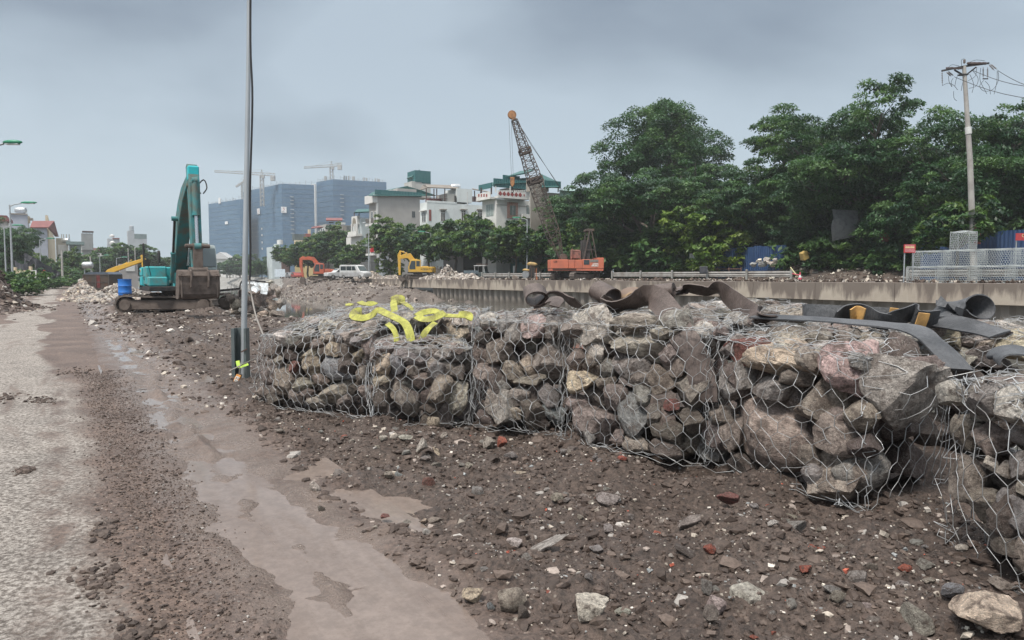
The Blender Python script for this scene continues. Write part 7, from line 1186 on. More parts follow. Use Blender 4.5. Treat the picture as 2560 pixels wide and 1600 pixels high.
# houses of the left clump
H = House('pale grey blue house with an arched white gable and green sheet roof', 884, 905, 932, 56, 545, BLU, group=hg)
H.put('arch_gable', WH2, 'b', 887, 901, 541, 562, -0.1, 0.6); b = MB(); c = CT(SX(894, 56), 55.35, H.zy(556, 'b', 894)); b.lathe([(0, 0), (1.0, 0), (1.0, 0.05), (0, 0.05)], 18, c, axis=-BX); b.build('arch_opening', pm('arch_tan', (0.25, 0.22, 0.17)), H.T); H.put('balcony', WH2, 'b', 883, 906, 586, 592, -0.1, 1.3); H.put('railing', WH2, 'b', 884, 905, 579, 587, 1.1, 1.22)
for px in (889, 896, 901): H.put('column', WH2, 'b', px, px + 2, 560, 588, 0.6, 0.95)
H.window('b', 891, 896, 563, 582, pane=pm('pale_pane', (0.28, 0.32, 0.31))); H.put('lower_storey', WH2, 'b', 870, 905, 592, 690, -0.2, 0.3)
H.sheet('roof_sheet', GSH, [(886, 533, H.s0 - 0.5), (932, 531, H.s0 - 0.5), (930, 524, H.s0 + 5), (893, 526, H.s0 + 6)], 0.25)
for px in (888, 900): H.put('roof_post', IRON, 'b', px, px + 0.8, 531, 548, 0.0, 0.15)
H = House('grey house with dull red sheet roof left of the arched gable house', 800, 817, 858, 58, 560, GR_P, group=hg); H.sheet('roof_sheet', RSH, [(815, 553, H.s0 - 0.3), (856, 553, H.s0 - 0.3), (856, 547, H.s0 + 3), (815, 547, H.s0 + 3)], 0.25); H.put('dark_opening', DARKM, 'a', 824, 836, 555, 558, -0.05, 0.03); H.sheet('roof_sheet', RSH, [(778, 572, H.s0 + 10), (819, 568, H.s0), (819, 562, H.s0 + 1), (781, 569, H.s0 + 11)], 0.2); H.window('b', 797, 815, 571, 578, bars=2)
H = House('weathered dark block with small tank between the red roofed and arched houses', 858, 859, 890, 60, 563, OLD, group=hg); H.put('roof_tank', WFR, 'a', 857, 866, 556, 561, -1.5, -0.2); H.put('tarpaulin_wall', pm('grey_tarp', (0.13, 0.14, 0.14)), 'a', 868, 888, 565, 592, -0.02, 0.2)
H = House('pale yellow house with dark flat roof at the left end of the row', 737, 739, 795, 60, 604, plaster('yellow_plaster', (0.62, 0.48, 0.24), 0.2), group=hg); H.put('cornice', plaster('cream_plaster', (0.62, 0.52, 0.36), 0.2), 'a', 738, 775, 601, 605.5, -0.5, 0.5); H.put('roof_shed', corr('dark_grey_sheet', (0.10, 0.125, 0.125)), 'a', 739, 767, 585, 601, -3, -0.3); H.put('roof_shed', pm('brick_box', (0.28, 0.09, 0.07)), 'a', 767, 780, 584, 601, -3, -0.3); H.put('chimney_post', plaster('cream_plaster', (0.62, 0.52, 0.36)), 'a', 776, 781, 573, 586, -2, -1); H.put('red_low_wall', pm('brick_box', (0.28, 0.09, 0.07)), 'a', 762, 784, 590, 604, -2.5, 0.02)
H = House('small far pale blue house with rooftop tank beyond the left trees', 668, 681, 706, 52, 617, BLU, group=hg); H.put('roof_block', BLU, 'a', 692, 703, 610, 618, -3, -0.5); b = MB(); b.lathe([(0, 0), (0.9, 0), (0.9, 1.3), (0, 1.4)], 12, PP(700, 611, CT(H.s0 + 2, 52).y + 3)); b.build('water_tank', WFR, H.T, smooth=True); H.window('a', 684, 688, 624, 630); H.window('a', 684, 688, 640, 646)
H = House('small far pinkish house right of the pale blue one', 704, 705, 726, 52, 620, plaster('pink_plaster', (0.50, 0.33, 0.29), 0.3), group=hg); H.put('storey_band', plaster('cream_plaster', (0.62, 0.52, 0.36)), 'a', 705, 726, 632, 634, -0.1, 0.3); H.window('a', 708, 714, 622, 630)
# shed row under the street trees
H = House('low dark green sheet shed row with awnings below the street trees', 1110, 1392, 1420, 56.2, 641, GSW, name='shed_row', cat='shed'); H.put('roof_sheet', corr('dark_roof_sheet', (0.055, 0.075, 0.075)), 'b', 1110, 1392, 615, 622, -0.3, 1.6); H.put('wall_panel', plaster('dim_render', (0.33, 0.31, 0.30)), 'b', 1110, 1172, 628, 694, -0.02, 0.1); H.put('shutter', pm('white_shutter', (0.52, 0.52, 0.50)), 'b', 1220, 1246, 638, 690, -0.02, 0.15); H.put('dark_opening', DARKM, 'b', 1160, 1214, 640, 692, -0.02, 0.12); H.put('wall_panel', plaster('stained_old_render', (0.30, 0.27, 0.235)), 'b', 1248, 1276, 636, 692, -0.02, 0.12); H.put('white_post', WFR, 'b', 1267, 1270, 634, 692, 0.0, 0.3); H.put('door', pm('dark_teal_door', (0.02, 0.06, 0.06)), 'b', 1352, 1358, 640, 690, -0.02, 0.1)
for a, c, y in ((1160, 1232, 634), (1288, 1336, 636)):
    b = MB(); P = [CT(SX(px, 56.2), 56.2 - o, H.zy(yy, 'b', px)) for px, yy, o in ((a, y - 8, 0), (c, y - 8, 0), (c, y + 6, 2.4), (a, y + 6, 2.4))]; b.add(P + [q + Vector((0, 0, 0.08)) for q in P], [(0, 1, 2, 3), (7, 6, 5, 4), (0, 4, 5, 1), (1, 5, 6, 2), (2, 6, 7, 3), (3, 7, 4, 0)]); b.build('awning', corr('awning_sheet', (0.05, 0.06, 0.062)), H.T)
b = MB(); cbox(b, SX(1284, 53), SX(1288, 53), 52.9, 53.05, BANK, BANK + 1.9); q = b.build('bollard_board', WFR); tag(q, 'narrow white upright board beside the parked motorcycle', 'board')
# plank fence by the yellow excavator
T = thing('plank_fence', 'weathered grey plank fence right of the yellow excavator', 'fence', CT(SX(1090, 52), 52, BANK)); a, c = SX(1112, 52), SX(1072, 52); FN = pm('grey_plank', (0.20, 0.18, 0.155), (0.13, 0.115, 0.10), 3)
for k in range(15): q = a + (c - a) * k / 14; b = MB(); cbox(b, q - 0.16, q + 0.16, 51.97, 52.03, BANK, BANK + 1.9 + 0.25 * math.sin(k * 2.3)); b.build('plank', FN, T)
# ------------------------------------------------------------------ towers wrapped in blue netting
def netting():
    t = NT('blue_scaffold_net'); c = t.coord('pos', (0.02, 0.02, 0.32)); a = t.ramp(t.noise(t.coord(), 0.045, 5, 0.65), (0.35, (0.048, 0.112, 0.195)), (0.68, (0.074, 0.150, 0.240))); a = t.mix(t.ramp(t.noise(c, 1.0, 4, 0.7), (0.55, 0), (0.75, 0.5)), a, (0.14, 0.215, 0.285)); t.set('Base Color', a); t.set('Roughness', 0.9); t.bump(t.noise(t.coord(), 0.5, 5, 0.7), 0.6, 0.5); return t.m
NET = netting(); NETB = pm('net_floor_band', (0.090, 0.160, 0.225), (0.060, 0.125, 0.190), 0.2, kind='pos'); SCF = pm('scaffold_steel', (0.30, 0.33, 0.35), (0.2, 0.22, 0.24), 1)
def tower(label, left, corner, right, D_, yl, yc, yr, z0=0.0, bands=20):
    """two wrapped faces meeting at the corner column, given by rows of the top edge"""
    C = PP(corner, yc, D_); kl, kr = (C.z - EYE), (C.z - EYE); Dl = kl * F / (HZ - yl) * 1.0; Dr = kr * F / (HZ - yr); Lp, Rp = PP(left, yl, Dl), PP(right, yr, Dr); T = thing('building_under_construction', label, 'tower block', (C.x, C.y, 0), 'tower blocks wrapped in blue netting'); top = C.z; base = [Vector((q.x, q.y, 0)) for q in (Lp, C, Rp)]; Bk = base[0] + base[2] - base[1]
    ring = [base[0], base[1], base[2], Bk]; b = MB(); b.add([q + Vector((0, 0, z0)) for q in ring] + [q + Vector((0, 0, top)) for q in ring], [(0, 1, 5, 4), (1, 2, 6, 5), (2, 3, 7, 6), (3, 0, 4, 7), (4, 5, 6, 7)]); b.build('netting', NET, T); out = lambda a, c: Vector((c.y - a.y, a.x - c.x, 0)).normalized() * 0.05
    for k in range(1, bands):
        z = top * k / bands; b = MB()
        for a, c in ((base[0], base[1]), (base[1], base[2])):
            n = out(a, c); n = n if n.y < 0 else -n; b.bar(a + n + Vector((0, 0, z)), c + n + Vector((0, 0, z)), 0.12, 0.30)
        b.build('floor_band', NETB, T)
    b = MB(); rg = np.random.RandomState(int(corner))
    for a, c in ((base[0], base[1]), (base[1], base[2])):
        n = int((c - a).length / 3)
        for k in range(n): q = a.lerp(c, (k + rg.uniform(0, 0.6)) / n); h = rg.uniform(0.6, 2.6); b.bar(q + Vector((0, 0, top - 0.5)), q + Vector((0, 0, top + h)), 0.22); b.bar(q + Vector((0, 0, top + h * 0.6)), q + (c - a).normalized() * 2.6 + Vector((0, 0, top + h * 0.6)), 0.12)
    q = b.build('scaffold', SCF, T); q['kind'] = 'stuff'; return T, base, top
def on_face(a, c, px, out=0.4):
    d = ray(px, HZ); k = (a.x * (c.y - a.y) - a.y * (c.x - a.x)) / (d.x * (c.y - a.y) - d.y * (c.x - a.x)); return Vector((d.x * k, d.y * k, 0))
def banner(T, a, c, px0, px1, y0, y1, mark=True):
    p, q = on_face(a, c, px0), on_face(a, c, px1); z1, z0 = PP(px0, y0, p.y).z, PP(px0, y1, p.y).z; n = Vector((c.y - a.y, a.x - c.x, 0)).normalized(); n = n if n.y < 0 else -n; b = MB(); m = (p + q) / 2 + n * 0.6; b.bar(p + n * 0.6 + Vector((0, 0, (z0 + z1) / 2)), q + n * 0.6 + Vector((0, 0, (z0 + z1) / 2)), 0.15, z1 - z0); o = b.build('banner', pm('banner_white', (0.72, 0.72, 0.72)), T); x = (q - p).normalized(); h = z1 - z0; w_ = (q - p).length
    if mark:
        Mx = Matrix((x, (0, 0, 1), -x.cross(Vector((0, 0, 1))) * -1)).transposed().to_4x4(); Mx.translation = m + n * 0.12 + Vector((0, 0, z0 + h * 0.60)); letters('S', Mx @ Matrix.Scale(1, 4), h * 0.62, pm('banner_red', (0.45, 0.12, 0.13)), o, 'logo', 0.02); b = MB(); b.bar(p.lerp(q, 0.1) + n * 0.72 + Vector((0, 0, z0 + h * 0.18)), p.lerp(q, 0.62) + n * 0.72 + Vector((0, 0, z0 + h * 0.18)), 0.05, h * 0.07); b.build('print_line', pm('banner_grey', (0.2, 0.2, 0.22)), o)
T, B_, tp = tower('lower left blue netted tower block, partly behind the steel pole', 521, 600, 622, 470, 512, 498, 500, bands=17); banner(T, B_[0], B_[1], 553, 558, 490 + 5, 513 - 4, False); banner(T, B_[0], B_[1], 568, 575, 554, 561, False)
T, B_, tp = tower('tall blue netted tower block right of the steel pole, with a square white banner', 606, 704, 785, 450, 482, 459, 465, bands=21); banner(T, B_[0], B_[1], 648.5, 655, 522, 536); banner(T, B_[1], B_[2], 706, 719.5, 517, 532)
for y in (524, 534, 544, 554, 563, 573, 583, 492, 501, 510):
    p, q = on_face(B_[1], B_[2], 729), on_face(B_[1], B_[2], 738); n = Vector((B_[2].y - B_[1].y, B_[1].x - B_[2].x, 0)).normalized(); n = n if n.y < 0 else -n; z = PP(730, y, p.y).z; b = MB(); b.bar(p + n * 0.7 + Vector((0, 0, z)), q + n * 0.7 + Vector((0, 0, z)), 0.5, 0.45); b.build('loading_platform', SCF, T)
for y in (572, 588, 606, 622): p = on_face(B_[0], B_[1], 659); n = Vector((B_[1].y - B_[0].y, B_[0].x - B_[1].x, 0)).normalized(); n = n if n.y < 0 else -n; b = MB(); b.box(p + n * 0.5 + Vector((0, 0, PP(659, y, p.y).z)), (0.6, 0.3, 1.3)); b.build('opening', WFR, T)
T, B_, tp = tower('blue netted tower block at right with concrete columns on its top', 791, 832, 966, 470, 458, 448, 458, bands=19); T2 = T
rg = np.random.RandomState(3)
for px, h, w_ in ((812, 14, 6), (859, 13, 2), (864, 12, 2), (870, 13, 2.5), (882, 12, 6), (909, 11, 3), (915, 10, 3), (937, 10, 2.5), (943, 10, 2.5), (947, 9, 2)):
    p = on_face(B_[1], B_[2], px) if px > 832 else on_face(B_[0], B_[1], px); p = p + Vector((0, 6, 0)); b = MB(); b.box((p.x, p.y, tp + h / F * p.y / 2 - 0.5), (w_ / F * p.y, 1.5, h / F * p.y + 1.0)); b.build('column', pm('raw_concrete', (0.34, 0.33, 0.31)), T)
for y in (487, 496, 506, 516, 526, 537, 549): p, q = on_face(B_[1], B_[2], 853), on_face(B_[1], B_[2], 862); n = Vector((B_[2].y - B_[1].y, B_[1].x - B_[2].x, 0)).normalized(); n = n if n.y < 0 else -n; z = PP(855, y, p.y).z; b = MB(); b.bar(p + n * 0.7 + Vector((0, 0, z)), q + n * 0.7 + Vector((0, 0, z)), 0.5, 0.4); b.build('loading_platform', SCF, T)
b = MB(); p = PP(787, 470, 520); b.box((p.x, p.y, 34), (2.6, 8, 68)); tag(b.build('tower_block', pm('bare_pale_wall', (0.62, 0.62, 0.60))), 'narrow pale unwrapped tower showing in the gap between two netted blocks', 'tower block')
def tower_crane(label, px, yb, yt, jl, jr, yj, yjl, yjr, D_):
    p = PP(px, yb, D_); T = thing('tower_crane', label, 'tower crane', (p.x, p.y, 0), 'tower cranes on the netted blocks'); k = D_ / F; zt, zj = PP(px, yt, D_).z, PP(px, yj, D_).z; z0 = max(0, p.z - 12); b = MB(); CM = pm('crane_grey', (0.34, 0.34, 0.33), (0.25, 0.25, 0.25), 0.5); wd = 0.9; n = int((zj - z0) / 2.2)
    for i in range(n):
        za, zb = z0 + (zj - z0) * i / n, z0 + (zj - z0) * (i + 1) / n; cs = [(-1, -1), (1, -1), (1, 1), (-1, 1)]
        for q in range(4):
            x, y = cs[q]; x2, y2 = cs[(q + 1) % 4]; b.bar((p.x + x * wd, p.y + y * wd, za), (p.x + x * wd, p.y + y * wd, zb), 0.32); b.bar((p.x + x * wd, p.y + y * wd, za), (p.x + x2 * wd, p.y + y2 * wd, zb), 0.18)
    b.build('mast', CM, T); b = MB(); b.bar((p.x - 0.7, p.y, zj), (p.x, p.y, zt), 0.3); b.bar((p.x + 0.7, p.y, zj), (p.x, p.y, zt), 0.3); b.box((p.x + 1.2, p.y - 1.2, zj - 1), (1.6, 1.6, 2)); b.build('tower_head', CM, T)
    for nm, pe, ye in (('jib', jl, yjl), ('counter_jib', jr, yjr)):
        e = PP(pe, ye, D_); b = MB(); a0, a1 = Vector((p.x, p.y - 0.6, zj)), Vector((p.x, p.y + 0.6, zj)); up_ = Vector((p.x, p.y, zj + 1.5)); e0, e1, eu = e + Vector((0, -0.6, 0)), e + Vector((0, 0.6, 0)), e + Vector((0, 0, 1.0 if nm == 'jib' else 1.5)); b.bar(a0, e0, 0.35); b.bar(a1, e1, 0.35); b.bar(up_, eu, 0.35); n = max(4, int((e - a0).length / 2.4))
        for i in range(n): f, g = i / n, (i + 1) / n; b.bar(a0.lerp(e0, f), up_.lerp(eu, (f + g) / 2), 0.2); b.bar(up_.lerp(eu, (f + g) / 2), a0.lerp(e0, g), 0.2)
        b.build(nm, CM, T); b = MB(); b.tube([(p.x, p.y, zt), tuple(a0.lerp(e, 0.62 if nm == 'jib' else 0.9) + Vector((0, 0, 1.2)))], 0.07, 4); b.build('tie_rod', CM, T)
    e = PP(jr, yjr, D_); b = MB(); b.box(e + Vector((-1.5, 0, -1.4)), (2.6, 2, 3.2)); b.build('counterweight', CM, T); return T
tower_crane('tower crane with the longest jib, crossing behind the steel pole', 655, 468, 424, 536, 688, 438, 430, 440, 452)
tower_crane('tower crane standing on the right hand netted block', 829, 452, 403, 760, 855, 417, 420.5, 413, 475)
p = PP(608, 470, 480); T = thing('tower_crane', 'short luffing tower crane just left of the steel pole', 'tower crane', (p.x, p.y, 0), 'tower cranes on the netted blocks'); CM = pm('crane_grey', (0.34, 0.34, 0.33)); b = MB()
for x, y in ((-0.9, -0.9), (0.9, -0.9), (0.9, 0.9), (-0.9, 0.9)): b.bar((p.x + x, p.y + y, 40), (p.x + x, p.y + y, PP(608, 455, 480).z), 0.35)
for i in range(9): z = PP(608, 510 - i * 6, 480).z; b.bar((p.x - 0.9, p.y - 0.9, z), (p.x + 0.9, p.y - 0.9, z + 1.6), 0.2); b.bar((p.x - 1.3, p.y - 1.3, z), (p.x + 1.3, p.y - 1.3, z), 0.3)
b.build('mast', CM, T); b = MB(); q, r = PP(590, 467, 480), PP(613, 452, 480); b.bar(q, r, 1.0, 1.2); b.bar(r, PP(608, 441, 480), 0.3); b.bar(PP(608, 441, 480), q, 0.12); b.box(r, (2.5, 2, 2.2)); b.build('jib', CM, T)
# ------------------------------------------------------------------ street lamps
LGR = pm('lamp_green', (0.02, 0.22, 0.12), (0.03, 0.17, 0.10), 3, rough=0.4); LPO = pm('lamp_pole_grey', (0.40, 0.43, 0.45), (0.3, 0.32, 0.33), 2, rough=0.5, metal=0.3)
def lamp(label, px, ytop, D_, z0, side, arm, green=True, g=None):
    p = PP(px, ytop, D_); T = thing('street_lamp', label, 'street lamp', (p.x, p.y, z0), g or 'street lamps'); b = MB(); b.tube([(p.x, p.y, z0 - 0.2), (p.x, p.y, (z0 + p.z) / 2), (p.x, p.y, p.z)], [0.11, 0.085, 0.06], 8); b.build('pole', LPO, T, smooth=True)
    e = Vector((p.x + side * arm * 0.5, p.y - 0.05, p.z + 0.12)); b = MB(); b.tube([(p.x, p.y, p.z - 0.15), (p.x + side * arm * 0.2, p.y, p.z + 0.03), e], 0.05, 6); b.build('arm', LPO, T, smooth=True); c = e + Vector((side * arm * 0.32, 0, 0.08)); P_, F_ = rock_mesh(1, 2, 1); me = npmesh('lamp_head', RLH * np.array([arm * 0.36, 0.17, 0.12]) + np.array(c - Vector((p.x, p.y, z0))), RLF, LGR if green else LPO, smooth=True); link('lamp_head', me, T); b = MB(); b.box(c + Vector((0, 0, -0.10)), (arm * 0.45, 0.22, 0.05)); b.build('lens', pm('lamp_lens', (0.5, 0.52, 0.52), None, rough=0.2), T); return T
bm = bmesh.new(); bmesh.ops.create_icosphere(bm, subdivisions=2, radius=1); RLH = np.array([v.co[:] for v in bm.verts]); RLF = np.array([[v.index for v in f.verts] for f in bm.faces]); bm.free()
lamp('street lamp with bright green head, tallest at the left of the picture', 24, 512, 66, 0, 1, 2.2); lamp('street lamp standing among the leaves behind the tallest green one', 10, 567, 92, 0, 1, 2.2); lamp('street lamp in front of the grey blue houses at left', 99, 599, 116, 0, 1, 2.2); lamp('street lamp right of the red gabled house', 185, 636, 190, 0, 1, 2.2); lamp('street lamp before the dark tree dome, left of the yellow boom', 249, 640, 170, 0, 1, 2.0); lamp('street lamp just behind the yellow boom', 291, 645, 155, 0, 1, 2.2)
p = PP(-24, 362, 36); lamp('street lamp whose green head pokes in at the left edge', -24, 366, 36, 0, 1, 1.4)
lamp('street lamp with blue green pole in front of the green sheds', 1318, 548, 93, BANK, -1, 1.7); lamp('street lamp among leaves behind the yellow excavator', 1077, 582, 116, BANK, -1, 1.8); lamp('bare leaning lamp pole in front of the arched gable house', 921, 560, 128, BANK, -1, 0.9, False)
lamp('slender pole in the dark trees above the white notice board', 1714, 470, 82, BANK, -1, 0.5, False); lamp('thin lamp pole left of the red excavator trees', 659, 655, 250, BANK, -1, 1.5); lamp('thin lamp pole far away by the water, left of another', 507 + 30, 660, 330, BANK, 1, 1.5, False)
b = MB(); b.box((0, 0, 0), (1, 1, 1))
# concrete posts on the near road
for px, yt, D_, lab, w_ in ((154, 625, 118, 'thick pale concrete post beside the far end of the near road', 0.36), (320, 620, 140, 'thin upright scaffold pole left of another, behind the teal excavator', 0.2), (337, 618, 140, 'thin upright scaffold pole nearest the teal excavator', 0.2), (231, 640, 150, 'slanting pale pole before the dark tree dome', 0.3)):
    p = PP(px, yt, D_); b = MB(); b.tube([(p.x, p.y, -0.2), (p.x - (0.5 if 'slant' in lab else 0), p.y, p.z)], [w_ * 0.55, w_ * 0.4], 8); tag(b.build('post', pm('post_concrete', (0.42, 0.41, 0.38), (0.3, 0.28, 0.26), 2)), lab, 'post')
# ------------------------------------------------------------------ concrete utility pole
t_ = 51.5; s_ = SX(2436, t_); p = CT(s_, t_, BANK); Dp = p.y; T = thing('utility_pole', 'tall concrete utility pole with insulators and looped wires', 'utility pole', p); CP = pm('pole_concrete', (0.36, 0.345, 0.32), (0.27, 0.25, 0.235), 1.2, bump=0.2); b = MB(); tpz = PP(2410, 165, Dp); b.tube([p, PP(2425, 400, Dp), tpz], [0.21, 0.17, 0.115], 12); b.build('shaft', CP, T, smooth=True)
b = MB(); b.tube([PP(2420, 318, Dp - 0.01), PP(2421.5, 335, Dp - 0.01)], 0.195, 12); b.build('white_band', WFR, T, smooth=True); b = MB(); q = PP(2444, 585, Dp - 0.25); b.box(q, (0.42, 0.06, 1.35)); b.build('red_notice', pm('dull_red_board', (0.24, 0.06, 0.05), (0.16, 0.05, 0.045), 5), T)
for y in (540, 556, 562, 568): b = MB(); q = PP(2433, y, Dp); b.tube([q, q + Vector((0, 0, 0.05))], 0.22, 12); b.build('strap_band', DARKM, T)
def ph_(px, py, dy=0.0): return PP(px, py, Dp + dy)
b = MB(); b.bar(ph_(2355, 177, -0.4), ph_(2410, 166, 0), 0.11); b.bar(ph_(2410, 166), ph_(2472, 158, 0.4), 0.11); b.bar(ph_(2386, 175), ph_(2412, 190), 0.08); b.bar(ph_(2440, 168), ph_(2412, 190), 0.08); b.bar(ph_(2398, 187), ph_(2418, 187), 0.3, 0.08); b.build('crossarm', DARKM, T)
for a, c, y0 in ((2368, 2402, 171), (2422, 2462, 159)):
    b = MB(); m = ph_((a + c) / 2, y0); w_ = (c - a) / F * Dp / 2; b.tube([m + Vector((w_ * math.cos(2 * PI * k / 20), w_ * 0.6 * math.sin(2 * PI * k / 20), 0.10 * math.sin(2 * PI * k / 20) + (k % 2) * 0.02)) for k in range(21)], 0.09 if a > 2400 else 0.06, 6); b.build('cable_coil', pm('coil_brown', (0.06, 0.04, 0.035)), T)
INS = pm('insulator', (0.16, 0.12, 0.10), (0.3, 0.28, 0.26), 20); WIRED = pm('line_wire', (0.05, 0.052, 0.055))
def insul(p, q, r=0.055, n=6):
    b = MB(); d = q - p; L_ = d.length
    for k in range(n): z = L_ * (0.15 + 0.7 * k / n); b.lathe([(0.02, z), (r, z + 0.01), (r, z + 0.03), (0.02, z + 0.05)], 8, p, axis=d)
    b.tube([p, q], 0.014, 5); return b.build('insulator', INS, T)
for a, c in (((2355, 178), (2356, 214)), ((2366, 180), (2378, 191)), ((2370, 178), (2384, 190)), ((2458, 168), (2458, 196)), ((2469, 168), (2469, 196)), ((2472, 161), (2486, 176)), ((2476, 160), (2493, 174)), ((2411, 160), (2411, 147))): insul(ph_(*a), ph_(*c), 0.075 if a[1] == 160 and a[0] == 2411 else 0.05)
b = MB(); b.bar(ph_(2457, 197), ph_(2470, 197), 0.06); b.build('yoke', DARKM, T)
for pts in ([(2356, 214), (2370, 208), (2384, 213), (2394, 225)], [(2371, 190), (2373, 205), (2380, 217), (2378, 205), (2383, 195)], [(2398, 165), (2380, 162), (2370, 170)], [(2462, 152), (2440, 150), (2424, 156)], [(2460, 200), (2449, 216), (2462, 228), (2484, 222), (2496, 200), (2495, 178)], [(2493, 178), (2492, 205), (2485, 236)], [(2463, 203), (2473, 215), (2476, 236)], [(2452, 170), (2450, 200), (2462, 225), (2467, 235)], [(2442, 168), (2438, 190), (2420, 202)], [(2424, 185), (2434, 210), (2430, 232)], [(2430, 175), (2445, 195), (2440, 215), (2422, 221)], [(2396, 183), (2390, 200), (2387, 216)], [(2409, 200), (2405, 215), (2403, 227)], [(2384, 228), (2385, 245), (2392, 252)], [(2404, 165), (2404, 150), (2411, 147)]):
    b = MB(); b.tube(spline([ph_(*q, -0.2) for q in pts], 5), 0.014, 5); b.build('jumper_wire', WIRED, T)
for a, c in (((2386, 192), (2680, 256)), ((2430, 175), (2680, 222)), ((2494, 176), (2680, 232))):
    b = MB(); P = [ph_(*a).lerp(PP(*c, 34), k / 8) - Vector((0, 0, 0.35 * math.sin(PI * k / 8))) for k in range(9)]; b.tube(P, 0.018, 5); tag(b.build('overhead_line', WIRED), ('lowest overhead line running from the utility pole off the right edge', 'middle overhead line running from the utility pole off the right edge', 'highest overhead line running from the utility pole off the right edge')[(0 if a[0] == 2386 else (1 if a[0] == 2430 else 2))], 'cable', 'overhead lines from the utility pole')
# ------------------------------------------------------------------ empty wire baskets
CW = pm('bright_wire', (0.56, 0.60, 0.60), (0.42, 0.45, 0.46), 1.5, rough=0.5, metal=0.3)
def basket(label, s0, s1, t0, t1, z0, z1, seed, cell=0.13, r=0.0075, walls=True):
    c = CT((s0 + s1) / 2, (t0 + t1) / 2, z0); T = thing('wire_basket', label, 'wire basket', c, 'empty wire baskets by the far road'); P = lambda s, t, z: np.array(CT(s, t, z)); A, B = [], []; sag = -0.07
    fs = [Face(P(s0, t0, z0), P(s1, t0, z0), P(s1, t0, z1), P(s0, t0, z1), 0.06), Face(P(s0, t1, z0), P(s1, t1, z0), P(s1, t1, z1), P(s0, t1, z1), -0.04), Face(P(s0, t0, z0), P(s0, t1, z0), P(s0, t1, z1), P(s0, t0, z1), 0.05), Face(P(s1, t0, z0), P(s1, t1, z0), P(s1, t1, z1), P(s1, t0, z1), 0.05), Face(P(s0, t0, z1), P(s1, t0, z1), P(s1, t1, z1), P(s0, t1, z1), sag)]
    for k, f in enumerate(fs):
        u, v, E = hexnet(f.w, f.h, cell, seed + k); q = f.at(u, v); A.append(q[E[:, 0]]); B.append(q[E[:, 1]])
    tubes_np('wire_mesh', np.concatenate(A), np.concatenate(B), r, T, CW); A, B = [], []; cs = [(s0, t0), (s1, t0), (s1, t1), (s0, t1)]
    for i in range(4):
        a, b2 = cs[i], cs[(i + 1) % 4]
        for z in (z0, z1):
            pts = [P(a[0] + (b2[0] - a[0]) * k / 8, a[1] + (b2[1] - a[1]) * k / 8, z - 0.07 * math.sin(PI * k / 8)) for k in range(9)]; A += pts[:-1]; B += pts[1:]
        A.append(P(*a, z0)); B.append(P(*a, z1))
    tubes_np('frame_wire', A, B, r * 2.0, T, CW); return T
sb0 = SX(2265, 45.6)
cuts = [SX(px, 45.6) for px in (2268, 2345, 2430, 2520, 2620)]
for k, (a, c) in enumerate(zip(cuts[:-1], cuts[1:])):
    w_ = ('leftmost', 'second from the left', 'third from the left', 'rightmost')[k]
    basket('empty silver wire basket in the lower tier, ' + w_, a - 0.06, c + 0.06, 45.4, 46.6, BANK + 0.02, BANK + 1.0, 20 + k); basket('empty silver wire basket in the upper tier, ' + w_, a - 0.06, c + 0.06, 46.0, 47.2, BANK + 1.04, BANK + 2.0, 40 + k)
s_ = SX(2395, 47); basket('empty wire basket standing on top of the tiers beside the utility pole', s_ - 0.55, s_ + 0.55, 47.0, 48.0, BANK + 2.04, BANK + 3.15, 70)
# ------------------------------------------------------------------ signs, fences and odds and ends on the far bank
def sign(name, label, px0, px1, y0, y1, t, mat, legs=True, post=GALV, yb=None):
    s_ = SX((px0 + px1) / 2, t); c = CT(s_, t, BANK); T = thing(name, label, 'sign', c); D_ = c.y; a, q = PP(px0, y0, D_), PP(px1, y1, D_); b = MB(); b.box(((a.x + q.x) / 2, D_, (a.z + q.z) / 2), (q.x - a.x, 0.05, a.z - q.z)); o = b.build('board', mat, T); b = MB()
    if legs:
        for x in ((a.x + 0.08, q.x - 0.08) if legs == 2 else ((a.x + q.x) / 2,)): b.box((x, D_ + 0.05, (BANK + q.z) / 2), (0.06, 0.05, q.z - BANK + 0.2))
        b.build('leg', post, T)
    return T, o, a, q, D_
RED = pm('sign_red', (0.45, 0.045, 0.05), (0.36, 0.05, 0.055), 5)
T, o, a, q, D_ = sign('warning_sign', 'red warning sign with pale lettering at the left end of the wire baskets', 2260, 2288, 611, 632, 45.2, RED, 2)
w_ = q.x - a.x; h_ = a.z - q.z; CR = pm('sign_cream', (0.72, 0.62, 0.36)); PK = pm('sign_pink', (0.70, 0.40, 0.42))
def face_m(x, z, D_): return Matrix(((1, 0, 0, x), (0, 0, -1, D_ - 0.032), (0, 1, 0, z), (0, 0, 0, 1)))
cx = (a.x + q.x) / 2
gs = np.random.RandomState(4)
for row, (f0, hh, mt) in enumerate(((0.11, 0.07, PK), (0.34, 0.20, CR), (0.56, 0.07, PK), (0.70, 0.07, PK), (0.84, 0.07, PK))):
    xx = a.x + w_ * 0.08
    while xx < q.x - w_ * 0.12:
        ww = w_ * (gs.uniform(0.05, 0.09) if row == 1 else gs.uniform(0.04, 0.12)); b = MB(); b.box((xx + ww / 2, D_ - 0.03, a.z - h_ * f0), (ww * 0.82, 0.01, h_ * hh)); b.build('print_mark', mt, o); xx += ww * 1.1
T, o, a, q, D_ = sign('red_board', 'red board with yellow lettering cut by the right edge of the picture', 2540, 2600, 583, 601, 50.5, RED, 2); letters('CÔNG', face_m(a.x + 0.75, (a.z + q.z) / 2 + 0.06, D_), 0.27, CR, o)
T, o, a, q, D_ = sign('notice_board', 'small white notice board on one leg before the dark trees', 1724, 1739, 634, 646, 55.9, pm('notice_white', (0.60, 0.61, 0.60)), 1, WFR)
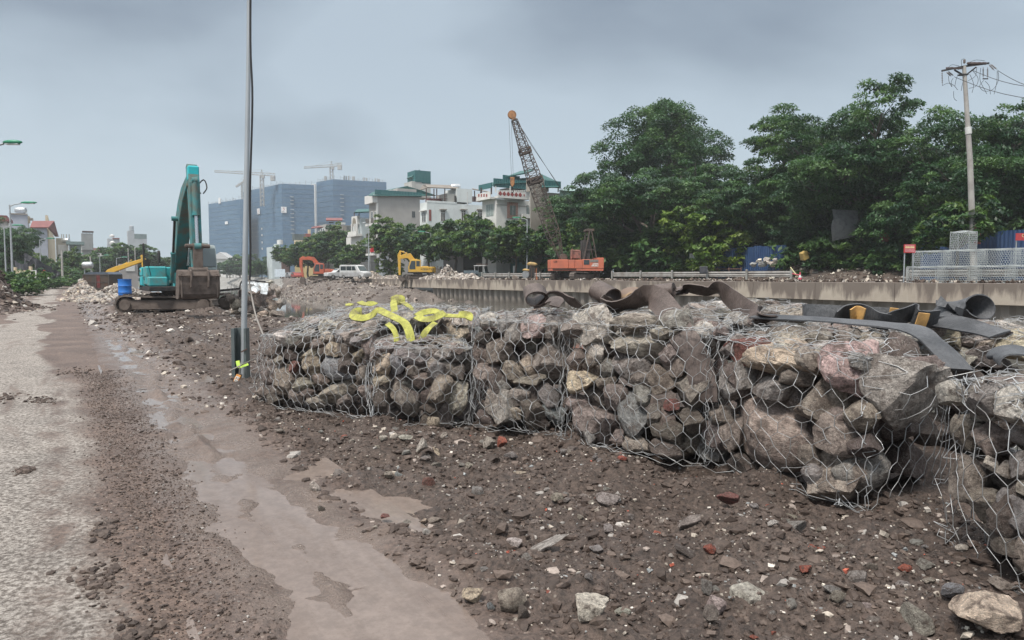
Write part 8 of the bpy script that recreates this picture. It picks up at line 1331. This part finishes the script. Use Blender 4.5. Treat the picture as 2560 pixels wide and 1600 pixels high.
for k in range(3): b = MB(); b.box(((a.x + q.x) / 2, D_ - 0.03, a.z - (a.z - q.z) * (0.28 + 0.22 * k)), ((q.x - a.x) * (0.8 - 0.15 * k), 0.01, 0.05)); b.build('print_line', pm('banner_grey', (0.2, 0.2, 0.22)), o)
s_ = SX(2209, 60); c = CT(s_, 60); b = MB(); T = thing('round_sign', 'round dull red disc leaning at the foot of a tree on the soil mound', 'sign', (c.x, c.y, mound_h(s_, 60))); ctr = PP(2212, 594, c.y - 0.6); b.lathe([(0, -0.03), (0.42, -0.03), (0.42, 0.03), (0, 0.03)], 22, ctr, axis=(0.1, -1, 0.15)); b.build('disc', pm('faded_red', (0.30, 0.10, 0.075), (0.17, 0.075, 0.055), 4), T); b = MB(); b.lathe([(0.12, -0.045), (0.2, -0.045), (0.2, -0.02), (0.12, -0.02)], 16, ctr + Vector((0, -0.03, 0)), axis=(0.1, -1, 0.15)); b.build('ring', pm('faded_tan', (0.30, 0.2, 0.15)), T); b = MB(); b.box(ctr + Vector((0, 0.05, -0.7)), (0.08, 0.06, 1.0)); b.build('leg', DARKM, T)
# blue sheet fence
BLS = corr('blue_sheet', (0.018, 0.050, 0.135), (0.026, 0.062, 0.14), 12)
T = thing('sheet_fence', 'deep blue corrugated sheet fence behind the drooping trees', 'fence', CT(SX(1870, 58.6), 58.6, BANK)); a, c = SX(1965, 58.6), SX(1790, 58.6)
for k in range(9): q = a + (c - a) * k / 9; b = MB(); cbox(b, q + 0.01, q + (c - a) / 9 - 0.01, 58.55 + 0.02 * (k % 2), 58.62 + 0.02 * (k % 2), BANK, BANK + 3.4 + 0.1 * math.sin(k * 3)); b.build('sheet', BLS, T)
T = thing('sheet_fence', 'deep blue sheet fence behind the utility pole at right', 'fence', CT(SX(2500, 56), 56, BANK)); a, c = SX(2700, 56), SX(2300, 56)
for k in range(10): q = a + (c - a) * k / 10; b = MB(); cbox(b, q + 0.01, q + (c - a) / 10 - 0.01, 55.95 + 0.02 * (k % 2), 56.02 + 0.02 * (k % 2), BANK, BANK + 3.6); b.build('sheet', BLS, T)
# low rusty railing
T = thing('railing', 'low rusty brown railing in the shade of the trees behind the guard rail', 'railing', CT(SX(1790, 56.5), 56.5, BANK)); a, c = SX(1852, 56.5), SX(1712, 56.5); RST = pm('rusty_rail', (0.13, 0.075, 0.06), (0.2, 0.12, 0.1), 3); n = 5
for k in range(n + 1): q = a + (c - a) * k / n; b = MB(); b.box(CT(q, 56.5, BANK + 0.65), (0.09, 0.09, 1.3)); b.build('post', RST, T)
for z in (0.55, 1.15): b = MB(); b.bar(CT(a, 56.5, BANK + z), CT(c, 56.5, BANK + z), 0.07); b.build('rail', RST, T)
# grey net hanging in the trees
GN = pm('grey_shade_net', (0.115, 0.12, 0.125), (0.07, 0.075, 0.08), 3); c0 = CT(SX(2112, 59), 59); tag(strap_mesh('shade_net', [(2112, 525, c0.y), (2114, 548, c0.y - 0.3), (2110, 570, c0.y - 0.5), (2112, 596, c0.y - 0.4)], 2.3, 0.03, GN, nrm=(0.05, -1, 0)), 'dark grey ribbed shade net hanging among the trees', 'net')
# sacks and yellow box on the mound edge
rg = np.random.RandomState(8)
for k, (px, y, w_, ck, lab) in enumerate(((1897, 652, 14, 'white', 'white sack leaning at the left of the rubbish sacks'), (1918, 649, 16, 'gray', 'grey sack behind the others on the rubbish pile'), (1906, 660, 20, 'blue', 'blue grey sack in front on the rubbish pile'), (1934, 661, 18, 'tg', 'tan grey sack at the right end of the rubbish sacks'), (1884, 662, 16, 'blue', 'flat pale green sack at the left foot of the rubbish pile'), (1938, 650, 12, 'gray', 'small grey sack at the top right of the rubbish pile'), (1922, 657, 12, 'light', 'small pale sack in the middle of the rubbish pile'))):
    s_ = SX(px, 56.8); c = CT(s_, 56.8); q = PP(px, y, c.y - 0.3); o = link('sack', RM[k]); r = w_ / F * c.y / 2 * 1.15; o.scale = (r, r * 0.8, r * 0.72); o.location = q; o.color = (*[x * 1.15 for x in CC[ck]], 1); tag(o, lab, 'sack', 'rubbish sacks by the far road')
c = CT(SX(2011, 57.5), 57.5); q = PP(2010, 639, c.y); T = thing('box', 'crumpled yellow tan box lying on the soil mound', 'box', q); b = MB(); b.box(q, (0.62, 0.55, 0.72), (0.1, -0.45, 0.3), tap=0.9); b.build('side', pm('yellow_card', (0.46, 0.32, 0.11), (0.34, 0.23, 0.09), 3), T, bevel=0.03); b = MB(); b.box(q + Vector((0.30, -0.1, 0.30)), (0.4, 0.3, 0.02), (0.3, 0.7, 0.2)); b.build('flap', pm('yellow_card', (0.46, 0.32, 0.11)), T)
c = CT(SX(2000, 47.2), 47.2, BANK); T = thing('traffic_cone', 'pink red traffic cone with a white band at the end of the guard rail', 'traffic cone', c); b = MB(); b.lathe([(0.16, 0.03), (0.105, 0.30)], 16, c); b.lathe([(0.062, 0.5), (0.025, 0.72), (0, 0.72)], 16, c); b.build('cone', pm('cone_pink', (0.58, 0.06, 0.12), (0.45, 0.07, 0.1), 4), T, smooth=True); b = MB(); b.lathe([(0.105, 0.30), (0.062, 0.5)], 16, c); b.build('band', WFR, T, smooth=True); b = MB(); b.box(c + Vector((0, 0, 0.02)), (0.42, 0.42, 0.05)); b.build('base', pm('cone_pink', (0.58, 0.06, 0.12)), T, bevel=0.02)
for k, (px, y0, px1, y1, col, lab) in enumerate(((1976, 668, 1994, 692, (0.62, 0.58, 0.34), 'pale yellow stick leaning beside the traffic cone'), (1980, 684, 1998, 688, (0.5, 0.08, 0.12), 'red pole lying on the ground beside the traffic cone'))):
    D_ = CT(SX(px, 47.2), 47.2).y; b = MB(); b.tube([PP(px, y0, D_), PP(px1, y1, D_ - 0.3)], 0.05, 6); tag(b.build('pole', pm('stick%d' % k, col)), lab, 'pole')
D_ = CT(SX(1760, 47.4), 47.4).y; b = MB(); a, q = PP(1749, 666, D_), PP(1769, 684, D_); b.box(((a.x + q.x) / 2, D_, (a.z + q.z) / 2), (q.x - a.x, 0.12, a.z - q.z)); tag(b.build('tarpaulin', pm('black_sheet', (0.045, 0.047, 0.055), (0.08, 0.08, 0.09), 4, bump=0.6, bs=8), None, bevel=0.04), 'black sheet hung over the long guard rail', 'tarpaulin')
for px, y, r, lab in ((1288, 694, 0.5, 'pale square slab tilted on the edge of the wall left of the compactor'), (1205, 696, 0.4, 'tan slab leaning at the right end of the grey stone pile')):
    D_ = CT(SX(px, 44.4), 44.4).y; b = MB(); b.box(PP(px, y, D_), (r * 1.3, 0.12, r * 0.8), (0.4, 0.5, 0.2)); tag(b.build('slab', pm('slab_pink', (0.40, 0.33, 0.28))), lab, 'slab')
b = MB(); D_ = CT(SX(1010, 42.8), 42.8).y; b.bar(PP(1003, 716, D_), PP(1012, 698, D_), 0.5, 0.3); b.bar(PP(1012, 698, D_), PP(1018, 705, D_), 0.45, 0.3); tag(b.build('broken_concrete', CAPM), 'broken concrete piece leaning on the wall cap below the yellow excavator', 'concrete')
# ================================================================== left bank
lg = 'houses on the near bank'
class Flat(House):
    def __init__(s, label, px0, px1, px2, top, D_, wall, z0=0.0, group=lg, name='house', cat='house'):
        """gable between px0 and px1 at forward distance D_, street front from px1 on to px2"""
        c = PP(px1, HZ, D_); s.s0, s.t0 = toST(c); s.t1 = TX(px0, s.s0); s.s1 = SX(px2, s.t0) if px2 != px1 else s.s0 + 8; s.s1 = min(max(s.s1, s.s0 + 3), s.s0 + 40); s.p = CT(s.s0, s.t0, z0); s.z0 = z0; s.T = thing(name, label, cat, s.p, group); s.top = s.zy(top, 'a', px1); b = MB(); cbox(b, s.s0, s.s1, min(s.t0, s.t1), max(s.t0, s.t1), z0 - 0.3, s.top); s.wall = b.build('wall', wall, s.T)
LBL = plaster('lilac_grey_plaster', (0.36, 0.385, 0.44), 0.35); CRM = plaster('cream_plaster', (0.62, 0.52, 0.36), 0.3)
H = Flat('tall lilac grey house with a steel water tank on its flat roof, left', 30, 75, 79, 536, 182, LBL); b = MB(); b.lathe([(0, -1.3), (0.7, -1.2), (0.85, -0.8), (0.85, 0.8), (0.7, 1.2), (0, 1.3)], 16, PP(52, 526, 184), axis=(1, 0.1, 0)); b.build('water_tank', pm('steel_tank', (0.5, 0.52, 0.53)), H.T, smooth=True); b = MB()
for dx in (-0.9, 0.9): b.bar(PP(52, 532, 184) + Vector((dx, 0, -0.8)), PP(52, 528, 184) + Vector((dx, 0, 0)), 0.2)
b.build('tank_stand', DARKM, H.T); H.put('balcony_box', WH2, 'a', 53, 70, 588, 602, -0.1, 1.2); H.put('air_unit', WFR, 'a', 54, 66, 620, 632, -0.1, 0.9); H.put('roof_edge', OLD, 'a', 29, 75.5, 533.5, 536.5, -0.5, 0.3); H.put('rear_block', CRM, 'a', 74, 80, 540, 556, -4, -0.5); H.put('rear_roof', BSH, 'a', 79, 88, 545, 549, -4, 0.3)
H = Flat('lilac grey house with steep red gabled roof and cream columned front', 73, 122, 140, 569, 178, LBL); s0 = H.s0; H.sheet('roof_sheet', RSH, [(75, 570, s0 - 0.4), (122, 570, s0 - 0.4), (136, 554, s0 + 3.5), (81, 554, s0 + 3.5)], 0.2); H.sheet('roof_sheet', RSH, [(122, 570, s0 - 0.3), (140, 592, s0 + 14), (147, 592, s0 + 14), (136, 553, s0 + 3.5)], 0.3); H.put('street_front', CRM, 'b', 123, 140, 571, 690, -0.2, 0.35)
for y in (606, 630, 655): H.put('balcony', CRM, 'b', 123, 140, y, y + 4, -0.1, 1.2); H.window('b', 126, 130, y - 18, y - 1, pane=pm('brown_door', (0.14, 0.075, 0.05))); H.window('b', 133, 137, y - 18, y - 1, pane=pm('brown_door', (0.14, 0.075, 0.05)))
for px in (124, 131, 138): H.put('column', CRM, 'b', px, px + 1.3, 585, 690, 0.9, 1.2)
H = Flat('house with red roof cut off by the left edge of the picture', -30, 22, 30, 552, 150, WH2); H.put('roof_sheet', RSH, 'a', -32, 24, 538, 547, -6, 0.5); H.put('roof_sheet', RSH, 'a', -32, 34, 546, 553, -6, 0.9)
H = Flat('white flat roofed house with pale green eaves and open columns', 148, 172, 211, 612, 196, WH2); H.put('roof_slab', pm('pale_green_slab', (0.20, 0.27, 0.27)), 'a', 168, 214, 604, 612, -5, 1.0); H.put('veranda', WH2, 'a', 172, 208, 636, 642, -2, 0.8); H.put('veranda_wall', BLU, 'a', 176, 206, 612, 636, -4, -2); H.window('a', 178, 183, 615, 634)
for px in (172, 205): H.put('column', WH2, 'a', px, px + 2.2, 612, 692, 0.3, 0.8)
b = MB(); b.lathe([(0, -1), (0.6, -0.9), (0.72, -0.6), (0.72, 0.6), (0.6, 0.9), (0, 1)], 14, PP(165, 602, 200), axis=(1, 0, 0.1)); b.build('water_tank', pm('steel_tank', (0.5, 0.52, 0.53)), H.T, smooth=True)
H = Flat('old cream house with ornate posts on its roof beside the red gable', 143, 172, 176, 596, 215, plaster('weathered_cream', (0.40, 0.36, 0.29), 0.7))
for px in (157, 162, 169, 176): H.put('roof_post', OLD, 'a', px, px + 2, 585, 597, -2, -1.4)
H = Flat('grey box house with dark open roof frame, middle of the left skyline', 207, 236, 240, 584, 240, plaster('mid_grey_render', (0.28, 0.29, 0.29))); H.put('roof_frame', IRON, 'a', 210, 238, 577.5, 580, -5, 0.2); H.put('lower_wing', plaster('mid_grey_render', (0.28, 0.29, 0.29)), 'a', 204, 234, 606, 625, -3, 0.5)
for px in (211, 219, 228, 236): H.put('frame_post', IRON, 'a', px, px + 0.8, 579, 585, -1, -0.6)
H = Flat('small pale grey house with round roof tank, right middle of the left skyline', 272, 302, 303, 597, 270, plaster('pale_grey_render', (0.42, 0.44, 0.46), 0.2)); b = MB(); b.lathe([(0, 0), (0.8, 0.1), (0.9, 0.8), (0, 1.3)], 12, PP(280, 594, 272)); b.build('water_tank', WFR, H.T, smooth=True); H.put('roof_canopy', RSH, 'a', 285, 302, 595, 597.4, -3, 0.4); b = MB(); b.lathe([(0, 0), (0.9, 0.1), (1.0, 0.9), (0, 1.5)], 12, PP(281, 612, 266)); b.build('water_tank', WFR, H.T, smooth=True)
H = Flat('grey house with stepped roof and tank, rightmost of the left skyline', 323, 370, 371, 589, 255, plaster('pale_grey_render', (0.42, 0.44, 0.46), 0.2)); H.put('stair_tower', plaster('pale_grey_render', (0.42, 0.44, 0.46)), 'a', 323, 339, 577, 590, -4, 0.02); H.put('green_cladding', corr('grey_green_sheet', (0.20, 0.25, 0.25)), 'a', 339, 370, 585, 597, -4, 0.04); b = MB(); b.lathe([(0, 0), (0.75, 0), (0.75, 1.6), (0, 1.9)], 12, PP(329, 577, 257)); b.build('water_tank', pm('steel_tank', (0.5, 0.52, 0.53)), H.T, smooth=True)
H = Flat('long low house with faded red roof behind the tree dome', 196, 280, 285, 625, 300, WH2); H.put('roof_sheet', corr('faded_red_roof', (0.36, 0.20, 0.18)), 'a', 205, 282, 620, 626, -6, 0.3)
H = Flat('low grey garden wall house behind the truck body, with white panel', 300, 345, 350, 660, 120, plaster('dim_render', (0.33, 0.31, 0.30)), cat='shed', name='shed'); H.put('white_panel', WFR, 'a', 315, 338, 662, 678, 0.0, 0.1)
def ltree(pr, label, px, D_, topy, h_, wide=1.0, rot=0.0, z=0.0, g='trees on the near bank', name='tree'):
    p = PP(px, HZ, D_); p.z = z; H_ = ZY(topy, p.y) - z; k = H_ / pr[2]; return tree(pr, label, p, (k * wide, k * wide, k), rot, g, name)
ltree(BIG2, 'broad leafy tree at the left edge behind the lamps', 2, 105, 545, 13.6, 0.85, 0.4); ltree(BIG2, 'darker tree just right of the lamp at the left edge', 34, 118, 572, 13.6, 0.8, 2.6)
ltree(DOME, 'wide low dome of dark trees behind the yellow boom, main part', 330, 205, 612, 13.6, 1.0, 0.2); ltree(DOME, 'left shoulder of the dark tree dome behind the yellow boom', 262, 200, 632, 13.6, 1.1, 2.2); ltree(DOME, 'right shoulder of the dark tree dome next to the teal boom', 388, 215, 640, 13.6, 1.1, 4.0); ltree(DOME, 'low trees left of the dome behind the concrete post', 205, 175, 650, 13.6, 0.9, 1.0)
ltree(STREET, 'small tree with thin crown beside the concrete post', 172, 135, 620, 6.6, 0.55, 0.5); ltree(STREET, 'small green tree before the lilac grey house', 95, 150, 632, 6.6, 1.0, 2.0)
for k, (px, D_, ty, w_, lab) in enumerate(((30, 62, 672, 1.3, 'green weedy bush at the left edge by the soil heap'), (56, 60, 694, 1.2, 'low green bush right of the weedy one'), (135, 95, 690, 1.4, 'low green weeds on the verge before the concrete post'), (112, 98, 676, 1.2, 'scrubby green bush below the lamp'), (185, 125, 668, 1.6, 'bushy green shrub right of the concrete post'), (205, 120, 682, 1.4, 'low shrub behind the pale stone heap'), (160, 130, 690, 1.2, 'dark low shrub behind the motorcycle'), (80, 80, 700, 1.0, 'low green weeds beside the road at left'))):
    ltree(BUSH, lab, px, D_, ty, 2.2, w_, k * 1.1, g='bushes on the near verge', name='bush')
# black netting, white gate, odd posts
BN = pm('black_net', (0.028, 0.03, 0.038), (0.06, 0.062, 0.07), 2)
def hung_net(label, top, drop, seed):
    """cloth hanging from a line of points, with folds and a ragged lower edge"""
    P = spline([PP(*q) for q in top], 8); m, k = len(P), 9; rg = np.random.RandomState(seed); V = []
    for i, p in enumerate(P):
        for j in range(k): f = j / (k - 1); w_ = 0.16 * math.sin(i * 1.1 + seed) * f + 0.10 * rg.normal() * f; V.append((p.x + 0.12 * math.sin(i * 0.7) * f, p.y + w_ - 0.25 * f * f, p.z - drop * f * (0.75 + 0.3 * math.sin(i * 0.35 + seed)) - 0.10 * math.sin(PI * f)))
    Fc = [(i * k + j, (i + 1) * k + j, (i + 1) * k + j + 1, i * k + j + 1) for i in range(m - 1) for j in range(k - 1)]; tag(link('shade_net', npmesh('shade_net', V, np.array(Fc), BN, smooth=True)), label, 'net', None, None)['group'] = 'black shade nets at the left'
hung_net('black shade net sagging in swags at the left', [(36, 650, 88), (48, 658, 87), (60, 660, 86), (72, 655, 86), (84, 640, 87)], 1.6, 1)
hung_net('upper black shade net running down to the right', [(60, 632, 90), (78, 640, 90), (96, 650, 90), (112, 660, 91), (130, 668, 92)], 1.5, 2)
hung_net('black net piece low beside the concrete post', [(108, 672, 92), (122, 676, 93), (140, 675, 94), (149, 682, 94)], 1.1, 3)
T = thing('gate', 'white metal yard gate below the black shade net', 'gate', PP(80, 696, 84)); D_ = 84.0
for px in (69, 78, 90): b = MB(); b.bar(PP(px, 695, D_), PP(px, 676, D_), 0.10); b.build('post', WFR, T)
for y in (676.5, 694): b = MB(); b.bar(PP(69, y, D_), PP(90, y, D_), 0.08); b.build('rail', WFR, T)
T = thing('gate_wall', 'cream gate wall with scalloped top at the left', 'wall', PP(55, 696, 86)); b = MB(); D_ = 86.0
for a, c, y in ((34, 70, 676), (35, 42, 668), (70, 79, 666)): p, q = PP(a, y, D_), PP(c, 700, D_); b = MB(); b.box(((p.x + q.x) / 2, D_ + 0.1 * (c % 2), (p.z + q.z) / 2), (q.x - p.x, 0.3, p.z - q.z)); b.build('wall_piece' if c - a > 20 else 'pier', CRM, T)
T = thing('red_white_pole', 'red and white barrier pole leaning in the weeds at left', 'pole', PP(112, 700, 92))
for k, (a, c) in enumerate((((104, 671), (109, 677)), ((109, 677), (114, 686)), ((114, 686), (122, 697)))): b = MB(); b.tube([PP(*a, 92), PP(*c, 92)], 0.09, 6); b.build('band', (WFR, RED, WFR)[k], T)
P_, F_ = rock_mesh(901, 2, 9); p = PP(109, 678, 91.8); tag(link('red_cloth', npmesh('red_cloth', P_ * np.array([0.34, 0.2, 0.26]) + np.array(p), F_, pm('coral_cloth', (0.62, 0.10, 0.10)))), 'bright red cloth hanging on the barrier pole at left', 'cloth')
b = MB(); q = PP(219, 663, 112); b.lathe([(0, -0.8), (0.45, -0.7), (0.55, -0.4), (0.55, 0.4), (0.45, 0.7), (0, 0.8)], 14, q, axis=(1, 0.2, 0)); T = thing('water_tank', 'round steel water tank on a low stand left of the truck body', 'water tank', q); b.build('tank', pm('steel_tank', (0.5, 0.52, 0.53)), T, smooth=True); b = MB(); 
for dx in (-0.5, 0.5): b.bar(q + Vector((dx, 0, -2.6)), q + Vector((dx, 0, -0.4)), 0.12)
b.build('stand', GALV, T)
# far trees along the bend and behind the towers' feet
rg = np.random.RandomState(12)
for k, px in enumerate((548, 568, 590, 612, 634, 655, 676, 640, 600, 575)):
    D_ = 330 + 40 * (k % 3) if k < 7 else 300; p = PP(px, HZ, D_); p.z = BANK; h_ = rg.uniform(8, 13); kk = h_ / 10.8; tree(FARC, 'hazy far tree on the bank at the bend of the canal', p, (kk * 1.25, kk * 1.25, kk), k, 'hazy far trees at the canal bend')
for k, px in enumerate((640, 655, 672, 688, 700)):
    p = PP(px, HZ, 215 + 12 * k); p.z = BANK; tree(FARC, 'dim street tree along the road towards the canal bend', p, 0.62, k * 2, 'dim street trees towards the canal bend')
b = MB(); p = PP(566, 675, 330); T = thing('pavilion', 'tiny white roofed pavilion at the far water edge', 'pavilion', (p.x, p.y, BANK)); b.lathe([(4.6, 3.0), (2.0, 4.0), (0, 4.8)], 8, (p.x, p.y, BANK)); b.build('roof', WFR, T)
for dx in (-3, 0, 3): b = MB(); b.box((p.x + dx, p.y, BANK + 1.5), (0.35, 0.35, 3.0)); b.build('column', WFR, T)
p = PP(560, 650, 430); T = thing('house', 'far white hall with gabled roof at the foot of the netted towers', 'house', (p.x, p.y, BANK), hg); b = MB(); b.box((p.x, p.y, BANK + 5.5), (26, 10, 11)); b.build('wall', WH2, T); b = MB(); b.prism([(p.x - 6, BANK + 11), (p.x + 6, BANK + 11), (p.x, BANK + 15)], p.y - 6, p.y + 4); b.build('roof', pm('pale_roof', (0.5, 0.5, 0.5)), T)
# ------------------------------------------------------------------ air
t = bpy.data.materials.new('haze'); t.use_nodes = True; q = t.node_tree; q.nodes.clear(); o = q.nodes.new('ShaderNodeOutputMaterial'); v = q.nodes.new('ShaderNodeVolumePrincipled'); v.inputs['Color'].default_value = (0.93, 0.97, 1.0, 1); v.inputs['Density'].default_value = 0.00042; v.inputs['Anisotropy'].default_value = 0.3; q.links.new(v.outputs[0], o.inputs['Volume'])
b = MB(); b.box((-150, 285, 38), (1500, 810, 88)); hz = b.build('haze', t); hz['kind'] = 'stuff'
